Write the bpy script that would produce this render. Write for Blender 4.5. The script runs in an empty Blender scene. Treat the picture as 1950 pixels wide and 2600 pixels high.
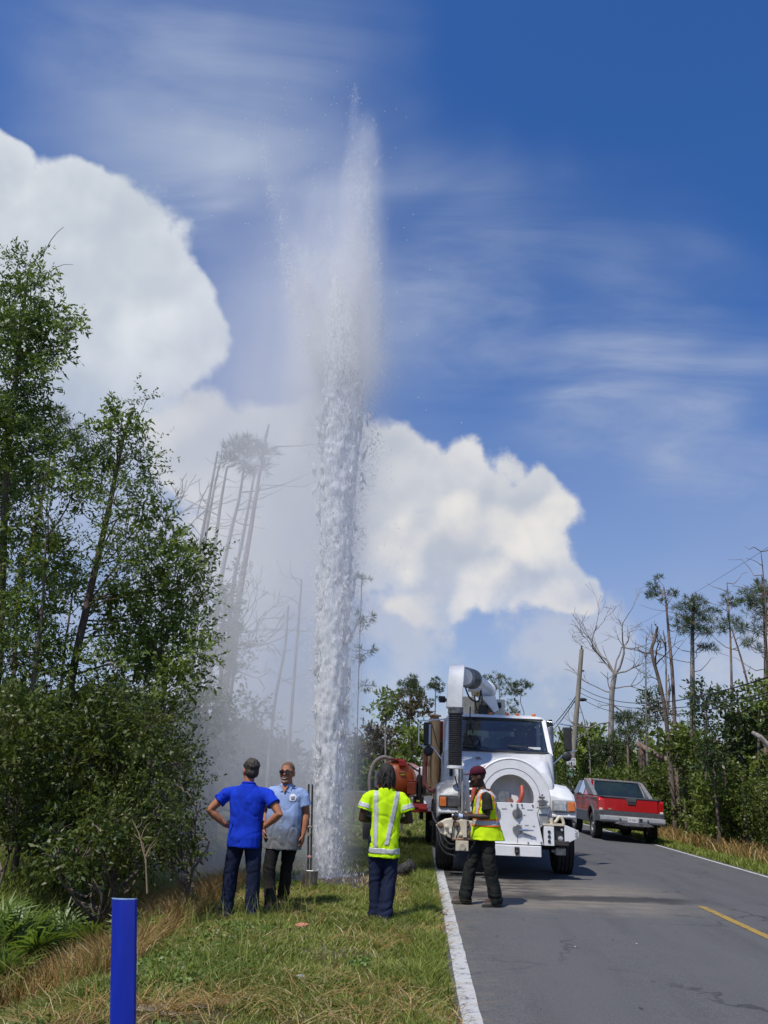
import bpy, bmesh, math, random
import numpy as np
from mathutils import Vector, Matrix, noise as mnoise
R = math.radians
PI = math.pi
random.seed(7)
rng = np.random.default_rng(11)
scene = bpy.context.scene
col = scene.collection

# ------------------------------------------------------------------ camera
FPX = 2050.0          # focal length in pixels of the 1950 x 2600 photograph
CAM_H = 1.6
PITCH, YAW, ROLL = R(18.0445), R(3.1034), R(2.3)
_M = Matrix.Rotation(YAW, 3, 'Z') @ Matrix.Rotation(PITCH + PI/2, 3, 'X') @ Matrix.Rotation(ROLL, 3, 'Z')
cam_data = bpy.data.cameras.new('camera')
cam = bpy.data.objects.new('camera', cam_data)
col.objects.link(cam)
cam.matrix_world = Matrix.Translation((0, 0, CAM_H)) @ _M.to_4x4()
cam_data.sensor_fit = 'VERTICAL'
cam_data.sensor_height = 36.0
cam_data.lens = FPX/2600*36.0
cam_data.clip_start = 0.05
cam_data.clip_end = 5000
scene.camera = cam
def ray(px, py):
    return _M @ Vector(((px-975)/FPX, (1300-py)/FPX, -1.0))
def at(px, py, Y):                    # survey helper: where a sight line crosses the plane at distance Y
    d = ray(px, py); return Vector((0, 0, CAM_H)) + d*(Y/d.y)

# ------------------------------------------------------------------ light, exposure
SUN_EL, SUN_AZ = R(60), R(218)         # azimuth measured clockwise from +Y (the road's far end)
sun_dir = Vector((math.sin(SUN_AZ)*math.cos(SUN_EL), math.cos(SUN_AZ)*math.cos(SUN_EL), math.sin(SUN_EL)))
sd = bpy.data.lights.new('sun', 'SUN'); sd.energy = 4.2; sd.angle = R(0.53); sd.color = (1.0, 0.955, 0.88)
sun = bpy.data.objects.new('sun', sd); col.objects.link(sun)
sun.rotation_euler = sun_dir.to_track_quat('Z', 'Y').to_euler()
sun.location = (0, 0, 40)
scene.view_settings.view_transform = 'Standard'
scene.view_settings.look = 'None'
scene.view_settings.gamma = 1.0
scene.view_settings.use_curve_mapping = False
scene.view_settings.exposure = 0.0
scene.render.engine = 'CYCLES'
cy = scene.cycles
cy.use_denoising = True
try: cy.denoiser = 'OPENIMAGEDENOISE'
except Exception: pass
cy.max_bounces = 12; cy.diffuse_bounces = 8; cy.glossy_bounces = 3; cy.transmission_bounces = 4
cy.transparent_max_bounces = 64; cy.volume_bounces = 4
cy.volume_max_steps = 96
cy.caustics_reflective = False; cy.caustics_refractive = False
cy.sample_clamp_indirect = 4.0

# ------------------------------------------------------------------ node helpers
class NT:
    """tiny expression builder over a node tree"""
    def __init__(s, nt): s.nt = nt
    def node(s, t, **kw):
        n = s.nt.nodes.new(t)
        for k, v in kw.items(): setattr(n, k, v)
        return n
    def set(s, sock, v):
        if isinstance(v, bpy.types.NodeSocket): s.nt.links.new(v, sock)
        elif v is not None:
            if sock.type == 'RGBA' and len(v) == 3: v = (*v, 1)
            sock.default_value = v
    def m(s, op, a, b=None, c=None, clamp=False):
        n = s.node('ShaderNodeMath', operation=op, use_clamp=clamp)
        s.set(n.inputs[0], a); s.set(n.inputs[1], b); s.set(n.inputs[2], c)
        return n.outputs[0]
    def v(s, op, a, b=None, scale=None):
        n = s.node('ShaderNodeVectorMath', operation=op)
        s.set(n.inputs[0], a); s.set(n.inputs[1], b)
        if scale is not None: s.set(n.inputs['Scale'], scale)
        return n.outputs['Value'] if op in ('LENGTH', 'DISTANCE', 'DOT_PRODUCT') else n.outputs['Vector']
    def noise(s, vec, scale, detail=4, rough=0.5, dist=0.0, lac=2.0):
        n = s.node('ShaderNodeTexNoise')
        s.set(n.inputs['Vector'], vec); s.set(n.inputs['Scale'], scale); s.set(n.inputs['Detail'], detail)
        s.set(n.inputs['Roughness'], rough); s.set(n.inputs['Distortion'], dist); s.set(n.inputs['Lacunarity'], lac)
        return n.outputs['Fac']
    def ss(s, x, lo, hi, a=0.0, b=1.0):
        n = s.node('ShaderNodeMapRange', interpolation_type='SMOOTHSTEP', clamp=True)
        s.set(n.inputs[0], x); s.set(n.inputs[1], lo); s.set(n.inputs[2], hi); s.set(n.inputs[3], a); s.set(n.inputs[4], b)
        return n.outputs[0]
    def mix(s, f, a, b, blend='MIX'):
        n = s.node('ShaderNodeMix', data_type='RGBA', blend_type=blend)
        s.set(n.inputs[0], f); s.set(n.inputs[6], a); s.set(n.inputs[7], b)
        return n.outputs[2]
    def sep(s, v):
        n = s.node('ShaderNodeSeparateXYZ'); s.set(n.inputs[0], v); return n.outputs
    def comb(s, x, y, z):
        n = s.node('ShaderNodeCombineXYZ'); s.set(n.inputs[0], x); s.set(n.inputs[1], y); s.set(n.inputs[2], z); return n.outputs[0]
    def mapping(s, vec, loc=(0,0,0), rot=(0,0,0), sc=(1,1,1)):
        n = s.node('ShaderNodeMapping'); s.set(n.inputs[0], vec); s.set(n.inputs[1], loc); s.set(n.inputs[2], rot); s.set(n.inputs[3], sc); return n.outputs[0]

# ------------------------------------------------------------------ sky: physical sky with cumulus, cirrus and low veil, laid out by direction
world = bpy.data.worlds.new('World'); scene.world = world; world.use_nodes = True
wn = world.node_tree; wn.nodes.clear(); W = NT(wn)
skyn = W.node('ShaderNodeTexSky', sky_type='NISHITA')
skyn.sun_disc = False; skyn.sun_elevation = SUN_EL; skyn.sun_rotation = SUN_AZ
skyn.air_density = 1.0; skyn.dust_density = 0.6; skyn.ozone_density = 4.5; skyn.altitude = 0
SKY_STRENGTH = 0.10
D = W.v('NORMALIZE', W.node('ShaderNodeTexCoord').outputs['Generated'])
_wn = W.node('ShaderNodeTexNoise'); W.set(_wn.inputs['Vector'], D); _wn.inputs['Scale'].default_value = 9.0; _wn.inputs['Detail'].default_value = 1.0
DW = W.v('ADD', D, W.v('SCALE', W.v('SUBTRACT', _wn.outputs['Color'], (0.5,)*3), scale=0.11))
dz = W.sep(D)[2]
hs = W.node('ShaderNodeHueSaturation'); hs.inputs['Saturation'].default_value = 1.24; hs.inputs['Value'].default_value = 1.12
wn.links.new(skyn.outputs[0], hs.inputs['Color'])
blue = W.v('MULTIPLY', W.v('SCALE', hs.outputs[0], scale=SKY_STRENGTH), (1.0, 1.0, 1.24))
DS = 1659/1950
def dirp(x, y): return ray(x/DS, y/DS).normalized()
def blobfield(blobs, k=0.12):
    acc = None
    for (x, y, r) in blobs:
        d0 = dirp(x, y); rad = (dirp(x+r, y)-d0).length
        dd = W.v('DISTANCE', DW, tuple(d0))
        s_ = W.m('MULTIPLY_ADD', dd, -1/rad, 1.0)
        acc = s_ if acc is None else W.m('SMOOTH_MAX', acc, s_, k)
    return acc
def fb(scale, off=(0,0,0), detail=5, rough=0.55):
    return W.noise(W.v('ADD', D, off), scale, detail, rough)
left_c = blobfield([(-30,385,125),(145,450,122),(235,480,135),(295,560,125),(340,650,108),(360,770,118),
                    (200,690,220),(20,640,280),(100,920,330)])
mid_c = blobfield([(880,1010,98),(965,1035,98),(1060,1070,92),(1150,1085,88),(1165,1130,105),(1210,1120,56),
                   (1100,1215,130),(1195,1262,86),(1250,1285,54),(960,1220,170),(740,1090,190),(540,1020,140),(430,980,120),(600,1200,200)])
ridge_c = blobfield([(865,1165,75),(1010,1135,90),(1110,1140,80),(1200,1125,70),(1050,1295,75),(1200,1295,80),(880,1330,75)])
low_c = blobfield([(900,1370,190),(1250,1400,170),(1560,1440,200),(450,1320,300)])
n1 = fb(6.0, detail=2); n2 = fb(17.0, (3.1,1.7,.4), 4, .60)
n3 = fb(48.0, (1.3, 4.4, 2.2), 3, .6)
nz = W.m('ADD', W.m('ADD', W.m('MULTIPLY', W.m('SUBTRACT', n1, .5), .9), W.m('MULTIPLY', W.m('SUBTRACT', n2, .5), 0.95)), W.m('MULTIPLY', W.m('SUBTRACT', n3, .5), .34))
n1s = fb(6.0, (-.018, -.01, .035), 2); n2s = fb(17.0, (3.092, 1.694, .42), 2, .5)
relief = W.m('ADD', W.m('MULTIPLY', W.m('SUBTRACT', n1, n1s), 1.5), W.m('MULTIPLY', W.m('SUBTRACT', n2, n2s), .75))
def cloud(field, lo, hi, bright, shade, bias, base, fade):
    d = W.m('ADD', field, W.m('MULTIPLY', nz, .55))
    a = W.m('MULTIPLY', W.ss(d, lo, hi), fade)
    lit = W.m('ADD', W.m('ADD', relief, bias), W.m('MULTIPLY', W.ss(d, .05, .8), -.22), clamp=True)
    return W.mix(a, base, W.mix(W.ss(lit, 0, 1), shade, bright)), d
# cirrus: stretched wisps
dcz = W.m('ADD', W.m('MAXIMUM', dz, 0.02), 0.2)
pl = W.v('DIVIDE', D, W.comb(dcz, dcz, dcz))
cw1 = W.noise(W.mapping(pl, rot=(0, 0, R(50)), sc=(1.0, 1.6, 1)), 1.5, 4, .5, .7)
cw3 = W.noise(W.mapping(pl, loc=(1, 7, 0), rot=(0, 0, R(-48)), sc=(.8, 2.2, 1)), 2.0, 5, .60, 1.2)
cw2 = W.noise(W.mapping(pl, loc=(4, 2, 0), rot=(0, 0, R(20)), sc=(1, 1.3, 1)), .8, 2, .5)
cirr_f = blobfield([(1000,620,260),(1330,760,280),(1540,920,220),(400,110,380),(560,480,300)], .4)
cirr_amt = W.m('ADD', W.ss(cirr_f, -.55, .75, 0, .66), W.ss(cw2, .5, .85, 0, .16))
cirr = W.m('MULTIPLY', W.m('MULTIPLY', W.ss(cw1, .2, .8), W.ss(cw3, .25, .75, .40, 1.45)), cirr_amt, clamp=True)
c0 = W.mix(cirr, blue, (.50, .57, .70))
veil = W.m('MULTIPLY', W.ss(dz, .54, .03, 0, 1.0), W.ss(fb(3.5, (1, 5, 2), 2), .25, .75, .62, .98))
c1 = W.mix(veil, c0, (.385, .44, .56))
fade_l = W.ss(dz, .10, .45)
c2, _ = cloud(left_c, -.03, .17, (.80, .83, .87), (.52, .58, .66), .50, c1, W.ss(dz, .12, .5))
c3, dm = cloud(mid_c, -.04, .17, (.76, .76, .77), (.50, .54, .62), .48, c2, W.ss(dz, .08, .30))
rd = W.m('ADD', ridge_c, W.m('MULTIPLY', nz, .7))
c3 = W.mix(W.m('MULTIPLY', W.m('MULTIPLY', W.ss(rd, -.2, .5), W.ss(dm, 0, .2)), W.ss(relief, -.35, .3, .15, .7)), c3, (.88, .84, .79))
c4 = W.mix(W.m('MULTIPLY', W.ss(W.m('ADD', low_c, W.m('MULTIPLY', nz, 1.5)), .05, .75), .42), c3, (.68, .66, .66))
# the rest of the sky round the horizon has the same broken cumulus
az_c = W.m('ADD', W.m('MULTIPLY', W.m('SUBTRACT', fb(2.1, (7, 3, 1), 3), .56), 5), W.ss(dz, .42, .12, -1.2, 0))
behind = W.ss(W.sep(D)[1], .5, .2)
c5 = W.mix(W.m('MULTIPLY', W.ss(az_c, 0, .5), behind), c4, W.mix(W.ss(relief, -.5, .5), (.52, .56, .63), (.8, .8, .79)))
bg = W.node('ShaderNodeBackground'); bg.inputs['Strength'].default_value = 1.0
wn.links.new(c5, bg.inputs['Color'])
wo = W.node('ShaderNodeOutputWorld'); wn.links.new(bg.outputs[0], wo.inputs['Surface'])
world.cycles.sampling_method = 'MANUAL'; world.cycles.sample_map_resolution = 256

# ------------------------------------------------------------------ materials
MATS = {}
def mat(name, c, c2=None, scale=6.0, rough=0.6, metal=0.0, bump=0.0, bscale=None, spec=0.5, detail=4, lo=.35, hi=.65, coat=0.0, stretch=(1,1,1), c3=None, s3=2.0, lo3=.55, hi3=.7, alpha=None):
    """Principled material: colour c broken up with c2 by noise, and with larger patches of c3"""
    if name in MATS: return MATS[name]
    m = bpy.data.materials.new(name); m.use_nodes = True
    nt = m.node_tree; T = NT(nt); b = nt.nodes['Principled BSDF']
    b.inputs['Roughness'].default_value = rough; b.inputs['Metallic'].default_value = metal
    b.inputs['Specular IOR Level'].default_value = spec; b.inputs['Coat Weight'].default_value = coat
    co = T.mapping(T.node('ShaderNodeTexCoord').outputs['Object'], sc=stretch)
    cc = (*c, 1)
    if c2 is not None:
        cc = T.mix(T.ss(T.noise(co, scale, detail, .6), lo, hi), c, c2)
    if c3 is not None:
        cc = T.mix(T.ss(T.noise(T.v('ADD', co, (5, 3, 9)), s3, 6, .65), lo3, hi3), cc, c3)
    T.set(b.inputs['Base Color'], cc)
    if bump:
        bn = T.node('ShaderNodeBump'); bn.inputs['Strength'].default_value = bump; bn.inputs['Distance'].default_value = .02
        nt.links.new(T.noise(co, bscale or scale*3, 4, .6), bn.inputs['Height']); nt.links.new(bn.outputs[0], b.inputs['Normal'])
    MATS[name] = m
    return m
def leaf_mat(name, ca, cb, cc=None, trans=.35, rough=.45, spec=.4):
    """foliage: colour per leaf from the 'tint' attribute, some light passing through"""
    if name in MATS: return MATS[name]
    m = bpy.data.materials.new(name); m.use_nodes = True
    nt = m.node_tree; T = NT(nt); b = nt.nodes['Principled BSDF']; out = nt.nodes['Material Output']
    b.inputs['Roughness'].default_value = rough; b.inputs['Specular IOR Level'].default_value = spec
    at_ = T.node('ShaderNodeAttribute', attribute_name='tint').outputs['Fac']
    c = T.mix(T.ss(at_, 0, .85), ca, cb)
    if cc is not None: c = T.mix(T.ss(at_, .88, .97), c, cc)
    T.set(b.inputs['Base Color'], c)
    tr = T.node('ShaderNodeBsdfTranslucent')
    T.set(tr.inputs[0], T.mix(1.0, c, (1.0, 1.0, .55), 'MULTIPLY'))
    mx = T.node('ShaderNodeMixShader'); mx.inputs[0].default_value = trans
    nt.links.new(b.outputs[0], mx.inputs[1]); nt.links.new(tr.outputs[0], mx.inputs[2]); nt.links.new(mx.outputs[0], out.inputs[0])
    MATS[name] = m
    return m

# ------------------------------------------------------------------ objects
def tag(o, label=None, cat=None, group=None, kind=None):
    if label: o['label'] = label
    if cat: o['category'] = cat
    if group: o['group'] = group
    if kind: o['kind'] = kind
    return o
def thing(name, loc, label, cat, group=None, rz=0.0):
    o = bpy.data.objects.new(name, None); o.empty_display_size = .1
    col.objects.link(o); o.location = loc; o.rotation_euler = (0, 0, rz)
    return tag(o, label, cat, group)
def link(name, me, m=None, parent=None, smooth=None, bevel=0.0, bseg=2):
    o = bpy.data.objects.new(name, me); col.objects.link(o)
    if m is not None:
        me.materials.clear(); me.materials.append(m)
    if smooth is not None and len(me.polygons):
        me.polygons.foreach_set('use_smooth', np.ones(len(me.polygons), bool))
        if smooth < 180: me.set_sharp_from_angle(angle=R(smooth))
    if bevel:
        md = o.modifiers.new('bevel', 'BEVEL'); md.width = bevel; md.segments = bseg; md.limit_method = 'ANGLE'; md.angle_limit = R(35)
        md.harden_normals = False
    if parent is not None: o.parent = parent
    return o
def raw_mesh(name, V, F, tint=None):
    """mesh from numpy: V (n,3), F (m,k) one face size"""
    me = bpy.data.meshes.new(name)
    V = np.ascontiguousarray(V, np.float32); F = np.ascontiguousarray(F, np.int32)
    k = F.shape[1]
    me.vertices.add(len(V)); me.vertices.foreach_set('co', V.ravel())
    me.loops.add(F.size); me.loops.foreach_set('vertex_index', F.ravel())
    me.polygons.add(len(F)); me.polygons.foreach_set('loop_start', np.arange(0, F.size, k, dtype=np.int32))
    try: me.polygons.foreach_set('loop_total', np.full(len(F), k, np.int32))
    except Exception: pass
    if tint is not None:
        a = me.attributes.new('tint', 'FLOAT', 'FACE'); a.data.foreach_set('value', np.ascontiguousarray(tint, np.float32))
    me.update(calc_edges=True)
    return me
def _frame(d):
    d = Vector(d).normalized()
    a = Vector((0, 0, 1)) if abs(d.z) < .9 else Vector((1, 0, 0))
    u = d.cross(a).normalized(); return u, d.cross(u).normalized()
class MB:
    """collects simple shapes into one mesh"""
    def __init__(s): s.v = []; s.f = []
    def add(s, v, f):
        n = len(s.v); s.v += [tuple(p) for p in v]; s.f += [tuple(i+n for i in q) for q in f]; return s
    def box(s, c, size, rot=None, taper=None):
        x, y, z = size[0]/2, size[1]/2, size[2]/2
        P = [Vector((a*x, b*y, d*z)) for d in (-1, 1) for b in (-1, 1) for a in (-1, 1)]
        if taper:
            for p in P:
                if p.z > 0: p.x *= taper[0]; p.y *= taper[1]
        if rot is not None:
            Rm = Matrix.Rotation(rot[2], 3, 'Z') @ Matrix.Rotation(rot[1], 3, 'Y') @ Matrix.Rotation(rot[0], 3, 'X')
            P = [Rm @ p for p in P]
        c = Vector(c)
        return s.add([p+c for p in P], [(0,2,3,1),(4,5,7,6),(0,1,5,4),(2,6,7,3),(0,4,6,2),(1,3,7,5)])
    def bx(s, x0, x1, y0, y1, z0, z1): return s.box(((x0+x1)/2, (y0+y1)/2, (z0+z1)/2), (abs(x1-x0), abs(y1-y0), abs(z1-z0)))
    def bar(s, p0, p1, w, h=None):
        p0 = Vector(p0); p1 = Vector(p1); u, v = _frame(p1-p0); h = h or w
        P = []
        for p in (p0, p1):
            for a, b in ((-1,-1),(1,-1),(1,1),(-1,1)): P.append(p+u*(a*w/2)+v*(b*h/2))
        return s.add(P, [(0,3,2,1),(4,5,6,7),(0,1,5,4),(1,2,6,5),(2,3,7,6),(3,0,4,7)])
    def cyl(s, p0, p1, r0, r1=None, n=16, cap=True):
        return s.tube([p0, p1], [r0, r0 if r1 is None else r1], n, cap)
    def tube(s, pts, rad, n=8, cap=True, closed=False):
        pts = [Vector(p) for p in pts]
        if not isinstance(rad, (list, tuple)): rad = [rad]*len(pts)
        m = len(pts); V = []; u = None
        for i, p in enumerate(pts):
            if closed: d = pts[(i+1) % m]-pts[i-1]
            else: d = pts[min(i+1, m-1)]-pts[max(i-1, 0)]
            if d.length < 1e-9: d = Vector((0, 0, 1))
            d.normalize()
            if u is None: u, _ = _frame(d)
            else:
                u = u-d*u.dot(d)
                if u.length < 1e-6: u, _ = _frame(d)
                u.normalize()
            w = d.cross(u)
            for k in range(n):
                a = 2*PI*k/n; V.append(p+(u*math.cos(a)+w*math.sin(a))*rad[i])
        F = []
        for i in range(m if closed else m-1):
            j = (i+1) % m
            for k in range(n):
                F.append((i*n+k, i*n+(k+1) % n, j*n+(k+1) % n, j*n+k))
        if cap and not closed:
            F.append(tuple(range(n-1, -1, -1))); F.append(tuple((m-1)*n+k for k in range(n)))
        return s.add(V, F)
    def lathe(s, prof, c, axis=(0,0,1), n=24, cap=True):
        """prof: list of (radius, distance along axis)"""
        u, v = _frame(axis); d = Vector(axis).normalized(); c = Vector(c)
        V = []
        for r, t in prof:
            for k in range(n):
                a = 2*PI*k/n; V.append(c+d*t+(u*math.cos(a)+v*math.sin(a))*max(r, 1e-4))
        F = []; m = len(prof)
        for i in range(m-1):
            for k in range(n): F.append((i*n+k, i*n+(k+1) % n, (i+1)*n+(k+1) % n, (i+1)*n+k))
        if cap:
            F.append(tuple(range(n-1, -1, -1))); F.append(tuple((m-1)*n+k for k in range(n)))
        return s.add(V, F)
    def ring(s, c, axis, r0, r1, t, n=40):
        """flat annulus of thickness t"""
        u, v = _frame(axis); d = Vector(axis).normalized(); c = Vector(c); V = []
        for (r, q) in ((r0, -t/2), (r1, -t/2), (r1, t/2), (r0, t/2)):
            for k in range(n):
                a = 2*PI*k/n; V.append(c+d*q+(u*math.cos(a)+v*math.sin(a))*r)
        F = []
        for i in range(4):
            for k in range(n): F.append((i*n+k, i*n+(k+1) % n, ((i+1) % 4)*n+(k+1) % n, ((i+1) % 4)*n+k))
        return s.add(V, F)
    def ell(s, c, r, n=12, m=8, rot=None):
        V = []; F = []
        Rm = rot if rot is not None else Matrix.Identity(3)
        for i in range(m+1):
            t = PI*i/m
            for k in range(n):
                a = 2*PI*k/n
                V.append(Vector(c)+Rm @ Vector((r[0]*math.sin(t)*math.cos(a)+1e-5*math.cos(a), r[1]*math.sin(t)*math.sin(a)+1e-5*math.sin(a), -r[2]*math.cos(t))))
        for i in range(m):
            for k in range(n): F.append((i*n+k, i*n+(k+1) % n, (i+1)*n+(k+1) % n, (i+1)*n+k))
        F.append(tuple(range(n-1, -1, -1))); F.append(tuple(m*n+k for k in range(n)))
        return s.add(V, F)
    def loft(s, rings, cap=True):
        """rings: lists of equal length of points"""
        n = len(rings[0]); V = [p for r in rings for p in r]; F = []
        for i in range(len(rings)-1):
            for k in range(n): F.append((i*n+k, i*n+(k+1) % n, (i+1)*n+(k+1) % n, (i+1)*n+k))
        if cap: F.append(tuple(range(n-1, -1, -1))); F.append(tuple((len(rings)-1)*n+k for k in range(n)))
        return s.add(V, F)
    def prism(s, poly, ext):
        """poly: 3D points of one face, extruded by vector ext"""
        e = Vector(ext); return s.loft([[Vector(p) for p in poly], [Vector(p)+e for p in poly]])
    def mesh(s, name):
        me = bpy.data.meshes.new(name); me.from_pydata(s.v, [], s.f); me.update()
        bm = bmesh.new(); bm.from_mesh(me); bmesh.ops.recalc_face_normals(bm, faces=bm.faces); bm.to_mesh(me); bm.free()
        return me
    def build(s, name, m, parent=None, smooth=None, bevel=0.0, bseg=2):
        return link(name, s.mesh(name), m, parent, smooth, bevel, bseg)
def spline(pts, n=6):
    """Catmull-Rom through the points"""
    P = [Vector(p) for p in pts]; P = [P[0]*2-P[1]]+P+[P[-1]*2-P[-2]]; out = []
    for i in range(1, len(P)-2):
        for k in range(n):
            t = k/n; a, b, c, d = P[i-1:i+3]
            out.append(.5*((2*b)+(c-a)*t+(2*a-5*b+4*c-d)*t*t+(3*b-a-3*c+d)*t**3))
    out.append(P[-2]); return out
def lerp_list(vals, n):
    return [float(x) for x in np.interp(np.linspace(0, 1, n), np.linspace(0, 1, len(vals)), vals)]
def copy_tree(o, parent=None):
    c = o.copy(); col.objects.link(c); c.parent = parent
    for ch in list(o.children): copy_tree(ch, c)
    return c
def text_obj(name, s, size, m, parent, loc, rot, ext=.002, align='CENTER', sx=1.0):
    cu = bpy.data.curves.new(name, 'FONT'); cu.body = s; cu.size = size; cu.extrude = ext; cu.align_x = align; cu.align_y = 'CENTER'
    tmp = bpy.data.objects.new(name, cu); col.objects.link(tmp)
    dg = bpy.context.evaluated_depsgraph_get()
    me = bpy.data.meshes.new_from_object(tmp.evaluated_get(dg)); bpy.data.objects.remove(tmp)
    o = link(name, me, m, parent); o.location = loc; o.rotation_euler = rot; o.scale = (sx, 1, 1)
    return o

# ------------------------------------------------------------------ ground levels
RX0, RXC, RX1 = 0.30, 3.93, 7.30       # pavement edges and crown
def bend(y):                            # the road drifts to the left far ahead
    t = min(max(0.0, y-58.0), 100); return -0.012*t*t
def gz(x, y):
    """height of the ground"""
    x = x-bend(y)
    if RX0 <= x <= RXC: return 0.04*(x-RX0)/(RXC-RX0)
    if RXC < x <= RX1: return 0.04-0.12*(x-RXC)/(RX1-RXC)
    if x < RX0:
        d = RX0-x
        z = -0.012*min(d, 1.0)-0.01
        # swale on the left
        dx = x-(-3.55-0.05*(y-9)*(1 if y > 9 else .6))
        z -= 0.42*math.exp(-(dx/0.75)**2)
        z += 0.030*mnoise.noise((x*1.3, y*1.3, 0))+0.012*mnoise.noise((x*5, y*5, 3))
        if d < .12: z = z*d/.12
        if x < -4.5: z += 0.10*min(1, (-4.5-x)/2)
        return z
    d = x-RX1
    return -0.09-0.03*min(d, 3)+0.02*mnoise.noise((x*1.3, y*1.3, 7))

def grid_obj(name, xs, ys, fz, m, kind='structure'):
    V = [(x+bend(y), y, fz(x+bend(y), y)) for y in ys for x in xs]; nx = len(xs)
    F = [(j*nx+i, j*nx+i+1, (j+1)*nx+i+1, (j+1)*nx+i) for j in range(len(ys)-1) for i in range(nx-1)]
    me = raw_mesh(name, np.array(V), np.array(F))
    o = link(name, me, m, smooth=180); o['kind'] = kind
    return o

def ground_material():
    m = bpy.data.materials.new('verge_soil'); m.use_nodes = True; nt = m.node_tree; T = NT(nt); b = nt.nodes['Principled BSDF']
    co = T.node('ShaderNodeTexCoord').outputs['Object']
    n1 = T.noise(co, 1.3, 6, .65); n2 = T.noise(co, 14, 5, .65); n3 = T.noise(T.v('ADD', co, (9, 2, 0)), .9, 5, .6); n4 = T.noise(co, 60, 3, .6)
    c = T.mix(T.ss(n2, .35, .65), (.072, .066, .026), (.135, .105, .052))
    c = T.mix(T.ss(n1, .45, .62), c, (.070, .082, .022))
    c = T.mix(T.m('MULTIPLY', T.ss(n3, .60, .66), T.ss(n2, .42, .62)), c, (.40, .35, .28))      # bare pale sand
    c = T.mix(T.ss(n4, .35, .7, 0, .5), c, (.05, .042, .022))
    T.set(b.inputs['Base Color'], c); b.inputs['Roughness'].default_value = .95; b.inputs['Specular IOR Level'].default_value = .1
    bn = T.node('ShaderNodeBump'); bn.inputs['Strength'].default_value = .8; bn.inputs['Distance'].default_value = .03
    nt.links.new(T.noise(co, 35, 5, .7), bn.inputs['Height']); nt.links.new(bn.outputs[0], b.inputs['Normal'])
    return m
def asphalt_material():
    m = bpy.data.materials.new('asphalt'); m.use_nodes = True; nt = m.node_tree; T = NT(nt); b = nt.nodes['Principled BSDF']
    co = T.node('ShaderNodeTexCoord').outputs['Object']; X, Y, Z = T.sep(co)
    agg = T.noise(co, 75, 4, .8); mid = T.noise(co, 2.2, 5, .6); st = T.noise(T.mapping(co, sc=(1, .12, 1)), 2.0, 4, .6)
    c = T.mix(T.ss(agg, .3, .72), (.056, .056, .057), (.142, .141, .139))
    c = T.mix(T.ss(mid, .35, .7, 0, .4), c, (.108, .106, .102))
    c = T.mix(T.ss(st, .45, .75, 0, .35), c, (.048, .048, .049))
    vo = T.node('ShaderNodeTexVoronoi', feature='DISTANCE_TO_EDGE'); T.set(vo.inputs['Vector'], T.v('ADD', co, T.v('SCALE', T.comb(T.noise(co, 1.7, 4, .7), T.noise(T.v('ADD', co, (7, 3, 1)), 1.7, 4, .7), 0.0), scale=.9))); vo.inputs['Scale'].default_value = .42
    crack = T.m('MULTIPLY', T.ss(vo.outputs['Distance'], .011, .003), T.ss(T.noise(co, .6, 2), .42, .6, 0, .7)); c = T.mix(crack, c, (.020, .020, .021))
    track = T.m('MULTIPLY', T.ss(T.m('ABSOLUTE', T.m('SUBTRACT', T.m('ABSOLUTE', T.m('SUBTRACT', X, 2.15)), .85)), .42, .1), T.ss(st, .3, .7, .1, .35)); c = T.mix(track, c, (.120, .119, .118))
    grit = T.m('MULTIPLY', T.ss(X, 1.15, .35), T.ss(T.noise(co, 7, 5, .7), .42, .7)); c = T.mix(T.m('MULTIPLY', grit, .55), c, (.16, .145, .12))
    # sand washed across the lane in front of the truck
    wob = T.m('ADD', T.m('MULTIPLY', T.noise(co, 1.1, 5, .65), 2.2), -1.1)
    yy = T.m('ADD', Y, wob)
    band = T.m('MULTIPLY', T.ss(yy, 11.2, 12.3), T.ss(yy, 15.6, 13.6))
    xf = T.m('MULTIPLY', T.ss(X, .2, .6), T.ss(T.m('ADD', X, wob), 4.6, 2.6))
    dust = T.m('MULTIPLY', T.m('MULTIPLY', band, xf), T.ss(T.noise(T.mapping(co, sc=(.5, 1.6, 1)), 3.0, 6, .7), .28, .6))
    c = T.mix(T.m('MULTIPLY', dust, .8), c, (.215, .185, .140))
    # water trail running to the crown
    yt = T.m('ADD', T.m('SUBTRACT', Y, T.m('ADD', 12.75, T.m('MULTIPLY', X, .06))), T.m('MULTIPLY', T.m('SUBTRACT', T.noise(co, 1.6, 5, .7), .5), .9))
    wet = T.m('MULTIPLY', T.ss(T.m('ABSOLUTE', yt), .42, .12), T.m('MULTIPLY', T.ss(X, .3, .9), T.ss(X, 4.3, 3.6)))
    wet2 = T.m('MULTIPLY', T.ss(T.noise(T.mapping(co, sc=(1, 2.2, 1)), 1.3, 5, .7), .43, .56), T.m('MULTIPLY', T.ss(X, 2.8, 1.2), T.m('MULTIPLY', T.ss(Y, 12.2, 13.0), T.ss(Y, 17, 15.5))))
    wt = T.m('MAXIMUM', wet, wet2)
    c = T.mix(T.m('MULTIPLY', wt, .85), c, (.028, .025, .022))
    spots = T.m('MULTIPLY', T.ss(T.noise(T.mapping(co, sc=(2.2, 1, 1)), 5.5, 3, .5), .71, .74), .7)
    c = T.mix(spots, c, (.022, .022, .023))
    T.set(b.inputs['Base Color'], c)
    T.set(b.inputs['Roughness'], T.m('SUBTRACT', .88, T.m('MULTIPLY', wt, .25)))
    b.inputs['Specular IOR Level'].default_value = .35
    bn = T.node('ShaderNodeBump'); bn.inputs['Strength'].default_value = .55; bn.inputs['Distance'].default_value = .006
    nt.links.new(agg, bn.inputs['Height']); nt.links.new(bn.outputs[0], b.inputs['Normal'])
    return m
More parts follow.
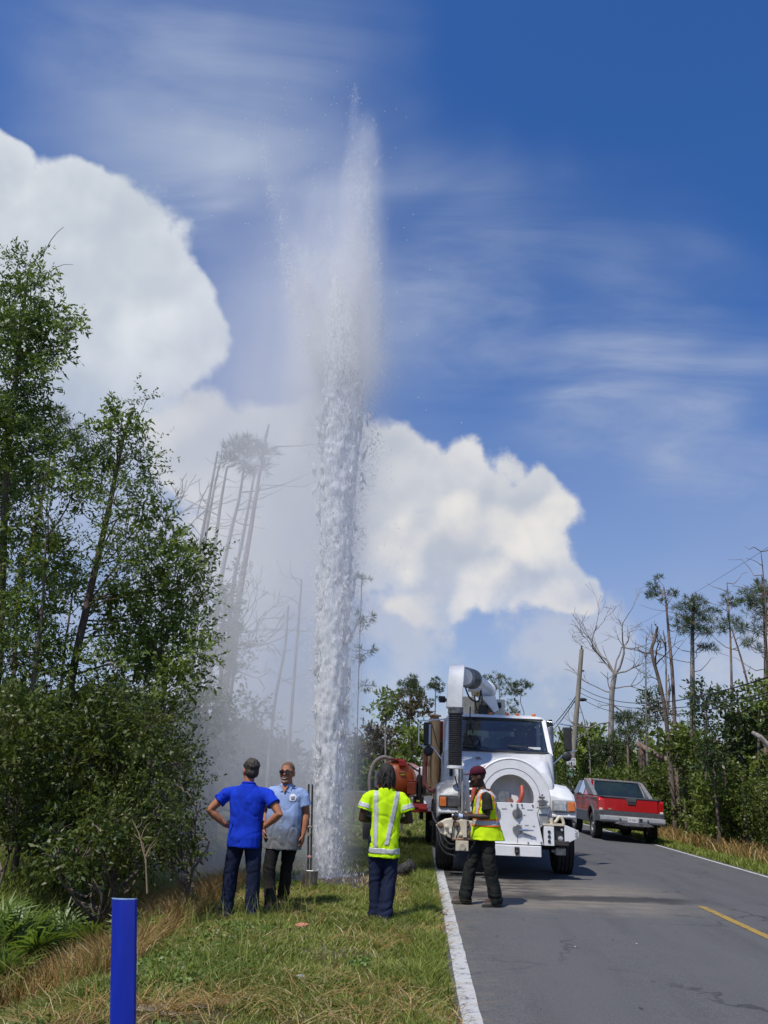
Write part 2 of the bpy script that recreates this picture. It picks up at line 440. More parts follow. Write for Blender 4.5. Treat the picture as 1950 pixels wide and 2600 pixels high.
def paint_material(name, c, under, wear):
    m = bpy.data.materials.new(name); m.use_nodes = True; nt = m.node_tree; T = NT(nt); b = nt.nodes['Principled BSDF']
    co = T.node('ShaderNodeTexCoord').outputs['Object']
    w = T.ss(T.noise(co, 9, 8, .75), wear, wear+.10)
    cc = T.mix(T.ss(T.noise(co, 60, 4, .7), .35, .7, 0, .4), c, tuple(.6*x for x in c))
    cc = T.mix(T.m('MULTIPLY', w, .85), cc, under); T.set(b.inputs['Base Color'], cc); b.inputs['Roughness'].default_value = .7
    return m
def frange(a, b, st): return list(np.arange(a, b+1e-6, st))
ys = frange(-6, 20, .25)+frange(21, 60, 1.0)+frange(64, 140, 4)+[160, 220, 320, 500, 800, 1400]
VERGE = ground_material()
lx = [-1200, -600, -300, -120, -60, -40, -26, -16, -12, -9, -7.5]+frange(-6.5, .30, .17)
lx = [x for x in lx if x < RX0-.02]+[RX0+.03]
rx = [RX1-.03, RX1+.15, RX1+.4, RX1+.8, RX1+1.3, RX1+2, RX1+3, 12, 16, 24, 40, 70, 120, 300, 600, 1200]
def fz_l(x, y): return gz(x, y) if x-bend(y) < RX0 else gz(x, y)-.03
def fz_r(x, y): return gz(x, y) if x-bend(y) > RX1 else gz(x, y)-.03
def flatf(f):
    return lambda x, y: f(x, y) if y < 150 else f(x, 150)-.0*y
grid_obj('ground_left_verge', lx, ys, fz_l, VERGE)
grid_obj('ground_right_verge', rx, ys, fz_r, VERGE)
grid_obj('road', [RX0, .6, 1.2, 2.2, 3.2, RXC, 4.6, 5.6, 6.4, 7.0, RX1], ys, gz, asphalt_material())
def strip(name, x0, x1, y0, y1, m, step=.5, jag=.0, parent=None):
    yl = frange(y0, y1, step); V = []; 
    for i, y in enumerate(yl):
        j0 = jag*mnoise.noise((y*3.1, 1, 0)); j1 = jag*mnoise.noise((y*2.7, 9, 0))
        V += [(x0+j0+bend(y), y, gz(x0+bend(y), y)+.005), (x1+j1+bend(y), y, gz(x1+bend(y), y)+.005)]
    F = [(2*i, 2*i+1, 2*i+3, 2*i+2) for i in range(len(yl)-1)]
    o = link(name, raw_mesh(name, np.array(V), np.array(F)), m); o['kind'] = 'structure'; return o
WHITE_LINE = paint_material('worn_white_paint', (.50, .50, .48), (.11, .11, .105), .52)
strip('road_left_edge_line', .335, .475, -2, 120, WHITE_LINE, .25, .012)
strip('road_right_edge_line', 7.06, 7.18, 8, 120, WHITE_LINE, .5, .01)
strip('road_centre_line', 3.88, 4.00, 2, 12.55, paint_material('yellow_paint', (.36, .235, .045), (.10, .09, .075), .52), .25, .01)

# ------------------------------------------------------------------ vegetation helpers
def unit(a): return a/np.maximum(np.linalg.norm(a, axis=-1, keepdims=True), 1e-9)
def leaf_quads(P, A, L, Wd, fold=.25):
    """diamond leaves: P bases, A axes, L lengths, Wd widths"""
    n = len(P); r = rng.normal(size=(n, 3)); B = unit(np.cross(A, r)); N = np.cross(A, B)
    L = np.asarray(L).reshape(-1, 1)*np.ones((n, 1)); Wd = np.asarray(Wd).reshape(-1, 1)*np.ones((n, 1))
    V = np.stack([P, P+A*L*.48+B*Wd*.5+N*Wd*fold, P+A*L, P+A*L*.48-B*Wd*.5+N*Wd*fold], 1).reshape(-1, 3)
    return V, np.arange(4*n).reshape(n, 4)
def clump_leaves(clumps, per, L, Wd, twig=.28, k=11, up=.25, shell=.55, droop=0.0):
    """leafy shoots spread through ellipsoidal clumps [(centre, (rx,ry,rz))]; per = shoots per cubic metre-ish"""
    Vs, As, Ls, Ts = [], [], [], []
    for c, r in clumps:
        r = np.array(r if hasattr(r, '__len__') else (r, r, r)); n = max(6, int(8.5*per*(r[0]*r[1]*r[2])**(2/3)))
        u = unit(rng.normal(size=(n, 3))); rad = (shell*.6+(1-shell*.6)*rng.random((n, 1)))*1.08
        S = np.array(c)+u*rad*r*(.85+.3*rng.random((n, 1)))
        d = unit(u*.8+np.array([0, 0, up])+rng.normal(size=(n, 3))*.45)
        tl = twig*(.6+.8*rng.random((n, 1)))
        t = np.linspace(.1, 1, k)[None, :, None]
        Pt = S[:, None, :]+d[:, None, :]*tl[:, None, :]*t+np.array([0, 0, -droop])*(t**2)*tl[:, None, :]
        sd_ = unit(rng.normal(size=(n, k, 3))); A = unit(d[:, None, :]*.7+sd_*.9+np.array([0, 0, -.1]))
        Vs.append(Pt.reshape(-1, 3)); As.append(A.reshape(-1, 3))
        cr = rng.random(); tt = cr*.38+np.repeat(rng.random(n)*.30, k)+rng.random(n*k)*.32; Ts.append(tt); Ls.append(np.full(n*k, .72+.62*rng.random()))
    P = np.concatenate(Vs); A = np.concatenate(As); n = len(P)
    ls_ = np.concatenate(Ls); V, F = leaf_quads(P, A, L*(.55+.75*rng.random(n))*ls_, Wd*(.65+.6*rng.random(n))*ls_)
    return V, F, np.concatenate(Ts)
def limb(mb, p0, p1, r0, r1, sag=.12, n=5, sides=5):
    p0 = Vector(p0); p1 = Vector(p1); d = p1-p0; L = d.length
    off = Vector(rng.normal(size=3))*L*sag
    off2 = Vector(rng.normal(size=3))*L*sag*.5
    pts = [p0+d*t+off*math.sin(PI*t)+off2*math.sin(2*PI*t) for t in np.linspace(0, 1, n)]
    mb.tube(pts, lerp_list([r0, r1], n), sides); return pts
BARK = mat('bark_brown', (.085, .062, .045), (.16, .125, .095), 9, .95, bump=.6, stretch=(1, 1, .3))
BARK_GREY = mat('bark_grey', (.17, .15, .13), (.30, .27, .24), 8, .95, bump=.5, stretch=(1, 1, .3))
PINE_BARK = mat('pine_bark', (.13, .085, .06), (.26, .19, .15), 7, .95, bump=.6, stretch=(1, 1, .35), c3=(.09, .07, .06))
OAK_LEAF = leaf_mat('oak_leaf', (.034, .068, .012), (.195, .265, .055), (.32, .36, .14))
SHRUB_LEAF = leaf_mat('shrub_leaf', (.024, .046, .008), (.115, .150, .026), (.24, .21, .05))
HEDGE_LEAF = leaf_mat('hedge_leaf', (.050, .090, .014), (.190, .240, .042), (.34, .33, .12))
PALE_LEAF = leaf_mat('pale_leaf', (.03, .052, .014), (.085, .12, .04), (.55, .60, .50))
NEEDLE = leaf_mat('pine_needle', (.035, .062, .02), (.11, .15, .05), None, .25)
BROWN_NEEDLE = leaf_mat('dead_needle', (.09, .055, .03), (.17, .12, .085), None, .2)
def px2m(r, Y): return r*Y*1.05/FPX
def D2P(x, y): return x/DS, y/DS
def leafy_tree(name, label, cat, trunk, r0, r1, cl, leafmat, bark, per=95, L=.082, Wd=.032, twig=.30, k=11, group=None, flat=.85, jitter=.35, extra=None, sub=4, twigrad=.006):
    """trunk: world points; cl: [(x,y,r,Y)] clumps surveyed off the photograph's outline, each at its own distance"""
    base = Vector(trunk[0]); o = thing(name, base, label, cat, group)
    tp = spline([Vector(p)-base for p in trunk], 5); mb = MB()
    r0 *= .52; r1 *= .8; mb.tube(tp, lerp_list([r0, r0*.8, r1], len(tp)), 8)
    clumps = []
    for (x, y, r, Y) in cl:
        p = at(*D2P(x, y), Y)-base; rm = px2m(r/DS, Y)
        p.y += (rng.random()-.5)*rm*2*jitter
        clumps.append((p, (rm, rm, rm*flat)))
        cand = [q for q in tp if q.z < p.z-.1] or tp[:1]
        q = min(cand, key=lambda a: (a-p).length+.6*abs(a.z-(p.z-.8)))
        L_ = (q-p).length
        limb(mb, q, p, max(.008, .010*L_**.7+.003), .004, .10, 6)
        for _ in range(sub):
            u = Vector(unit(rng.normal(size=3))); u.z = abs(u.z)*.6
            limb(mb, p-Vector((0, 0, rm*.3)), p+u*rm*.9, twigrad*1.5, twigrad*.5, .1, 4, 4)
    if extra:
        for a, b, ra in extra:
            limb(mb, Vector(a)-base, Vector(b)-base, ra, ra*.3, .08, 6, 4)
    mb.build('trunk', bark, o, smooth=60)
    V, F, T_ = clump_leaves(clumps, per, L, Wd, twig, k)
    link('crown', raw_mesh('crown', V, F, T_), leafmat, o)
    return o
def needle_tufts(C, DIR, n=26, L=.22, Wd=.010):
    m = len(C); P = np.repeat(C, n, 0); d = np.repeat(unit(DIR), n, 0)
    A = unit(d*.8+unit(rng.normal(size=(m*n, 3)))*.9)
    V, F = leaf_quads(P, A, L*(.7+.5*rng.random(m*n)), Wd, 0)
    return V, F, np.repeat(rng.random(m)*.6, n)+rng.random(m*n)*.3
def pine(name, label, trunk, r0, r1, cl, group=None, needle=None, bark=None, tufts=1.0, L=.24, Wd=.013, dead=0, deadlen=1.2, cat='tree', n=16):
    base = Vector(trunk[0]); o = thing(name, base, label, cat, group)
    tp = spline([Vector(p)-base for p in trunk], 5); mb = MB()
    r0 *= .55; r1 *= .8; mb.tube(tp, lerp_list([r0, r0*.75, r1], len(tp)), 7)
    Cs, Ds = [], []
    for (x, y, r, Y) in cl:
        p = at(*D2P(x, y), Y)-base; rm = px2m(r/DS, Y); p.y += (rng.random()-.5)*rm
        q = min(tp, key=lambda a: (a-p).length+.8*max(0, a.z-p.z+.3))
        L_ = (q-p).length
        limb(mb, q, p, max(.012, .012*L_), .007, .12, 6)
        nt_ = max(5, int(tufts*75*min(rm,.6)**2*(1.5 if group == 'storm battered pines on the right' else 1.0))+5)
        for _ in range(nt_):
            u = Vector(unit(rng.normal(size=3))); e = p+Vector((u.x*rm*1.45, u.y*rm*1.45, u.z*rm*.65))*(random.random()**.33)
            if random.random() < .5: mb.bar(p, e, .012)
            Cs.append(e); Ds.append(u+Vector((0, 0, .5)))
    for _ in range(dead):
        q = random.choice(tp[len(tp)//4:]); a = random.random()*2*PI
        e = q+Vector((math.cos(a), math.sin(a)*.6, .25+.3*random.random()))*deadlen*(.4+random.random())
        limb(mb, q, e, .018, .006, .12, 5, 4)
    mb.build('trunk', bark or PINE_BARK, o, smooth=60)
    if Cs:
        V, F, T_ = needle_tufts(np.array([tuple(c) for c in Cs]), np.array([tuple(d) for d in Ds]), n, L, Wd)
        link('crown', raw_mesh('crown', V, F, T_), needle or NEEDLE, o)
    return o
def branching(mb, p, d, L, r, depth, spread=.55, up=.15, sides=5, minr=.006):
    """recursive bare limbs"""
    n = 4; pts = [Vector(p)]; dd = Vector(d).normalized()
    for i in range(n):
        dd = (dd+Vector(rng.normal(size=3))*.16+Vector((0, 0, up*.25))).normalized(); pts.append(pts[-1]+dd*L/n)
    mb.tube(pts, lerp_list([r, max(minr, r*.6)], n+1), sides)
    if depth <= 0: return
    for k in range(2 if random.random() < .45 else 3):
        q = pts[random.choice((2, 3, 4, 4))]
        nd = (dd+Vector(rng.normal(size=3))*spread).normalized()
        branching(mb, q, nd, L*(.62+.25*random.random()), max(minr, r*.58), depth-1, spread, up, max(3, sides-1), minr)
def bare_tree(name, label, trunk, r0, r1, limbs, bark, group=None, depth=3, minr=.008):
    base = Vector(trunk[0]); o = thing(name, base, label, 'tree', group)
    tp = spline([Vector(p)-base for p in trunk], 5); mb = MB(); r0 *= .62; r1 *= .7; mb.tube(tp, lerp_list([r0, r0*.8, r1], len(tp)), 8)
    mb.build('trunk', bark, o, smooth=60)
    m2 = MB()
    for (x, y, x2, y2, r, Y, dp) in limbs:
        a = at(*D2P(x, y), Y)-base; b = at(*D2P(x2, y2), Y+rng.normal()*.6)-base
        d = b-a; q = min(tp, key=lambda t: (t-a).length)
        branching(m2, q, d, d.length*.75, r*.6, dp, .42, .2, 5, minr)
    m2.build('crown', bark, o, smooth=60)
    return o
def gp(x, y, Y):                       # foot of a surveyed sight line, dropped to the ground
    p = at(*D2P(x, y), Y); return Vector((p.x, p.y, gz(p.x, p.y)-.05))
def tr(Y, *pts):                       # trunk: first point dropped to the ground
    P = [at(*D2P(x, y), Y) for x, y in pts]; b = P[0].copy(); b.z = gz(b.x, b.y)-.1
    return ([b]+P) if P[0].z-b.z > .3 else ([b]+P[1:])

# ------------------------------------------------------------------ left side: broadleaf trees
def cl(Y, dy, *L): return [(x, y, r, Y+dy*(random.random()-.5)) for (x, y, r) in L]
leafy_tree('oak_tree', 'tall thin oak cut by the left edge, highest crown on the left', 'tree',
    tr(11.5, (-10,1500), (5,1250), (15,1000), (45,720), (62,580)), .13, .02,
    cl(11.5, 1.2, (55,575,30),(78,612,30),(30,640,22),(28,695,36),(62,680,42),(112,690,34),(146,708,26),(60,745,45),(18,765,38),(108,755,32),(45,812,40),(88,800,24),
       (18,880,50),(62,905,45),(15,950,48),(66,965,45),(112,925,22),(30,1040,52),(15,1110,45),(72,1050,36),(-30,700,50),(-30,900,60),(-30,1040,60)), OAK_LEAF, BARK, per=118,
    extra=[(at(*D2P(85,560),11.5), at(*D2P(138,490),11.5), .012), (at(*D2P(85,590),11.5), at(*D2P(158,572),11.6), .010), (at(*D2P(120,575),11.5), at(*D2P(140,635),11.5), .008)])
leafy_tree('oak_tree', 'broad leafy oak leaning over the brush beside the blue shirted man', 'tree',
    tr(11.8, (140,1720), (150,1500), (190,1300), (235,1100), (265,950), (288,880)), .14, .02,
    cl(11.6, 1.5, (282,872,16),(318,862,12),(248,922,34),(300,940,30),(212,962,36),(305,990,26),(250,1000,40),(205,1022,38),(312,1035,26),(180,1080,36),(252,1080,42),(305,1082,34),(334,1112,24),
       (350,1150,28),(275,1150,48),(378,1208,34),(430,1205,24),(452,1190,12),(322,1220,46),(402,1268,42),(434,1300,26),(252,1225,48),(342,1310,52),(412,1355,36),
       (268,1330,46),(352,1400,48),(422,1412,26),(304,1432,50),(236,1432,40),(378,1472,36)), OAK_LEAF, BARK, per=118)
leafy_tree('young_oak_tree', 'lower leafy oak at the left edge in front of the pine', 'tree',
    tr(11.0, (60,1700), (70,1500), (90,1330), (100,1160)), .09, .015,
    cl(11.0, 1.5, (128,960,26),(150,985,20),(100,1030,24),(135,1060,22),(98,1150,34),(42,1172,44),(92,1205,44),(30,1245,40),(145,1165,20),(60,1400,50),(75,1310,30),(18,1330,48),(28,1420,55),(150,1430,36),(100,1470,45)), OAK_LEAF, BARK, per=118)
pine('pine_tree', 'small round topped pine showing between the two oaks on the left', tr(19, (25,1500), (40,1280), (85,1100), (125,905)), .12, .03,
     cl(19, 1, (122,895,24),(150,925,24),(100,930,22),(140,955,24),(92,960,16),(165,945,14)), tufts=1.6, L=.26, dead=6)
leafy_tree('slender_tree', 'thin dark stemmed tree in the gap between the left oaks', 'tree', tr(13.5, (125,1720), (130,1500), (150,1330), (165,1230)), .06, .015,
    cl(13.5, 1, (165,1225,20),(120,1250,20),(150,1280,24),(205,1290,18),(120,1375,22)), OAK_LEAF, BARK, per=130)
# brush at the wood's edge: separate shrubs
SH = 'shrubs at the wood edge on the left'
brush = [('wide dark green shrub filling the space behind the blue shirted man', 10.8, [(300,1560,62),(370,1545,46),(402,1640,36),(330,1650,62),(265,1620,60)]),
         ('dark shrub under the broad oak nearest the blue shirted man', 10.3, [(380,1722,42),(412,1700,30),(335,1755,56),(392,1800,36),(345,1835,44),(405,1850,24)]),
         ('large dark shrub in the middle of the left brush', 10.6, [(160,1545,60),(220,1560,55),(150,1640,75),(230,1680,66),(180,1730,62)]),
         ('dark shrub at the left edge above the palmettos', 10.2, [(30,1560,70),(90,1600,70),(30,1660,80),(100,1700,66),(20,1740,60)]),
         ('low shrub in deep shade behind the bare twig', 9.9, [(270,1760,60),(220,1790,56),(290,1830,52),(240,1850,42)]),
         ('low shrub between the palmettos on the left', 9.3, [(60,1770,50),(130,1780,54),(180,1830,46),(120,1850,40),(210,1880,26)])]
for bi, (lab, Y, L_) in enumerate(brush):
    f = gp(L_[-1][0], L_[-1][1], Y)
    c = [(x-(14 if x > 360 else 0)+random.uniform(-8,8), y+random.uniform(-8,8), r*random.uniform(.62,.95), Y+(random.random()-.5)*2.2) for (x, y, r) in L_ for _ in (0, 1)]+[(x-(14 if x > 360 else 0), y, r*.9, Y+1.6) for (x, y, r) in L_]
    leafy_tree('shrub', lab, 'shrub', [f, f+Vector((.05, .1, .6)), f+Vector((0, .2, 1.2))], .035, .01, c, SHRUB_LEAF, BARK, per=(100, 110, 70, 85, 105, 60)[bi], L=(.062, .055, .090, .072, .058, .100)[bi], Wd=(.027, .024, .036, .030, .024, .042)[bi], k=10, group=SH, sub=3)
# wood behind the brush: shaded understorey trees one can make out in the gaps
for i, (x, y, Y, lab) in enumerate([(60,1500,17,'shaded understorey tree deep behind the left oaks, nearest the left edge'), (260,1500,18,'shaded understorey tree deep behind the broad oak'), (360,1600,19,'shaded understorey tree at the edge of the mist behind the brush')]):
    leafy_tree('understorey_tree', lab, 'tree', tr(Y, (x,1760), (x+5,1600), (x+10,y-40)), .08, .02, cl(Y, 2, *[(x+random.uniform(-75,75), y+random.uniform(0,260), random.uniform(34,56)) for _ in range(15)]), SHRUB_LEAF, BARK, per=45, L=.11, Wd=.045, k=9, sub=2, group='understorey trees behind the left brush')

# ------------------------------------------------------------------ trees standing in the mist
def z6(x, y): return ((380+.4294*x)*DS, (1000+.4294*y)*DS)
MG = 'bare pines standing in the spray'
def mp(*L): return [z6(*p) for p in L]
bare = [((215,1900),(250,1330),(300,900),(355,600),(402,340), 22, 'leftmost of the tall bare pines in the mist'),
        ((240,1900),(275,1330),(320,920),(370,620),(412,420), 23.5, 'thin bare pine close beside the leftmost one in the mist'),
        ((280,1900),(325,1280),(385,900),(425,620),(458,430), 21, 'slim bare pine in the mist, third from the oaks'),
        ((330,1900),(410,1180),(480,820),(530,620),(556,450), 20.5, 'straight bare pine in the middle of the mist'),
        ((430,2000),(490,1180),(545,880),(590,640),(620,470), 22.5, 'bare pine in the mist just left of the thickest trunk')]
for P in bare:
    pts = mp(*P[:5]); Y = P[5]
    pine('bare_pine', P[6], tr(Y, *pts), .14, .035, [], MG, dead=7, deadlen=1.6, bark=BARK_GREY)
pine('tufted_pine', 'thickest pine in the mist with a dark tufted crown', tr(20, *mp((410,2050),(470,1600),(530,1200),(590,850),(650,480),(705,180))), .20, .03,
     [(*z6(x, y), r*.4294*DS, 20.3) for (x, y, r) in [(560,300,55),(500,340,50),(610,330,50),(560,400,55),(640,440,45),(480,400,40),(690,360,40),(600,270,35)]], tufts=2.2, L=.3, Wd=.016, dead=8, deadlen=1.6)
leafy_tree('misty_oak', 'green leafy tree half veiled by the mist behind the men', 'tree', tr(18.5, *mp((380,2050),(420,1700),(440,1300),(450,1150))), .12, .03,
    [(*z6(x, y), r*.4294*DS, 18.5+random.uniform(-.8,.8)) for (x, y, r) in [(440,1150,55),(490,1190,50),(420,1260,60),(460,1330,70),(380,1340,50),(430,1430,75),(500,1450,60),(560,1510,50),(400,1520,60),(470,1560,70),(540,1590,45),(450,1650,55),(520,1030,22),(330,1560,45)]], SHRUB_LEAF, BARK, per=44, L=.10, Wd=.045, k=10)
leafy_tree('misty_shrub_tree', 'dark bushy tree low in the mist behind the blue shirted man', 'tree', tr(17, *mp((330,2050),(330,1850),(340,1700))), .08, .02,
    [(*z6(x, y), r*.4294*DS, 17+random.uniform(-.8,.8)) for (x, y, r) in [(230,1750,60),(300,1790,70),(380,1760,60),(250,1870,80),(360,1880,80),(430,1830,50),(200,1980,80),(300,2000,80),(400,2010,80),(470,1950,50),(200,2120,80),(320,2130,80),(420,2130,60)]], SHRUB_LEAF, BARK, per=44, L=.10, Wd=.045, k=10)
leafy_tree('misty_sapling', 'small pale sapling in the mist between the two men at left', 'tree', tr(20, *mp((640,2100),(620,1950),(610,1820))), .05, .015,
    [(*z6(x, y), r*.4294*DS, 20) for (x, y, r) in [(600,1830,38),(640,1850,34),(570,1880,34),(660,1920,40),(600,1960,40),(700,1990,36),(640,2060,44)]], SHRUB_LEAF, BARK, per=44, L=.11, Wd=.05, k=9)
bare_tree('fallen_branch_tree', 'dead fan branched tree leaning toward the water in the mist', tr(19, *mp((440,2050),(490,1700),(530,1350))), .09, .04,
    [(*z6(*a), *z6(*b), .022, 19, 2) for a, b in [((530,1380),(700,1170)),((530,1390),(780,1230)),((525,1400),(760,1300)),((520,1420),(790,1380)),((520,1500),(740,1560)),((520,1480),(690,1450)),((500,1700),(750,1350)),((500,1620),(690,1700))]], BARK, depth=2, minr=.007)
bare_tree('dead_tree', 'bare forked dead tree showing above the broad oak in the mist', tr(21, *mp((60,1500),(90,900),(105,650))), .07, .03,
    [(*z6(*a), *z6(*b), .03, 21, 2) for a, b in [((105,640),(20,540)),((105,640),(200,560)),((95,800),(290,640)),((100,720),(300,610)),((90,900),(470,735))]], BARK_GREY, depth=2)
for i, (a, b, Y, lab) in enumerate([((830,2000),(880,1350),28,'faint bare trunk right beside the water column in the mist'), ((730,1900),(800,1500),27,'faint bare trunk in the mist left of the water column')]):
    pine('faint_pine', lab, tr(Y, *mp(a, b, (b[0]+20, b[1]-250))), .13, .04, [], MG, dead=6, bark=BARK_GREY)
# tree half hidden on the right of the column
pine('tufted_pine', 'blurred dark tufts of a pine just right of the water column', tr(30, (770,1640), (775,1450), (782,1240)), .045, .02,
     cl(30, 1, (783,1250,10),(788,1330,14),(785,1345,12),(790,1405,13),(775,1420,10),(790,1480,10)), tufts=1.0, L=.26, Wd=.02)

# ------------------------------------------------------------------ far trees behind the trailer and truck
FG = 'trees down the road behind the orange trailer'
def z7(x, y): return ((900+220/1659*x)*DS, (1700+260/1961*y)*DS)
for lab, Y, base_, top, cls_ in [
    ('pointed pine crown furthest above the trailer', 52, (1040,1500), (1070,160), [(1070,190,70),(1010,260,90),(1130,280,80),(950,340,80),(1080,370,100),(1190,340,50),(900,420,50),(1000,460,80),(1240,420,70),(1280,480,60),(1150,470,80)]),
    ('small pine crown just left of the truck boom', 80, (1530,1300), (1560,200), [(1560,210,70),(1500,290,70),(1600,300,80),(1450,340,50),(1560,350,80),(1640,380,50),(1450,620,60),(1600,560,30)])]:
    pine('far_pine', lab, tr(Y, z7(*base_), z7((base_[0]+top[0])//2, 800), z7(*top)), .15, .04, [(*z7(x, y), r*220/1659*DS, Y+random.uniform(-1,1)) for x, y, r in cls_], FG, tufts=.75, L=.34, Wd=.04, n=16)
for lab, Y, mat_, pts_, seed in [
    ('dusty brown leaved thicket tree right behind the trailer', 46, leaf_mat('thicket_leaf', (.07, .055, .035), (.14, .12, .06), (.12, .16, .06)), [(900,650,110),(1050,700,130),(1180,720,120),(980,800,120),(1120,850,120),(1260,800,100),(1330,640,80),(760,560,60),(850,800,90)], 1),
    ('pale green tree at the edge of the spray behind the trailer', 44, HEDGE_LEAF, [(520,650,70),(470,740,70),(600,720,100),(560,840,80),(680,640,90),(560,1000,70),(720,560,50),(640,920,90)], 2),
    ('bright green bushy tree between trailer and truck mirror', 40, HEDGE_LEAF, [(1080,1150,90),(1160,1250,100),(1050,1330,110),(1150,1420,120),(980,1480,100),(1100,1560,110),(1200,1600,100),(920,1600,90),(1250,1250,70),(1000,1700,100),(1150,1720,100),(850,1700,90)], 3),
    ('low hazy brown thicket in the spray behind the trailer', 50, MATS['thicket_leaf'], [(250,1200,100),(350,1260,110),(450,1230,100),(300,1400,120),(450,1400,120),(600,1300,120),(700,1250,110),(780,1400,110),(600,1480,120),(420,1550,130),(750,1560,100),(250,1560,120),(900,1200,100)], 4),
    ('green tree right of the truck boom behind the cab', 42, HEDGE_LEAF, [], 5)]:
    if not pts_: continue
    xs_ = [p[0] for p in pts_]; bx_ = sum(xs_)/len(xs_)
    leafy_tree('far_tree', lab, 'tree', tr(Y, z7(bx_, 1800), z7(bx_, 1300), z7(bx_, min(p[1] for p in pts_)+100)), .12, .03, [(*z7(x, y), r*220/1659*DS, Y+random.uniform(-1.5,1.5)) for x, y, r in pts_], mat_, BARK_GREY, per=13, L=.24, Wd=.13, twig=.55, k=9, group=FG, sub=4, twigrad=.02)
def z1(x, y): return ((900+.3617*x)*DS, (1640+.3617*y)*DS)
pine('far_pine', 'open crowned pine right behind the truck boom', tr(86, z1(1010,520), z1(1020,400), z1(1010,215)), .14, .04, [(*z1(x, y), r*.3617*DS, 86+random.uniform(-1,1)) for x, y, r in [(1000,215,35),(960,235,40),(1050,235,35),(910,220,25),(1060,280,35),(1000,290,40),(1080,330,40),(1100,400,30),(1060,450,40),(1110,470,35),(950,290,30)]], FG, tufts=.25, L=.42, Wd=.05, n=16)
pine('far_pine', 'small topped pine with a crooked stem right of the boom', tr(84, z1(1185,540), z1(1190,470), z1(1165,380), z1(1190,270)), .10, .03, [(*z1(x, y), r*.3617*DS, 84) for x, y, r in [(1190,265,28),(1150,285,32),(1130,320,30),(1220,285,20),(1160,330,25),(1120,260,20)]], FG, tufts=.4, L=.42, Wd=.05, n=16)

# ------------------------------------------------------------------ right side wood
def z4(x, y): return ((1400+.3315*x)*DS, (1400+.3315*y)*DS)
RG = 'storm battered pines on the right'
def c4(Y, *L): return [(*z4(x, y), r*.3315*DS, Y+random.uniform(-.8, .8)) for x, y, r in L]
bare_tree('dead_tree', 'wide fan crowned bare dead tree beside the utility pole', tr(43, *[z4(*p) for p in ((455,1600),(460,1250),(465,1080),(485,940))]), .27, .18,
    [(*z4(*a), *z4(*b), r, 43, dp) for a, b, r, dp in [((485,940),(300,700),.10,4),((485,930),(420,620),.11,4),((485,930),(520,640),.09,4),((485,930),(640,660),.11,4),((490,950),(700,870),.08,3),((460,1080),(230,1030),.06,2),((460,1090),(390,950),.06,1),
     ((465,1060),(720,1060),.06,2),((450,1290),(220,1330),.07,2),((470,1170),(380,1240),.05,2),((470,1290),(530,1220),.05,0),((465,1160),(860,1330),.08,2),((470,930),(350,870),.06,2)]], BARK_GREY)
bare_tree('dead_tree', 'twisted dark bare trunk with broken limbs left of the tall pine', tr(31, *[z4(*p) for p in ((920,1700),(880,1300),(840,1050),(770,780),(790,680),(810,590))]), .14, .07,
    [(*z4(*a), *z4(*b), r, 31, dp) for a, b, r, dp in [((770,780),(650,770),.06,2),((780,700),(745,640),.05,1),((800,620),(830,560),.05,2),((830,900),(840,720),.06,2),((790,850),(870,780),.05,2),((840,1000),(780,950),.04,2),((870,1300),(960,1000),.07,1)]], BARK)
pine('pine_tree', 'tall pine with the fullest round crown among the right trees', tr(34, *[z4(*p) for p in ((1085,1650),(1080,1100),(1080,700),(1090,380))]), .26, .06,
     c4(34, (1090,380,50),(1040,400,50),(1140,400,50),(1010,450,50),(1080,470,60),(1180,460,50),(1230,470,40),(980,510,40),(1050,550,60),(1130,550,60),(1210,540,50),(1000,590,45),(1150,610,50),(1240,620,45),(1280,600,30),(1090,620,40),(1200,730,32),(1230,760,20),(1170,740,20),(960,570,30)), RG, tufts=1.15, L=.28, Wd=.02, dead=6, deadlen=2.2, bark=BARK_GREY, n=14)
pine('pine_tree', 'thin pine with a few tufts high beside the cloud edge', tr(32, *[z4(*p) for p in ((960,1700),(930,1000),(900,650),(880,420),(860,270))]), .15, .03,
     c4(32, (820,205,18),(772,260,20),(770,300,16),(818,290,18),(750,335,14),(785,345,12),(865,370,12),(925,315,14),(960,330,8)), RG, tufts=2.2, L=.22, Wd=.018, dead=8, deadlen=1.3)
pine('pine_tree', 'dark crowned pine cut by the right edge', tr(30, *[z4(*p) for p in ((1645,1500),(1645,900),(1635,600),(1610,180))]), .2, .03,
     c4(30, (1620,260,60),(1560,280,50),(1500,330,45),(1600,340,70),(1530,390,60),(1470,390,40),(1620,420,60),(1560,450,50),(1600,510,40),(1560,600,40),(1620,610,50),(1540,700,30),(1570,745,16),(1500,690,20),(1680,350,70),(1690,500,70)), RG, tufts=1.3, L=.26, Wd=.018, dead=5, n=14)
pine('pine_tree', 'slender pine with brownish sparse tufts left of the right edge', tr(33, *[z4(*p) for p in ((1390,1500),(1380,1000),(1368,600),(1345,240))]), .12, .02,
     c4(33, (1340,330,16),(1380,390,34),(1390,420,30),(1330,390,20),(1400,520,26),(1420,560,24),(1480,580,14),(1330,540,22),(1360,550,24),(1440,590,14)), RG, needle=NEEDLE, tufts=1.4, L=.24, Wd=.018, dead=9, deadlen=1.2)
pine('leaning_pine', 'bare leaning pine pole crossing the wires on the right', tr(31, *[z4(*p) for p in ((1560,1450),(1540,1200),(1470,880),(1380,590))]), .12, .03, c4(31, (1400,600,12),(1450,620,10)), RG, tufts=1.5, dead=4, L=.22)
pine('bare_pine', 'thin pale bare pole standing right of the dead tree', tr(36, *[z4(*p) for p in ((735,1600),(725,1200),(722,800),(728,640))]), .10, .02, [], RG, dead=10, deadlen=.9, bark=BARK_GREY)
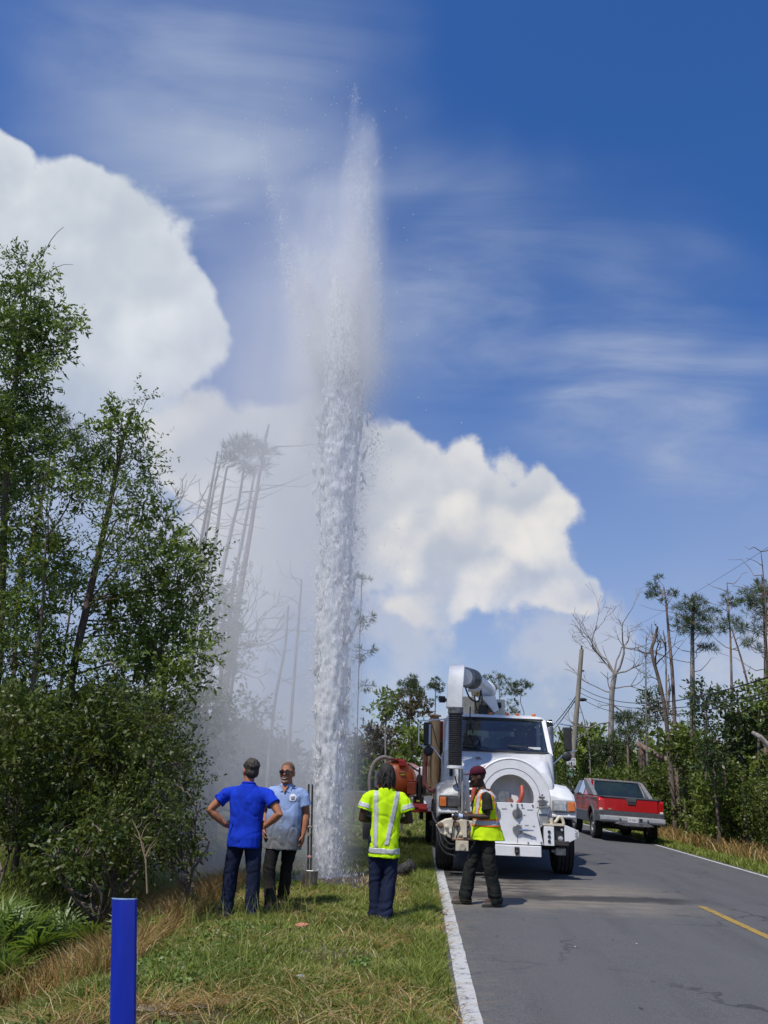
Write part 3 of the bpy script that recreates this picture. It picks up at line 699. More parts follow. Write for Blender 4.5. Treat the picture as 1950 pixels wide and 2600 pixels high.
pine('bare_pine', 'bare spindly pole close beside the twisted trunk', tr(33, *[z4(*p) for p in ((890,1500),(880,1000),(870,700),(855,600))]), .09, .02, [], RG, dead=8, deadlen=.8, bark=BARK_GREY)
pine('bare_pine', 'tall bare pole rising out of the frame at right edge', tr(28, *[z4(*p) for p in ((1650,1000),(1645,500),(1620,150),(1605,0))]), .07, .012, [], RG, dead=8, deadlen=.7, bark=BARK)
pine('bare_pine', 'distant bare leaning pole behind the utility pole', tr(48, *[z4(*p) for p in ((290,1500),(260,1330),(215,1170))]), .09, .03, [], RG, dead=5, deadlen=.8, bark=BARK_GREY)
pine('pine_tree', 'low dense pine crown under the wires beside the dead tree', tr(36, *[z4(*p) for p in ((590,1650),(585,1400),(580,1230))]), .13, .04,
     c4(36, (560,1270,50),(620,1260,50),(680,1290,50),(520,1300,30),(600,1320,60),(700,1340,40),(560,1400,60),(640,1390,60),(520,1420,40)), RG, tufts=1.0, L=.3, Wd=.022, n=14)
# vine wrapped trunks and pale leaved small trees behind the hedge
VG = 'vine covered and pale leaved small trees on the right'
for lab, Y, pts_, lm, per in [
    ('pale leaved vine covered stump below the tall pine', 27, [(1140,1110,55),(1190,1140,55),(1170,1200,60),(1200,1270,60),(1150,1080,30),(1220,1330,50),(1240,1230,30)], PALE_LEAF, 30),
    ('second vine covered stump with pale leaves right of the tall pine', 26, [(1330,1130,55),(1370,1160,40),(1310,1190,45),(1350,1240,40),(1290,1110,30),(1345,1330,30)], PALE_LEAF, 30),
    ('tall pale topped leafy tree behind the hedge near the right edge', 25, [(1430,1230,60),(1490,1250,60),(1410,1310,60),(1500,1340,80),(1440,1410,80),(1520,1430,80),(1400,1480,70),(1480,1530,80)], PALE_LEAF, 30),
    ('leafy tree at the right edge under the dark pine', 24, [(1600,1050,60),(1540,1110,50),(1640,1130,70),(1590,1200,70),(1650,1260,80),(1570,1310,60),(1640,1380,80),(1500,1180,50)], HEDGE_LEAF, 30),
    ('vine sleeve of leaves climbing the tall pine trunk', 33.6, [(1080,1080,26),(1075,1130,28),(1085,1190,30),(1080,1250,30),(1085,1310,28),(1080,1370,26)], HEDGE_LEAF, 30),
    ('pale leafy tree behind the snapped trunk', 40, [(770,1120,50),(820,1110,40),(740,1190,50),(800,1200,60),(850,1240,50),(930,1270,30),(780,1290,50)], PALE_LEAF, 26),
    ('leafy sapling with pale leaves left of the snapped trunk', 43, [(430,1470,50),(380,1510,50),(460,1530,60),(350,1580,60),(430,1600,70),(500,1490,50),(540,1560,60),(600,1520,60),(650,1460,60),(330,1440,26)], PALE_LEAF, 26),
    ('rounded green bush beside the signs at the hedge far end', 50, [(280,1480,50),(250,1540,50),(300,1560,60),(270,1630,60),(330,1660,60),(240,1700,50),(310,1720,60)], HEDGE_LEAF, 22),
    ('leafy tree between the snapped trunk and tall pine', 29, [(960,1400,40),(1000,1460,50),(1050,1400,40),(940,1480,50),(1030,1540,60),(1100,1480,60),(1000,1600,60),(1110,1580,60),(900,1540,50)], HEDGE_LEAF, 28),
    ('shaggy tree with silvery leaves above the hedge', 25, [(1180,1480,50),(1240,1450,50),(1300,1470,50),(1200,1550,60),(1280,1560,60),(1350,1530,50),(1180,1620,60),(1300,1640,60)], PALE_LEAF, 34)]:
    bx_ = sum(p[0] for p in pts_)/len(pts_); ty = min(p[1] for p in pts_)
    leafy_tree('small_tree', lab, 'tree', tr(Y, z4(bx_, 1750), z4(bx_, (ty+1750)/2), z4(bx_, ty+40)), .10, .03, c4(Y, *pts_), lm, BARK, per=per, L=.15, Wd=.07, twig=.38, k=9, group=VG, sub=3, twigrad=.012)
# snapped trunk: the stub with its fallen upper length still resting on it
o = thing('snapped_trunk', gp(*z4(680,1700), 38), 'snapped brown pine trunk with its top fallen across the hedge', 'tree')
b0 = Vector(o.location); s_top = at(*D2P(*z4(690,1500)), 38)-b0; s_end = at(*D2P(*z4(1040,1690)), 36.5)-b0
MB().tube([(0,0,-.1), s_top*.5+Vector((.03,0,0)), s_top], [.17, .15, .14], 10).build('stump', PINE_BARK, o, smooth=50)
MB().tube([s_top+Vector((-.12, .1, .1)), s_top.lerp(s_end, .5)+Vector((0, 0, .05)), s_end], [.14, .13, .11], 10).build('fallen_trunk', PINE_BARK, o, smooth=50)
mb = MB()
for _ in range(9): mb.bar(s_top+Vector((random.uniform(-.14,.14), random.uniform(-.1,.1), -.1)), s_top+Vector((random.uniform(-.2,.12), random.uniform(-.1,.1), random.uniform(.1,.32))), .03)
mb.build('splinter', mat('fresh_wood', (.45, .30, .17), (.30, .2, .12), 8), o)
o = thing('fallen_log', at(*D2P(*z4(1659,1500)), 22), 'pale fallen log sloping through leaves at the right edge', 'log')
MB().tube([Vector((.3,0,-.3)), at(*D2P(*z4(1600,1420)), 22)-Vector(o.location), at(*D2P(*z4(1545,1390)), 22.3)-Vector(o.location)], [.07, .065, .05], 9).build('log', BARK_GREY, o, smooth=50)
# hedge along the right verge
HG = 'hedge shrubs along the right verge'
spots = [(9.3,15.4,2.3,1.2),(10.6,16.6,3.2,1.5),(9.1,17.6,1.9,1.1),(10.2,18.9,2.9,1.5),(9.2,20.1,2.0,1.2),(10.9,21.2,3.3,1.6),(9.4,22.4,2.2,1.2),(10.3,24.0,2.7,1.5),(9.2,25.6,2.0,1.3),(10.8,26.6,3.0,1.6),
         (9.5,28.2,2.1,1.3),(10.6,30.2,2.8,1.6),(9.5,32.0,2.2,1.4),(10.9,34.0,3.0,1.7),(9.6,36.2,2.2,1.5),(10.8,39.0,3.0,1.8),(9.4,41.0,2.3,1.5),(12.2,18.0,3.9,1.6),(12.6,22.5,4.1,1.7),(12.6,27.5,3.9,1.7),(12.8,33.0,3.8,1.9),(8.8,44.5,2.6,1.8),(11.5,14.6,2.8,1.4),(12.4,15.8,3.6,1.5)]
rank = sorted(range(len(spots)), key=lambda i: spots[i][1])
ordn = ['nearest', 'second nearest', 'third nearest', 'fourth nearest', 'fifth nearest', 'sixth nearest', 'seventh nearest', 'eighth nearest', 'ninth nearest', 'tenth nearest', 'eleventh nearest', 'twelfth nearest', 'thirteenth nearest', 'fourteenth nearest', 'fifteenth nearest', 'sixteenth nearest', 'seventeenth nearest', 'eighteenth nearest', 'nineteenth nearest', 'twentieth nearest', 'twenty-first nearest', 'twenty-second nearest', 'second farthest', 'farthest']
for i, (x, y, h, r) in enumerate(spots):
    h *= 1.3
    z = gz(x, y); o = thing('hedge_shrub', (x, y, z-.05), '%s of the green shrubs massed along the right verge' % ordn[rank.index(i)], 'shrub', HG)
    cls_ = []; mb = MB()
    for k in range(10):
        a = random.random()*2*PI; rr = r*math.sqrt(random.random())*.75; hz = .25+(h-.5)*random.random()*(1-.35*rr/r)
        p = Vector((math.cos(a)*rr, math.sin(a)*rr, hz)); q = .42+.3*random.random()
        cls_.append((p, (q, q, q*.85))); limb(mb, (0, 0, 0), p, .025, .008, .12, 5, 4)
    mb.build('trunk', BARK, o, smooth=60)
    V, F, T_ = clump_leaves(cls_, 36 if y < 24 else 22, .095 if y < 24 else .13, .04 if y < 24 else .06, .3, 9)
    link('crown', raw_mesh('crown', V, F, T_), HEDGE_LEAF if i % 3 else SHRUB_LEAF, o)
# ------------------------------------------------------------------ woods that close the view, read as one mass
def wood_mass(name, label, boxes, lm, per, seed):
    cls_ = []
    for (x0, x1, y0, y1, h, n) in boxes:
        for _ in range(n):
            x = random.uniform(x0, x1); y = random.uniform(y0, y1); q = random.uniform(.8, 1.7)
            cls_.append((Vector((x, y, random.uniform(.3, h)*random.uniform(.5, 1))), (q, q, q*.9)))
    V, F, T_ = clump_leaves(cls_, per, .52, .27, .7, 8)
    o = link(name, raw_mesh(name, V, F, T_), lm); tag(o, label, 'woods', kind='stuff'); return o
wood_mass('far_woods', 'far dark green woods closing the view along the left', [(-26,-7,24,44,3.6,70),(-30,-9,44,75,4.5,70),(-40,-14,14,30,3.8,40)], SHRUB_LEAF, 4.4, 1)
wood_mass('far_woods', 'far green woods closing the view along the right and ahead', [(13,30,14,44,3.6,80),(9,34,46,80,4.5,80),(-8,14,85,110,5.0,60)], HEDGE_LEAF, 3.8, 2)

# ------------------------------------------------------------------ grass and ground cover
def blades(P, H, Wd, lean, tint, name, label, m):
    n = len(P); a = rng.random(n)*2*PI; ln = lean*(.3+rng.random(n))
    d = np.stack([np.cos(a)*ln, np.sin(a)*ln, np.ones(n)], 1); b = rng.random(n)*2*PI
    S = np.stack([np.cos(b), np.sin(b), np.zeros(n)], 1)*(Wd*(.6+.8*rng.random(n)))[:, None]*.5
    H = H[:, None]; M_ = P+d*H*.55; hor = d.copy(); hor[:, 2] = 0
    Tp = P+d*H*.95+hor*H*.55-np.array([0, 0, .12])*H*ln[:, None]
    V = np.stack([P-S, P+S, M_+S*.8, M_-S*.8, Tp+S*.15, Tp-S*.15], 1).reshape(-1, 3)
    i = np.arange(n)[:, None]*6
    F = np.concatenate([i+np.array([[0, 1, 2, 3]]), i+np.array([[3, 2, 4, 5]])], 1).reshape(-1, 4)
    o = link(name, raw_mesh(name, V, F, np.repeat(tint, 2)), m); return tag(o, label, 'grass', kind='stuff')
def zof(X, Y): return np.array([gz(float(x), float(y)) for x, y in zip(X, Y)])
def pn(x, y, s, o): return np.array([mnoise.noise((a*s, b*s, o)) for a, b in zip(x, y)])
def scatter(n, x0, x1, y0, y1, power=1.0):
    X = x0+(x1-x0)*rng.random(n); Y = y0+(y1-y0)*rng.random(n)**power; return X, Y
GRASS = leaf_mat('grass_blade', (.125, .175, .028), (.33, .37, .095), (.56, .50, .27), .40, .6, .2)
DRY = leaf_mat('dry_grass_blade', (.25, .15, .045), (.45, .31, .13), (.60, .50, .30), .3, .7, .2)
def ghit(dx, dy):
    d = ray(dx/DS, dy/DS); p = Vector((0, 0, CAM_H))+d*((-.03-CAM_H)/d.z); return p.x, p.y
BARE = [(*ghit(x, y), rx_, ry_) for x, y, rx_, ry_ in ((330,2178,.13,.10),(372,2192,.09,.06),(495,2168,.12,.12),(440,2180,.10,.05),(925,2204,.16,.09),(870,2158,.14,.06),(185,2092,.16,.09),(700,2010,.22,.12),(640,2040,.16,.08),(560,2120,.15,.07),(780,2070,.26,.12),(820,2120,.18,.08))]
def avoid(X, Y):                       # the hole, trodden and sandy spots stay thin
    k = np.ones(len(X), bool)
    k &= ((X+1.42)/.55)**2+((Y-13.75)/.6)**2 > 1
    for i, (bx_, by_, ra, rb) in enumerate(BARE): k &= (((X-bx_)/ra)**2+((Y-by_)/rb)**2 > .55+.9*rng.random(len(X))) | (rng.random(len(X)) < (.10 if i < 7 else .45))
    return k
SAND = mat('pale_sand', (.30, .265, .21), (.21, .18, .135), 14, .95, spec=.1, bump=.5, c3=(.20, .16, .11), s3=6)
for i, (bx_, by_, ra, rb) in enumerate(BARE[:7]):
    ring = [(bx_+math.cos(a)*ra*(1+.35*mnoise.noise((math.cos(a)*2, math.sin(a)*2, i*3.1))), by_+math.sin(a)*rb*(1+.35*mnoise.noise((math.cos(a)*2, math.sin(a)*2, 9+i*2.3)))) for a in np.linspace(0, 2*PI, 25)[:-1]]
    V = [(bx_, by_, gz(bx_, by_)+.012)]+[(x, y, gz(x, y)+.003) for x, y in ring]
    o = link('ground_sand_patch', raw_mesh('sand', np.array(V), np.array([(0, 1+k, 1+(k+1) % 24) for k in range(24)])), SAND, smooth=180); o['kind'] = 'structure'
# verge grass: near part dense, farther part thinner
X, Y = scatter(132000, -4.2, .30, 4.6, 12, 1.15); X2, Y2 = scatter(54000, -3.8, .30, 12, 21, 1.2); X3, Y3 = scatter(22000, -3.5, .3, 21, 48, 1.3)
X = np.concatenate([X, X2, X3]); Y = np.concatenate([Y, Y2, Y3])
dens = pn(X, Y, .9, 4)*.9+pn(X, Y, 3.1, 8)*.5
keep = (rng.random(len(X)) < np.clip(.72+dens*1.1, .12, 1)) & avoid(X, Y)
X, Y, dens = X[keep], Y[keep], dens[keep]
edge = np.clip((.30-X)/.5, 0, 1)
H = (.045+.05*rng.random(len(X)))*(1+np.clip(dens, -.3, .6))*(1+.6*(1-edge)*(rng.random(len(X)) < .5)*(X < .2))*np.clip(.8+Y*.012, .8, 1.15)
tint = np.clip(.42-dens*.55+rng.normal(size=len(X))*.2+.12*(pn(X, Y, .6, 20) > .12), 0, .86)
tint[rng.random(len(X)) < .10] = 1.0
blades(np.stack([X, Y, zof(X, Y)-.004], 1), H, .0055+.0006*Y, .75, tint, 'grass', 'short patchy grass covering the left verge', GRASS)
# straw and clippings lying in the verge
X, Y = scatter(15000, -2.9, .32, 4.6, 16, 1.2); d2 = pn(X, Y, .7, 30)
k = (rng.random(len(X)) < np.clip(.25+d2*1.6, 0.02, 1)) & avoid(X, Y); X, Y = X[k], Y[k]
X = np.concatenate([X]+[np.full(60, b[0])+rng.normal(size=60)*b[2]*.7 for b in BARE[:7]]); Y = np.concatenate([Y]+[np.full(60, b[1])+rng.normal(size=60)*b[3]*.7 for b in BARE[:7]])
blades(np.stack([X, Y, zof(X, Y)+.004], 1), .06+.09*rng.random(len(X)), np.full(len(X), .006)+.0003*Y, 2.6, rng.random(len(X)), 'straw', 'dry straw strewn over the worn verge', DRY)
# taller tufts along the pavement edge, and stray seed stalks
X, Y = scatter(8000, -.06, .25, 5, 20); X = X+.03*np.sin(Y*3); k = pn(X, Y, 1.4, 3) > -.05; X, Y = X[k], Y[k]
blades(np.stack([X, Y, zof(X, Y)-.004], 1), .08+.10*rng.random(len(X)), np.full(len(X), .009), .7, rng.random(len(X))*.8, 'edge_grass', 'taller grass tufts fringing the white edge line', GRASS)
X, Y = scatter(420, -3.0, -1.2, 6.5, 10.6); blades(np.stack([X, Y, zof(X, Y)], 1), .22+.22*rng.random(len(X)), np.full(len(X), .006), .35, .5+.4*rng.random(len(X)), 'seed_stalk_grass', 'thin tall grass stalks in front of the blue shirted man', GRASS)
# dry rust coloured grass on the bank of the swale
X, Y = scatter(34000, -4.4, -2.5, 7.6, 13.5); c = -3.2-.05*(Y-9); k = np.abs(X-c) < .5+.45*rng.random(len(X)); X, Y = X[k], Y[k]
blades(np.stack([X, Y, zof(X, Y)-.01], 1), .16+.24*rng.random(len(X)), np.full(len(X), .008), .55, rng.random(len(X)), 'dry_grass', 'rust brown dry grass on the ditch bank', DRY)
X, Y = scatter(15000, -6.5, -3.6, 5.2, 15); k = pn(X, Y, .8, 12) > -.25; X, Y = X[k], Y[k]
blades(np.stack([X, Y, zof(X, Y)-.01], 1), .14+.28*rng.random(len(X)), np.full(len(X), .011), .6, np.clip(rng.random(len(X))*.9, 0, .8), 'ditch_grass', 'rank green grass filling the ditch at lower left', GRASS)
# right verge
X, Y = scatter(26000, RX1-.02, 9.6, 12, 46, 1.4); blades(np.stack([X, Y, zof(X, Y)-.005], 1), .06+.10*rng.random(len(X))+.14*(X > 8.4)*rng.random(len(X)), .012+.0006*Y, .7, np.clip(.45+rng.normal(size=len(X))*.25, 0, .87), 'right_verge_grass', 'yellowish grass strip along the right edge of the road', GRASS)
X, Y = scatter(7000, 8.2, 9.8, 13, 34, 1.3); blades(np.stack([X, Y, zof(X, Y)-.005], 1), .2+.35*rng.random(len(X)), .012+.0004*Y, .5, rng.random(len(X)), 'right_dry_grass', 'tan dry grass at the foot of the right hedge', DRY)
# broadleaf weeds creeping through the verge
X, Y = scatter(34000, -4.2, -.4, 4.6, 9.5, 1.1); d3 = pn(X, Y, .8, 41); k = (d3-(X+2.2)*.12 > .05); X, Y = X[k], Y[k]; n = len(X)
P = np.stack([X, Y, zof(X, Y)+.01+.05*rng.random(n)], 1); A = unit(np.stack([rng.normal(size=n), rng.normal(size=n), .25+.2*rng.random(n)], 1))
V, F = leaf_quads(P, A, .032+.022*rng.random(n), .020+.012*rng.random(n), .15)
tag(link('ground_cover', raw_mesh('ground_cover', V, F, rng.random(n)*.87), leaf_mat('weed_leaf', (.075, .145, .025), (.21, .29, .065), None, .3)), 'low broadleaf weeds creeping over the verge at lower left', 'weeds', kind='stuff')

# ------------------------------------------------------------------ saw palmettos: every frond is a part
PALM = leaf_mat('palmetto_leaf', (.095, .155, .025), (.21, .30, .06), (.46, .38, .11), .42, .4)
PALM_OLD = leaf_mat('old_palmetto_leaf', (.30, .26, .06), (.42, .36, .12), None, .3, .5)
def frond_mesh(L, nseg, span, seed):
    rs = np.random.default_rng(seed); V, F, T_ = [], [], []
    V += [(-.008, 0, 0), (.008, 0, 0), (.006, 0, L*.95), (-.006, 0, L*.95)]; F.append((0, 1, 2, 3)); T_.append(.1)
    for i in range(nseg):
        a = -span/2+span*i/(nseg-1)+rs.normal()*.03; l = L*(.62+.30*math.cos(a*.55))*(.9+.2*rs.random()); w = .0105
        b = np.array([0, 0, L*.93]); d = np.array([math.sin(a), -.12+.2*rs.normal()*.5, math.cos(a)]); s = np.array([math.cos(a), 0, -math.sin(a)])*w
        m_ = b+d*l*.5; t = b+d*l+np.array([0, -.25*l*rs.random(), -.12*l]); k = len(V)
        V += [tuple(b-s*.4), tuple(b+s*.4), tuple(m_+s+np.array([0, .012, 0])), tuple(m_-s+np.array([0, .012, 0])), tuple(t+s*.1), tuple(t-s*.1)]
        F += [(k, k+1, k+2, k+3), (k+3, k+2, k+4, k+5)]; tt = .1+.7*rs.random(); T_ += [tt, tt]
    return raw_mesh('frond', np.array(V), np.array(F), np.array(T_))
FR = [frond_mesh(.36, 26, R(200), 1), frond_mesh(.32, 24, R(170), 2), frond_mesh(.40, 28, R(225), 3)]
for f in FR: f.materials.append(PALM)
FO = frond_mesh(.36, 15, R(180), 5); FO.materials.append(PALM_OLD)
def palmetto(x, y, n, s, label, old=0, tilt=.7):
    o = thing('saw_palmetto', (x, y, gz(x, y)-.02), label, 'palmetto', 'saw palmettos in the left brush')
    for k in range(n+old):
        f = bpy.data.objects.new('frond', FO if k >= n else FR[k % 3]); col.objects.link(f); f.parent = o
        a = 2*PI*k/(n+old)+random.random()*.5; t = tilt*(.25+.95*random.random()) if k < n else 1.25
        f.rotation_euler = (t, 0, a); q = s*(.8+.4*random.random()); f.scale = (q, q, q)
        if k >= n: f['label'] = 'yellowed old frond'
for (dx, dy, Y, n, s, lab, old) in [(62,1895,8.5,15,1.1,'largest bright palmetto at the left edge',1),(150,1800,9.0,4,1.0,'small upright palmetto with one tall fan above the others',0),(10,1850,8.6,11,1.05,'palmetto cut off by the left edge',0),
        (225,1850,8.8,6,1.0,'palmetto in shade right of the largest one',1),(280,1900,8.9,4,.8,'low palmetto nearest the bare twig',2),(25,1985,7.9,8,.75,'low palmetto below the largest one at the left edge',1)]:
    p = gp(dx, dy, Y); palmetto(p.x, p.y, n, s, lab, old)
# bare twig
p = gp(318,1930, 8.6); o = thing('bare_twig_plant', p, 'leafless forked twig standing against the dark brush', 'plant')
mb = MB(); q = [at(*D2P(*a), 8.6)-p for a in ((318,1930),(315,1860),(300,1800),(285,1770))]; mb.tube(q, [.011, .010, .007, .003], 5)
for a, b in (((314,1850),(348,1790)),((305,1815),(322,1778)),((312,1840),(290,1800)),((296,1790),(305,1768)),((314,1855),(340,1815))): limb(mb, at(*D2P(*a), 8.6)-p, at(*D2P(*b), 8.6)-p, .006, .002, .08, 5, 4)
mb.build('stem', mat('pale_twig', (.30, .22, .13), (.2, .15, .09), 10), o)

# ------------------------------------------------------------------ the burst main: water column, drops and drifting spray
GY = 13.9
SRC = at(*D2P(709, 1903), GY); SRC.z = gz(SRC.x, SRC.y)
def gpt(x, y): p = at(*D2P(x, y), GY); return np.array(p)
prof = [(1903,709,26),(1800,711,31),(1700,713,36),(1600,716,42),(1500,720,45),(1400,722,46),(1300,726,48),(1200,729,49),(1100,733,55),(1000,738,66),(900,742,74),(800,743,78),(700,742,80),(620,735,84),(560,722,92)]
py_ = np.array([p[0] for p in prof])[::-1]; pxc = np.array([p[1] for p in prof])[::-1]; phw = np.array([p[2] for p in prof])[::-1]
spikes = [(768,175,30,.35),(785,245,52,1.0),(815,265,26,.5),(800,350,48,.8),(760,400,70,.8),(800,545,34,.9),(690,480,55,.55),(640,520,26,.7),(655,545,34,.8),(615,570,26,.4),(555,280,24,.30),(562,190,16,.10),(590,440,34,.35),(720,430,60,.5),(740,560,60,.8)]
def jets(ncl, per):
    C = []; S = []
    k1 = int(ncl*.74)
    y = 540+1365*rng.random(k1)**.92
    x = np.interp(y, py_, pxc)+np.interp(y, py_, phw)*np.clip(rng.normal(size=k1)*.50, -1.25, 1.0)
    C.append(np.stack([x, y], 1)); S.append(np.interp(y, [540, 1000, 1900], [1.25, 1.15, .55]))
    w = np.array([s[3] for s in spikes]); k2 = ncl-k1; idx = rng.choice(len(spikes), k2, p=w/w.sum())
    for i, (sx, sy, sw, _) in enumerate(spikes):
        n = int((idx == i).sum()); t = rng.random(n)**.75
        ly = (800-sy)*1.0; yy = sy+t*ly; bx = np.interp(yy, [sy, 800], [sx, .35*sx+.65*742])
        C.append(np.stack([bx+rng.normal(size=n)*sw*.36*np.sqrt(t+.02), yy], 1)); S.append(np.full(n, .9))
    C = np.concatenate(C); S = np.concatenate(S); n = len(C)
    W3 = np.array([gpt(a, b) for a, b in C]); hw = np.interp(C[:, 1], py_, phw)/DS*GY/FPX
    W3[:, 1] += rng.normal(size=n)*hw*.5
    cnt = np.maximum(3, (per*(.35+1.3*rng.random(n))*np.interp(C[:, 1], [175, 520, 900, 1900], [.20, .45, 1, 1.1])).astype(int))
    P = np.repeat(W3, cnt, 0); s_ = np.repeat(S, cnt); m = len(P)
    t = np.abs(rng.normal(size=m)); P[:, 2] -= t*.26*s_                        # feathered downwards from each leading tip
    P[:, 0] += rng.normal(size=m)*(.018+.055*t)*s_; P[:, 1] += rng.normal(size=m)*(.02+.06*t)*s_
    up = np.repeat(np.interp(C[:, 1], [200, 1900], [.0, 1.0]), cnt)
    return P, up
P, up = jets(2600, 84)
k_ = 3600; a_ = rng.random(k_)*2*PI; r_ = np.abs(rng.normal(size=k_))*.30+.12
P = np.concatenate([P, np.stack([SRC.x+np.cos(a_)*r_, SRC.y+np.sin(a_)*r_*.8, SRC.z+.03+np.abs(rng.normal(size=k_))*.22*np.exp(-r_*1.2)], 1)])
P = P[P[:, 2] > SRC.z+.02]; P = P[rng.random(len(P)) < np.interp(P[:, 2], [0, 1.5, 7, 10], [.16, .12, .26, .9])]
n = len(P); print('water drops', n)
up = np.interp(P[:, 2], [0, 15], [1, 0])
Ld = (.016+.05*rng.random(n)**2)*(.75+.5*up); Wd = (.0026+.0036*rng.random(n))*np.interp(P[:, 2], [0, 6, 14], [1.15, 1.0, .8])
ax = unit(np.stack([rng.normal(size=n)*.22, rng.normal(size=n)*.22, np.ones(n)], 1)); b1 = unit(np.cross(ax, rng.normal(size=(n, 3)))); b2 = np.cross(ax, b1)
L_ = Ld[:, None]; w_ = Wd[:, None]
V = np.stack([P+ax*L_*.7, P-ax*L_*.3+b1*w_, P-ax*L_*.3-b1*w_*.5+b2*w_*.87, P-ax*L_*.3-b1*w_*.5-b2*w_*.87], 1).reshape(-1, 3)
i = np.arange(n)[:, None]*4
F = np.concatenate([i+np.array([[0, 1, 2]]), i+np.array([[0, 2, 3]]), i+np.array([[0, 3, 1]]), i+np.array([[1, 3, 2]])], 1).reshape(-1, 3)
wm = bpy.data.materials.new('white_water'); wm.use_nodes = True; T = NT(wm.node_tree); bb = wm.node_tree.nodes['Principled BSDF']
bb.inputs['Base Color'].default_value = (.97, .98, .99, 1); bb.inputs['Roughness'].default_value = .35
trn = T.node('ShaderNodeBsdfTranslucent'); trn.inputs[0].default_value = (.985, .99, 1.0, 1)
mx = T.node('ShaderNodeMixShader'); mx.inputs[0].default_value = .5
wm.node_tree.links.new(bb.outputs[0], mx.inputs[1]); wm.node_tree.links.new(trn.outputs[0], mx.inputs[2]); wm.node_tree.links.new(mx.outputs[0], wm.node_tree.nodes['Material Output'].inputs[0])
geyser = link('water_jet', raw_mesh('water_jet', V, F), wm, smooth=180)
tag(geyser, 'towering white jet of water bursting from the grass verge', 'water jet', kind='stuff')
# the solid heart of the jet: ragged upward tongues of white water packed along its axis
def tongues(N, nu=8, mv=7):
    y = 770+1132*rng.random(N)**.66; hw = np.interp(y, py_, phw)/DS*GY/FPX
    fx = rng.uniform(-.9, .80, N)
    xc = np.interp(y, py_, pxc)+np.interp(y, py_, phw)*fx
    C = np.array([gpt(a, b) for a, b in zip(xc, y)]); C[:, 1] -= np.sqrt(np.maximum(.03, .62-fx**2*.8))*hw*.75*rng.choice([1, 1, -1], N)
    r = hw*(.025+.055*rng.random(N))*np.interp(y, [770, 1050, 1900], [.45, .95, 1.25]); rz = r*(2.2+3.6*rng.random(N))
    t = np.linspace(-.96, .985, mv); a = np.linspace(0, 2*PI, nu, endpoint=False)
    tt, aa = np.meshgrid(t, a, indexing='ij'); rad = np.sqrt(1-tt**2)*(1-.45*tt)
    tmpl = np.stack([rad*np.cos(aa), rad*np.sin(aa), tt], -1).reshape(-1, 3)
    V = tmpl[None]*np.stack([r, r, rz], 1)[:, None, :]*(1+.40*rng.normal(size=(N, nu*mv, 1)))
    V[:, :, 0] += V[:, :, 2]*rng.normal(size=(N, 1))*.16
    V = V+C[:, None, :]; V[:, :, 2] = np.maximum(V[:, :, 2], SRC.z-.02)
    q = []
    for i in range(mv-1):
        for k in range(nu): q.append((i*nu+k, i*nu+(k+1) % nu, (i+1)*nu+(k+1) % nu, (i+1)*nu+k))
    F = (np.arange(N)[:, None, None]*nu*mv+np.array(q)[None]).reshape(-1, 4)
    return V.reshape(-1, 3), F
fm = bpy.data.materials.new('foaming_water'); fm.use_nodes = True; T = NT(fm.node_tree); bb = fm.node_tree.nodes['Principled BSDF']
bb.inputs['Base Color'].default_value = (.985, .99, .995, 1); bb.inputs['Roughness'].default_value = .5; bb.inputs['Specular IOR Level'].default_value = .3
fc = T.node('ShaderNodeTexCoord').outputs['Object']
trn = T.node('ShaderNodeBsdfTranslucent'); trn.inputs[0].default_value = (.985, .99, .995, 1); mx = T.node('ShaderNodeMixShader'); mx.inputs[0].default_value = .5
fm.node_tree.links.new(bb.outputs[0], mx.inputs[1]); fm.node_tree.links.new(trn.outputs[0], mx.inputs[2])
tp_ = T.node('ShaderNodeBsdfTransparent'); mt_ = T.node('ShaderNodeMixShader')
T.set(mt_.inputs[0], T.ss(T.noise(T.mapping(fc, sc=(1, 1, .40)), 42, 4, .78), .46, .66, .04, .96))
fm.node_tree.links.new(mx.outputs[0], mt_.inputs[1]); fm.node_tree.links.new(tp_.outputs[0], mt_.inputs[2]); fm.node_tree.links.new(mt_.outputs[0], fm.node_tree.nodes['Material Output'].inputs[0])
V, F = tongues(480)
# smooth trunk of the jet inside the tongues
ny_, nu_ = 330, 56; rows = []
for j, yv in enumerate(np.linspace(1908, 590, ny_)):
    c = gpt(np.interp(yv, py_, pxc)-np.interp(yv, [590, 1100, 1900], [6, 4, 0]), yv); hw_ = np.interp(yv, py_, phw)/DS*GY/FPX; R_ = hw_*np.interp(yv, [590, 680, 820, 1100, 1900], [.04, .40, .62, .68, .74])
    for k in range(nu_):
        a = 2*PI*k/nu_; ca, sa = math.cos(a), math.sin(a); z = c[2]
        q = 1+.20*mnoise.noise((ca*1.2, sa*1.2, z*.9))+.16*mnoise.noise((ca*3.2, sa*3.2, z*2.2+5))+.12*mnoise.noise((ca*7, sa*7, z*5.5+9))+.09*mnoise.noise((ca*14, sa*14, z*11))
        rows.append((c[0]+ca*R_*q, c[1]+sa*R_*q, z))
tf_ = np.array([(j*nu_+k, j*nu_+(k+1) % nu_, (j+1)*nu_+(k+1) % nu_, (j+1)*nu_+k) for j in range(ny_-1) for k in range(nu_)])
sm_ = bpy.data.materials.new('white_water_trunk'); sm_.use_nodes = True; T2 = NT(sm_.node_tree); b2_ = sm_.node_tree.nodes['Principled BSDF']; b2_.inputs['Base Color'].default_value = (.97, .98, .99, 1); b2_.inputs['Roughness'].default_value = .6; b2_.inputs['Specular IOR Level'].default_value = .2
tc_ = T2.node('ShaderNodeTexCoord').outputs['Object']; tr2 = T2.node('ShaderNodeBsdfTranslucent'); tr2.inputs[0].default_value = (.97, .98, .99, 1); m2_ = T2.node('ShaderNodeMixShader'); m2_.inputs[0].default_value = .4
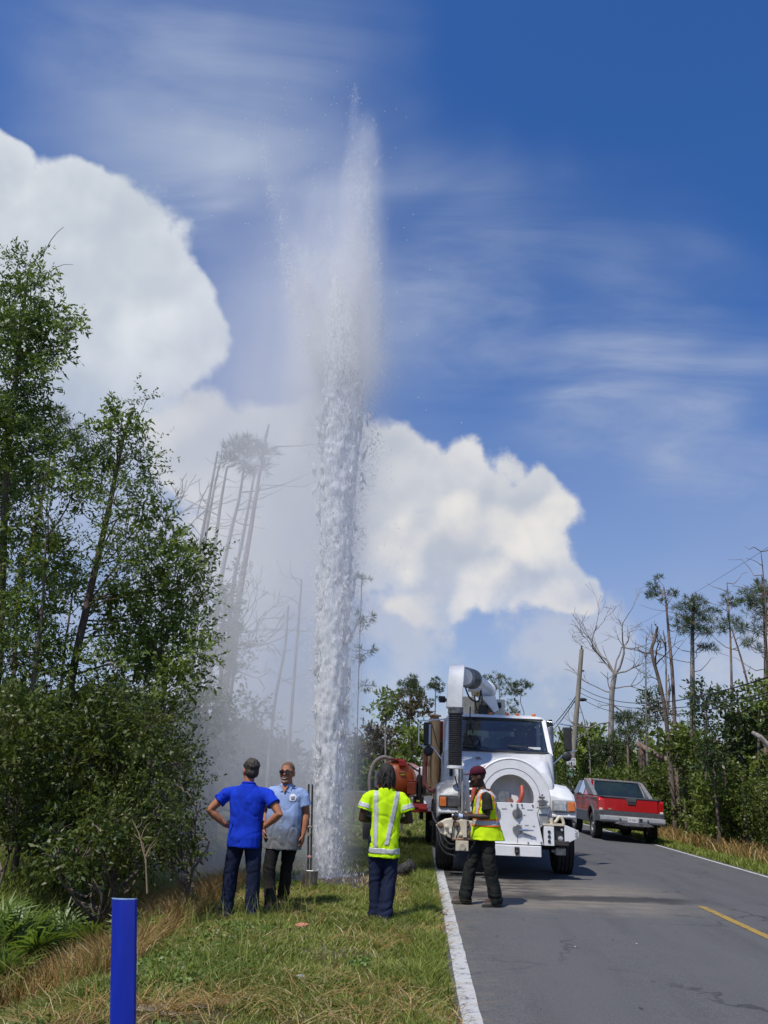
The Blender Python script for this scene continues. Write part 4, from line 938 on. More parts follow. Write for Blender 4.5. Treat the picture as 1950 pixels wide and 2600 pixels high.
sm_.node_tree.links.new(b2_.outputs[0], m2_.inputs[1]); sm_.node_tree.links.new(tr2.outputs[0], m2_.inputs[2])
tp2 = T2.node('ShaderNodeBsdfTransparent'); m3_ = T2.node('ShaderNodeMixShader'); zz_ = T2.sep(tc_)[2]
T2.set(m3_.inputs[0], T2.m('MULTIPLY', T2.ss(T2.noise(T2.mapping(tc_, sc=(1, 1, .16)), 34, 4, .75), .40, .68), T2.ss(zz_, .5, 12.5, .20, .97)))
sm_.node_tree.links.new(m2_.outputs[0], m3_.inputs[1]); sm_.node_tree.links.new(tp2.outputs[0], m3_.inputs[2]); sm_.node_tree.links.new(m3_.outputs[0], sm_.node_tree.nodes['Material Output'].inputs[0])
trunk_o = link('jet_trunk', raw_mesh('jet_trunk', np.array(rows), tf_), sm_, geyser, smooth=180); trunk_o['kind'] = 'stuff'
core_o = link('foam_core', raw_mesh('foam_core', V, F), fm, geyser, smooth=180); core_o['kind'] = 'stuff'
# loose drops flung off the jet
k = 260; yy = rng.uniform(200, 1300, k); xx = np.interp(yy, [200, 800, 1300], [690, 720, 720])+rng.normal(size=k)*np.interp(yy, [200, 1300], [110, 110])
mb = MB()
for a, b in zip(xx, yy):
    p = gpt(a, b); mb.ell(p+np.array([0, rng.normal()*.4, 0]), (.008, .008, .011), 5, 3)
tag(mb.build('water_drops', wm, smooth=180), 'loose drops of water flung off the jet', 'water drops', kind='stuff')

# drifting spray: a bounded volume downwind (left and behind) of the jet
mist = bpy.data.materials.new('spray'); mist.use_nodes = True; nt = mist.node_tree; nt.nodes.clear(); T = NT(nt)
co = T.node('ShaderNodeTexCoord').outputs['Object']; X, Y, Z = T.sep(co)
top = gpt(742, 700)
def axis_x(z): return T.m('ADD', float(SRC.x), T.m('MULTIPLY', z, float((top[0]-SRC.x)/(top[2]-SRC.z))))
dxa = T.m('SUBTRACT', X, axis_x(Z)); dya = T.m('SUBTRACT', Y, GY)
hwid = T.ss(Z, 0.0, 9.0, .24, .62)
r2 = T.m('ADD', T.m('POWER', T.m('DIVIDE', dxa, hwid), 2), T.m('POWER', T.m('DIVIDE', dya, hwid), 2))
fine = T.noise(T.mapping(co, sc=(4.2, 4.2, 1.3)), 1.0, 2, .6, .5)
coreh = T.m('MULTIPLY', T.ss(Z, 15.5, 8.0), T.m('ADD', .35, T.ss(Z, 9.0, 1.5, 0, .65)))
core = T.m('MULTIPLY', T.m('EXPONENT', T.m('MULTIPLY', r2, -1.3)), T.m('MULTIPLY', coreh, T.ss(fine, .30, .70, .45, 1.9)))
big = T.noise(T.mapping(co, sc=(.55, .4, .22)), 1.0, 2, .55, .3)
lft = T.m('MULTIPLY', T.ss(dxa, .55, -.35), T.ss(T.m('ADD', dxa, T.m('MULTIPLY', T.m('SUBTRACT', big, .5), 2.0)), -5.2, -.9))
hgt = T.m('MULTIPLY', T.ss(T.m('ADD', Z, T.m('MULTIPLY', T.m('SUBTRACT', big, .5), 5)), 17.0, 9.0), T.ss(Z, -.2, 1.2, .55, 1))
dep = T.m('MULTIPLY', T.ss(Y, 13.0, 14.2), T.ss(Y, 20.3, 16.8))
plume = T.m('MULTIPLY', T.m('MULTIPLY', T.m('MULTIPLY', lft, hgt), dep), T.ss(big, .22, .72, .09, .33))
halo = T.m('MULTIPLY', T.m('EXPONENT', T.m('MULTIPLY', r2, -.28)), T.m('MULTIPLY', T.ss(Z, 15.8, 9.0), .13))
# ragged peaks: thin cones of spray round each rising jet
def cone(x0, y0, x1, y1, r0, r1, k):
    a = gpt(x0, y0); b = gpt(x1, y1); ab = b-a; L2 = float((ab*ab).sum())
    ap = T.v('SUBTRACT', co, tuple(float(q) for q in a)); t = T.m('MULTIPLY', T.v('DOT_PRODUCT', ap, tuple(float(q) for q in ab)), 1/L2)
    d = T.v('LENGTH', T.v('SUBTRACT', ap, T.v('SCALE', tuple(float(q) for q in ab), scale=t)))
    rr = T.m('ADD', r0, T.m('MULTIPLY', t, r1-r0)); rr = T.m('MAXIMUM', rr, .02)
    g_ = T.m('EXPONENT', T.m('MULTIPLY', T.m('POWER', T.m('DIVIDE', d, rr), 2), -1.2))
    return T.m('MULTIPLY', g_, T.m('MULTIPLY', T.m('MULTIPLY', T.ss(t, -.02, .15), T.ss(t, 1.0, .86)), T.ss(t, 0, 1, k, k*.55)))
cones = T.m('ADD', T.m('ADD', cone(752, 860, 795, 228, .60, .17, 3.4), cone(745, 700, 768, 165, .30, .05, 2.2)), T.m('ADD', cone(705, 860, 638, 495, .50, .11, 2.6), cone(690, 760, 553, 255, .36, .07, .85)))
cones = T.m('ADD', cones, T.m('ADD', cone(780, 860, 802, 530, .26, .09, 2.6), cone(715, 960, 680, 380, .95, .40, .62)))
cones = T.m('MULTIPLY', cones, T.ss(fine, .25, .72, .35, 1.5))
dens = T.m('ADD', T.m('ADD', T.m('ADD', core, cones), plume), halo)
edge = T.m('MULTIPLY', T.m('MULTIPLY', T.ss(X, -6.35, -5.6), T.ss(X, .38, -.1)), T.m('MULTIPLY', T.ss(Z, 16.35, 16.0), T.ss(Y, 12.85, 13.3)))
pv = T.node('ShaderNodeVolumePrincipled'); pv.inputs['Color'].default_value = (.99, .992, .995, 1); pv.inputs['Anisotropy'].default_value = -.18
T.set(pv.inputs['Density'], T.m('MULTIPLY', dens, edge))
nt.links.new(pv.outputs[0], T.node('ShaderNodeOutputMaterial').inputs['Volume'])
mist.cycles.volume_step_rate = 1.6
mb = MB(); mb.bx(-6.4, .4, 12.8, 20.4, -.4, 16.4)
tag(mb.build('spray_mist', mist), 'fine white spray drifting left and back from the water jet', 'mist', kind='stuff')
# mud and stones thrown up round the source
o = thing('mud_rim', (SRC.x, SRC.y, SRC.z-.02), 'wet dark mud and stones ringing the foot of the jet', 'mud')
MUD = mat('wet_mud', (.035, .028, .02), (.085, .068, .048), 14, .45, bump=.8)
mb = MB(); rings = []
for (r, z) in ((.16, -.12), (.24, .05), (.36, .10), (.55, .07), (.85, .03), (1.15, -.03)):
    rings.append([(math.cos(a)*r*(1+.22*mnoise.noise((math.cos(a)*1.6, math.sin(a)*1.6, r*3))), math.sin(a)*r*(1+.2*mnoise.noise((math.cos(a)*1.6, math.sin(a)*1.6, 5+r*3))), z+.035*mnoise.noise((math.cos(a)*3, math.sin(a)*3, 9+r*6))) for a in np.linspace(0, 2*PI, 29)[:-1]])
mb.loft(rings, cap=False).build('mound', MUD, o, smooth=180)
ST = mat('grey_stone', (.17, .15, .13), (.28, .26, .23), 12, .8, bump=.4)
for k in range(26):
    a = random.random()*2*PI; r = random.uniform(.25, 1.1); q = random.uniform(.025, .08); mb = MB(); mb.ell((0, 0, 0), (q, q*.8, q*.6), 7, 5)
    me = mb.mesh('stone')
    for v in me.vertices: v.co += Vector(mnoise.noise_vector(v.co*25+Vector((k, 0, 0))))*q*.3
    s_ = link('stone', me, ST if k % 3 else MUD, o, smooth=40); s_.location = (math.cos(a)*r, math.sin(a)*r*.8, .03)

# ------------------------------------------------------------------ shared vehicle materials
WPAINT = mat('white_truck_paint', (.82, .82, .80), (.74, .74, .71), 5, .32, coat=.3, c3=(.50, .46, .38), s3=3.2, lo3=.62, hi3=.80)
WHITE = mat('clean_white_paint', (.82, .82, .81), (.76, .76, .74), 7, .35, coat=.2)
CREAM = mat('cream_paint', (.66, .60, .46), (.56, .50, .38), 8, .5, c3=(.33, .22, .12), s3=9, lo3=.58, hi3=.72)
BLACK = mat('black_plastic', (.018, .018, .019), (.03, .03, .03), 10, .55)
RUBBER = mat('tyre_rubber', (.016, .016, .016), (.035, .033, .03), 9, .85, c3=(.07, .06, .045), s3=5)
CHROME = mat('chrome', (.80, .80, .80), None, rough=.12, metal=1.0)
STEEL = mat('dull_steel', (.34, .34, .33), (.22, .21, .2), 9, .42, metal=.8)
GREYP = mat('grey_panel', (.30, .30, .30), (.24, .24, .235), 6, .5)
RUST = mat('rusty_tan_steel', (.42, .30, .16), (.30, .16, .07), 5, .7, c3=(.16, .07, .03), s3=7, lo3=.52, hi3=.64, stretch=(1, 1, .25))
AMBER = mat('amber_lens', (.75, .20, .03), (.60, .14, .02), 20, .25, coat=.6)
LENS = mat('headlight_lens', (.52, .54, .55), (.30, .32, .33), 16, .12, coat=.8)
RED_HOSE = mat('red_hose', (.46, .085, .05), (.36, .06, .04), 12, .5)
SAFETY_RED = mat('safety_red_paint', (.52, .03, .02), (.42, .025, .02), 8, .4)
ORANGE = mat('orange_paint', (.60, .12, .02), (.52, .095, .018), 6, .38, coat=.2)
YELLOW = mat('pulley_cream', (.70, .58, .26), (.56, .44, .18), 12, .5)
CORR = mat('corrugated_rubber', (.020, .020, .021), (.042, .041, .04), 8, .5, stretch=(1, 1, 4))
def glass_mat(name, tint, f=.55):
    m = bpy.data.materials.new(name); m.use_nodes = True; nt = m.node_tree; T = NT(nt); nt.nodes.clear()
    g = T.node('ShaderNodeBsdfGlossy'); g.inputs['Roughness'].default_value = .03; g.inputs[0].default_value = (1, 1, 1, 1)
    t = T.node('ShaderNodeBsdfTransparent'); t.inputs[0].default_value = (*tint, 1)
    fr = T.node('ShaderNodeFresnel'); fr.inputs[0].default_value = 1.52
    co = T.node('ShaderNodeTexCoord').outputs['Object']
    d = T.node('ShaderNodeBsdfDiffuse'); d.inputs[0].default_value = (.45, .46, .46, 1)
    mx = T.node('ShaderNodeMixShader'); T.set(mx.inputs[0], T.m('ADD', fr.outputs[0], .05)); nt.links.new(t.outputs[0], mx.inputs[1]); nt.links.new(g.outputs[0], mx.inputs[2])
    mz = T.node('ShaderNodeMixShader'); T.set(mz.inputs[0], T.ss(T.noise(co, 9, 6, .75), .56, .80, .02, f)); nt.links.new(mx.outputs[0], mz.inputs[1]); nt.links.new(d.outputs[0], mz.inputs[2])
    nt.links.new(mz.outputs[0], T.node('ShaderNodeOutputMaterial').inputs[0]); return m
WINDSHIELD = glass_mat('windshield_glass', (.30, .40, .40), .5)
SIDE_GLASS = glass_mat('tinted_glass', (.10, .12, .12), .06)
def sq(hx, yf, yb, z, r=.12, n=5):
    """rounded rectangle section, counter-clockwise"""
    P = []
    for cx, cy_, a0 in ((hx-r, yb-r, 0), (-hx+r, yb-r, 90), (-hx+r, yf+r, 180), (hx-r, yf+r, 270)):
        for k in range(n): a = R(a0+90*k/(n-1)); P.append(Vector((cx+r*math.cos(a), cy_+r*math.sin(a), z)))
    return P
def wheel(parent, c, r, w, side, rimr=.56, rimm=None, dual=False):
    """tyre with grooves, rim a sub-part; side = +1 outer face to +x"""
    h = w/2; prof = [(r*.60, -h*.82), (r*.66, -h), (r*.90, -h*.99), (r*.97, -h*.86)]
    for k in range(4):
        a = -h*.8+k*h*.42; prof += [(r, a), (r, a+h*.28), (r*.965, a+h*.29), (r*.965, a+h*.40)]
    prof += [(r, h*.86), (r*.97, h*.9), (r*.90, h*.99), (r*.66, h), (r*.60, h*.82)]
    wl = MB().lathe(prof, (0, 0, 0), (1, 0, 0), 40, cap=False).build('wheel', RUBBER, parent, smooth=35); wl.location = c
    mb = MB(); s = side
    mb.lathe([(r*.62, -h*.7*s), (r*.62, h*.72*s), (r*.57, h*.78*s), (r*.50, h*.45*s), (r*.30, h*.35*s), (r*.24, h*.8*s), (r*.10, h*.86*s)], (0, 0, 0), (1, 0, 0), 28)
    for k in range(8): a = 2*PI*k/8; mb.cyl((h*.36*s, math.cos(a)*r*.40, math.sin(a)*r*.40), (h*.44*s, math.cos(a)*r*.40, math.sin(a)*r*.40), r*.035, n=6)
    mb.build('rim', rimm or STEEL, wl, smooth=35)
    return wl

# ------------------------------------------------------------------ vacuum truck, parked facing the camera
TO = Vector((1.57, 16.25, gz(1.57, 16.25)))
tk = thing('vacuum_truck', TO, 'white vacuum truck with front hose reel parked on the road edge facing us', 'truck')
# hood and grille
mb = MB(); rings = []
for (y, hw, zt, zb, rr) in ((-.72, .80, 1.62, 1.02, .14), (-.70, .84, 1.72, 1.0, .16), (-.45, .88, 1.80, 1.0, .18), (.1, .93, 1.95, 1.0, .2), (.72, 1.0, 2.10, 1.0, .2)):
    P = []
    for (cx, a0) in ((hw-rr, 0), (-hw+rr, 90)):
        for k in range(6): a = R(a0+18*k); P.append(Vector((cx+rr*math.cos(a), y, zt-rr+rr*math.sin(a)+.05*(1-((cx+rr*math.cos(a))/hw)**2))))
    P += [Vector((-hw, y, zb)), Vector((hw, y, zb))]; rings.append(P)
hood = mb.loft(rings).build('hood', WPAINT, tk, smooth=38)
for sx in (-1, 1):
    for k in range(3):
        z = 1.60-k*.125; MB().bx(sx*.42, sx*.66, -.733, -.70, z-.045, z+.045).build('grille_opening', BLACK, hood, bevel=.01)
        MB().prism([(sx*.40, -.76, z-.075), (sx*.68, -.76, z-.075), (sx*.68, -.735, z-.045), (sx*.40, -.735, z-.045)], (0, .06, 0)).build('grille_louvre', WHITE, hood)
MB().bx(-.985, -.955, .1, .6, 1.62, 1.82).build('side_vent', BLACK, hood, bevel=.01)
mb = MB(); mb.ell((-.45, .05, 1.985), (.06, .1, .012), 10, 4); mb.build('hood_vent', GREYP, hood, smooth=180)
# fenders
for sx in (-1, 1):
    prof = [(-.80, 1.00), (-.84, 1.10), (-.82, 1.32), (-.66, 1.46), (-.25, 1.55), (.25, 1.54), (.62, 1.38), (.74, 1.05), (.68, 1.0), (.60, 1.12), (.40, 1.26), (.10, 1.30), (-.25, 1.26), (-.48, 1.12), (-.58, .98)]
    rings = [[Vector((sx*x, y+dy, z-dz)) for (y, z) in prof] for (x, dy, dz) in ((.72, 0, -.06), (.95, 0, 0), (1.16, .03, .03), (1.245, .08, .10))]
    if sx > 0: rings = rings[::-1]
    fd = MB().loft(rings).build('fender', mat('shadowed_white_paint', (.68, .67, .64), (.42, .42, .40), 6, .5, c3=(.22, .22, .22), s3=2.4, lo3=.46, hi3=.60) if sx < 0 else WPAINT, tk, smooth=40, bevel=.012)  # left fender: the suction hose's shadow is put into the colour as grey patches
    hl = MB().bx(sx*.80, sx*1.21, -.862, -.80, 1.075, 1.285).build('headlight', GREYP if sx > 0 else BLACK, tk, bevel=.02)
    MB().bx(sx*.83, sx*1.05, -.885, -.86, 1.10, 1.26).build('lens', LENS if sx > 0 else mat('dark_lens', (.06, .06, .06), (.10, .1, .1), 12, .3), hl, bevel=.012)
    MB().bx(sx*1.08, sx*1.20, -.885, -.855, 1.10, 1.26).build('side_marker', AMBER, hl, bevel=.012)
    MB().bx(sx*.74, sx*1.22, -.85, -.62, .985, 1.05).build('fender_lip', WPAINT, fd, bevel=.02)
# cab: lower shell, pillars, roof, rear wall, interior
mb = MB(); mb.loft([sq(1.08, .62, 2.55, .95, .1), sq(1.10, .62, 2.55, 1.6, .1), sq(1.08, .64, 2.55, 2.12, .1)]); cab = mb.build('cab', WPAINT, tk, smooth=40)
mb = MB(); mb.loft([sq(1.02, 1.18, 2.55, 2.76, .15), sq(1.03, 1.16, 2.55, 2.80, .16), sq(1.0, 1.22, 2.54, 2.86, .18), sq(.86, 1.45, 2.4, 2.90, .2)]); mb.build('roof', WPAINT, cab, smooth=40)
for sx in (-1, 1):
    MB().loft([[Vector((sx*a, b, z)) for a, b in ((1.08-t, .66+d), (.99-t, .655+d), (.99-t, .74+d), (1.08-t, .80+d))] for z, t, d in ((2.08, 0, 0), (2.80, .055, .52))]).build('pillar', WPAINT, cab, bevel=.012)
    MB().bx(sx*.98, sx*1.07, 1.62, 1.72, 2.1, 2.8).build('pillar', WPAINT, cab)
    MB().bx(sx*.985, sx*1.065, 2.32, 2.53, 2.1, 2.8).build('pillar', WPAINT, cab)
    MB().add([(sx*1.052, .86, 2.13), (sx*1.052, 1.6, 2.13), (sx*1.02, 1.6, 2.77), (sx*1.02, 1.25, 2.77)], [(0, 1, 2, 3)]).build('side_window', SIDE_GLASS, cab)
    d = MB().bx(sx*1.10, sx*1.118, .95, 1.9, 1.15, 2.06).build('door', WPAINT, cab, bevel=.015); MB().bx(sx*1.118, sx*1.14, 1.7, 1.84, 1.72, 1.76).build('handle', BLACK, d)
for x0, x1, z0, z1 in ((-1.0, -.52, 2.1, 2.8), (.52, 1.0, 2.1, 2.8), (-.52, .52, 2.1, 2.26), (-.52, .52, 2.62, 2.8)): MB().bx(x0, x1, 2.48, 2.545, z0, z1).build('rear_wall', mat('cab_lining', (.10, .11, .12), (.08, .085, .09), 5, .8), cab)
MB().bx(-.53, .53, 2.50, 2.51, 2.25, 2.63).build('rear_window', glass_mat('rear_glass', (.55, .62, .62), .1), cab)
MB().bx(-.95, .95, .95, 1.15, 2.08, 2.17).build('dashboard', BLACK, cab, bevel=.02)
for sx in (-.48, .48):
    MB().box((sx, 2.1, 2.18), (.48, .14, .62)).build('seat', mat('seat_cloth', (.05, .06, .075), (.035, .04, .05), 9, .9), cab, bevel=.05)
MB().tube([Vector((.48+.2*math.cos(a), 1.32+.06*math.sin(a), 2.22+.17*math.sin(a))) for a in np.linspace(0, 2*PI, 25)[:-1]], .014, 6, closed=True).build('steering_wheel', BLACK, cab, smooth=180)
ws = MB().loft([[Vector((x, .70+.0-.05*(1-(x/1.0)**2), 2.13)) for x in np.linspace(-1.0, 1.0, 9)], [Vector((x, 1.21-.05*(1-(x/.95)**2), 2.80)) for x in np.linspace(-.955, .955, 9)]], cap=False)
me = bpy.data.meshes.new('windshield'); V = [tuple(v) for v in ws.v]; me.from_pydata(V, [], [(i, i+1, 10+i, 9+i) for i in range(8)]); wsh = link('windshield', me, WINDSHIELD, tk, smooth=180)
MB().tube([Vector((x, .655-.05*(1-(x/1.0)**2), 2.125)) for x in np.linspace(-1.0, 1.0, 9)], .02, 6).build('gasket', BLACK, wsh)
MB().tube([Vector((x, 1.175-.05*(1-(x/1.0)**2), 2.80)) for x in np.linspace(-.96, .96, 9)], .018, 6).build('gasket', BLACK, wsh)
for x0, x1 in ((-.72, -.20), (.18, .74)):
    MB().tube([(x0, .70, 2.24), ((x0+x1)/2, .66, 2.235), (x1, .64, 2.17)], .011, 5).build('wiper', BLACK, tk)
MB().bx(.60, .84, .71, .73, 2.19, 2.235).build('sticker', WHITE, wsh)
for x in (-.1, .25, .46, .8): MB().ell((x, 1.35, 2.905), (.045, .035, .035), 10, 6).build('roof_marker_light', AMBER, tk, smooth=180)
# chassis, bumper, axle
CH = mat('chassis_black', (.022, .021, .02), (.05, .042, .034), 7, .7)
mb = MB(); mb.bx(-.48, -.36, -1.0, 7.6, .62, .88); mb.bx(.36, .48, -1.0, 7.6, .62, .88); mb.bx(-1.0, 1.0, -.12, .12, .40, .56); mb.bx(-.75, .75, -.6, -.45, .55, 1.0); mb.bx(-.5, .5, .3, 2.4, .5, .98); mb.build('chassis', CH, tk, bevel=.015)
for sx in (-1, 1): wheel(tk, (sx*1.08, 0, .525), .53, .32, sx)
for y in (4.9, 6.2):
    for sx in (-1, 1):
        wheel(tk, (sx*1.10, y, .525), .53, .28, sx); wheel(tk, (sx*.76, y, .525), .53, .28, -sx)
    MB().cyl((-.7, y, .52), (.7, y, .52), .09, n=12).build('axle', CH, tk, smooth=40)
# hose reel
RC = Vector((.03, -1.27, 1.29))
reel = MB().ring(RC, (0, 1, 0), .395, .66, .035, 56).ring(RC+Vector((0, .30, 0)), (0, 1, 0), .395, .66, .03, 56).build('hose_reel', WHITE, tk, smooth=40)
MB().tube([RC+Vector((.66*math.cos(a), -.005, .66*math.sin(a))) for a in np.linspace(0, 2*PI, 57)[:-1]], .022, 8, closed=True).build('rim', WHITE, reel, smooth=180)
MB().tube([RC+Vector((.50*math.cos(a), -.018, .50*math.sin(a))) for a in np.linspace(0, 2*PI, 57)[:-1]], .006, 6, closed=True).build('rib', GREYP, reel, smooth=180)
MB().lathe([(.40, 0), (.40, .30), (.41, .30), (.41, 0)], RC, (0, 1, 0), 48, cap=False).build('drum', WHITE, reel, smooth=40)
MB().lathe([(.40, .29), (.25, .285), (.10, .24)], RC, (0, 1, 0), 40).build('drum_back', mat('grey_drum', (.52, .52, .51), (.46, .46, .45), 6, .5), reel, smooth=40)
hub = MB().cyl(RC+Vector((-.02, .22, -.05)), RC+Vector((-.02, -.06, -.05)), .06, .055, 18).build('hub', mat('brown_fitting', (.30, .15, .10), (.2, .1, .07), 12, .5), reel, smooth=40)
mb = MB(); mb.lathe([(.10, 0), (.10, .05), (.07, .06), (.07, .12)], RC+Vector((-.13, -.05, .02)), (0, 1, 0), 14); mb.cyl(RC+Vector((-.13, 0, .02)), RC+Vector((-.05, 0, .10)), .028); mb.cyl(RC+Vector((-.16, 0, -.06)), RC+Vector((-.08, -.02, .12)), .02); mb.build('swivel', STEEL, hub, smooth=40)
MB().prism([RC+Vector((.02, .10, -.38)), RC+Vector((.36, .10, -.38)), RC+Vector((.12, .10, .04)), RC+Vector((.02, .10, .06))], (0, .03, 0)).build('brace', WHITE, reel)
MB().tube(spline([RC+Vector(p) for p in ((.08, 0, -.12), (.15, -.02, -.04), (.19, -.02, .08), (.20, .06, .2))], 5), .038, 10).build('hose', RED_HOSE, reel, smooth=60)
MB().tube(spline([RC+Vector(p) for p in ((-.42, .1, .50), (-.55, -.03, .34), (-.645, -.05, .1), (-.655, -.06, -.12), (-.60, -.07, -.42), (-.52, -.06, -.62))], 6), .042, 10).build('hose', RED_HOSE, reel, smooth=60)
mb = MB()
for k in range(6):
    r = .45+.038*(k % 3); mb.tube([RC+Vector((r*math.cos(a), .06+.09*(k//3)+.02*(k % 3), r*math.sin(a))) for a in np.linspace(0, 2*PI, 41)[:-1]], .036, 7, closed=True)
mb.build('wound_hose', RED_HOSE, reel, smooth=60)
mb = MB(); mb.bx(.50, .62, -1.36, -1.28, 1.20, 1.28); mb.cyl((.48, -1.34, 1.26), (.66, -1.34, 1.26), .018); mb.cyl((.5, -1.34, 1.33), (.6, -1.34, 1.33), .022); mb.cyl((.46, -1.35, 1.16), (.70, -1.35, 1.17), .014); mb.cyl((.56, -1.34, 1.16), (.56, -1.34, 1.38), .014); mb.build('clamp', STEEL, reel, smooth=40)
MB().bx(.51, .65, -1.30, -1.285, .88, 1.06).build('wire_guard', GREYP, reel)
# reel stand and control panel
MB().prism([(-.40, -1.36, 1.22), (.42, -1.36, 1.22), (.56, -1.36, .56), (-.53, -1.36, .56)], (0, -.03, 0)).build('control_panel', WHITE, tk, bevel=.006)
cp = [c for c in tk.children if c.name.startswith('control_panel')][0]
for (x, z) in ((-.36, 1.19), (.02, 1.19), (.20, 1.195), (.385, 1.19), (-.47, .59), (.30, .585), (.52, .60)): MB().cyl((x, -1.405, z), (x, -1.385, z), .016, n=8).build('bolt', STEEL, cp)
for (x, z, r) in ((.12, 1.05, .085), (.12, .79, .085), (-.25, 1.05, .085)):
    g = MB().lathe([(r, 0), (r, .012), (r*.85, .03), (r*.4, .032)], (x, -1.39, z), (0, -1, 0), 24); gg = g.build('gauge', STEEL, cp, smooth=35)
    gg.scale = (1, 1, 1)
    if z > .9:
        MB().tube([(x, -1.42, z-.06), (x, -1.44, z+.04), (x+.002, -1.43, z+.16)], [.022, .020, .015], 8).build('lever', STEEL, gg, smooth=40)
    else:
        MB().cyl((x+.03, -1.42, z), (x+.27, -1.45, z+.0), .022, .012, 8).build('lever', CHROME, gg, smooth=40)
        MB().cyl((x+.10, -1.40, z-.07), (x+.24, -1.41, z-.09), .010, n=8).build('lever', STEEL, gg, smooth=40)
MB().bx(.114, .126, -1.393, -1.388, .58, .70).build('rust_stain', RUST, cp)
for (x, z, w) in ((.22, 1.14, .06), (.24, 1.03, .04), (.34, 1.12, .10), (.18, .86, .04), (.28, .87, .06), (.40, .86, .04), (-.1, 1.12, .09)):
    for k in range(2): MB().bx(x-w/2, x+w/2, -1.393, -1.3895, z-.012*k, z-.012*k+.005).build('print', GREYP, cp)
bm_ = MB().bx(-.62, .51, -1.46, -1.34, .375, .545).build('bumper_bar', WHITE, tk, bevel=.008)
mb = MB(); mb.bx(.06, .14, -1.475, -1.458, .43, .52); mb.lathe([(.04, 0), (.035, .03), (.012, .04)], (.10, -1.47, .44), (0, -1, 0), 12); mb.bx(.085, .115, -1.475, -1.458, .39, .43); mb.build('tow_emblem', BLACK, bm_)
MB().bx(-.62, 1.0, -1.34, -1.05, .56, .64).build('bumper_frame', CH, tk, bevel=.01)
br = MB().bx(.575, .745, -1.36, -1.1, .555, .86).build('bumper_bracket', WHITE, tk, bevel=.006)
for z in (.775, .70, .625): MB().cyl((.66, -1.372, z), (.66, -1.355, z), .026, n=14).build('hole', BLACK, br)
lb = MB().bx(.76, .915, -1.30, -1.12, .58, .86).build('light_box', BLACK, tk, bevel=.006)
MB().lathe([(.045, 0), (.04, .02), (.02, .03)], (.86, -1.30, .67), (0, -1, 0), 14).build('light', LENS, lb, smooth=40)
MB().lathe([(.028, 0), (.02, .02)], (.885, -1.30, .815), (0, -1, 0), 12).build('light', LENS, lb, smooth=40)
pl_ = MB().prism([(.925, -1.34, .90), (1.175, -1.30, .81), (1.175, -1.30, .70), (.925, -1.34, .58)], (0, .03, 0)).build('bumper_end', WHITE, tk, bevel=.006)
text_obj('lettering', 'SRC', .075, BLACK, pl_, (1.135, -1.331, .765), (R(90), R(-80), 0), .001)
mb = MB(); mb.bx(.56, .93, -1.34, -1.1, .875, .905)
mb.tube(spline([(.60, -1.25, .91), (.66, -1.25, .96), (.74, -1.25, .93), (.80, -1.25, .95), (.86, -1.25, 1.02), (.91, -1.25, .98), (.93, -1.25, .91)], 4), .026, 8); mb.cyl((.72, -1.28, .9), (.72, -1.28, 1.0), .03)
mb.build('tow_hook', CREAM, tk, smooth=40)
mb = MB(); mb.bx(.82, 1.0, -.98, -.86, .38, .50); mb.cyl((.75, -.95, .45), (.98, -.95, .40), .03); mb.build('step', STEEL, tk, bevel=.01)
# valve block and its hoses on the truck's right front
vb = MB().prism([(-1.27, -1.18, .80), (-1.10, -1.18, .90), (-.98, -1.18, .92), (-.62, -1.18, .88), (-.60, -1.18, .72), (-.66, -1.18, .60), (-.98, -1.18, .58), (-1.18, -1.18, .66)], (0, .22, 0)).build('valve_block', CREAM, tk, bevel=.015)
for (x, z, r) in ((-1.18, .80, .05), (-1.08, .78, .035), (-1.0, .70, .04), (-.9, .82, .05), (-.84, .66, .035), (-.72, .82, .05), (-.70, .68, .05), (-1.1, .66, .03)):
    MB().lathe([(r, 0), (r*.9, .03), (r*.5, .035), (r*.45, .05)], (x, -1.18, z), (0, -1, 0), 12).build('port', CREAM if r < .045 else mat('brown_port', (.22, .13, .07), (.14, .08, .05), 12, .6), vb, smooth=40)
MB().bx(-.80, -.73, -1.24, -1.20, .62, 1.04).build('upright', CREAM, vb, bevel=.006)
bx_ = MB().bx(-.92, -.70, -1.22, -1.05, .40, .565).build('junction_box', CREAM, tk, bevel=.008); MB().cyl((-.81, -1.25, .465), (-.81, -1.2, .465), .055, n=16).build('knob', mat('worn_knob', (.5, .45, .36), (.36, .3, .22), 14, .6), bx_, smooth=40)
for k, P in enumerate([((-1.25, -1.16, .76), (-1.22, -1.2, .55), (-1.12, -1.22, .38), (-.95, -1.2, .32)), ((-1.2, -1.16, .68), (-1.15, -1.22, .50), (-1.02, -1.22, .42), (-.92, -1.15, .44)), ((-1.15, -1.16, .66), (-1.08, -1.2, .55), (-1.0, -1.2, .50), (-.9, -1.15, .52)), ((-1.22, -1.18, .78), (-1.3, -1.1, .9), (-1.33, -1.0, 1.0))]):
    MB().tube(spline(P, 6), .017, 7).build('hydraulic_hose', BLACK, vb, smooth=60)
MB().tube([(-.95, -1.2, .9), (-.99, -1.22, .68), (-1.0, -1.2, .58)], .012, 6).build('strap', BLACK, vb); MB().tube([(-.93, -1.2, .9), (-.88, -1.22, .70), (-.92, -1.2, .58)], .012, 6).build('strap', BLACK, vb)
MB().tube([(-.98, -1.2, .58), (-.6, -1.18, .60), (-.3, -1.2, .62)], .025, 8).build('tie_rod', mat('rusty_rod', (.36, .24, .15), (.22, .13, .08), 9, .7), vb)
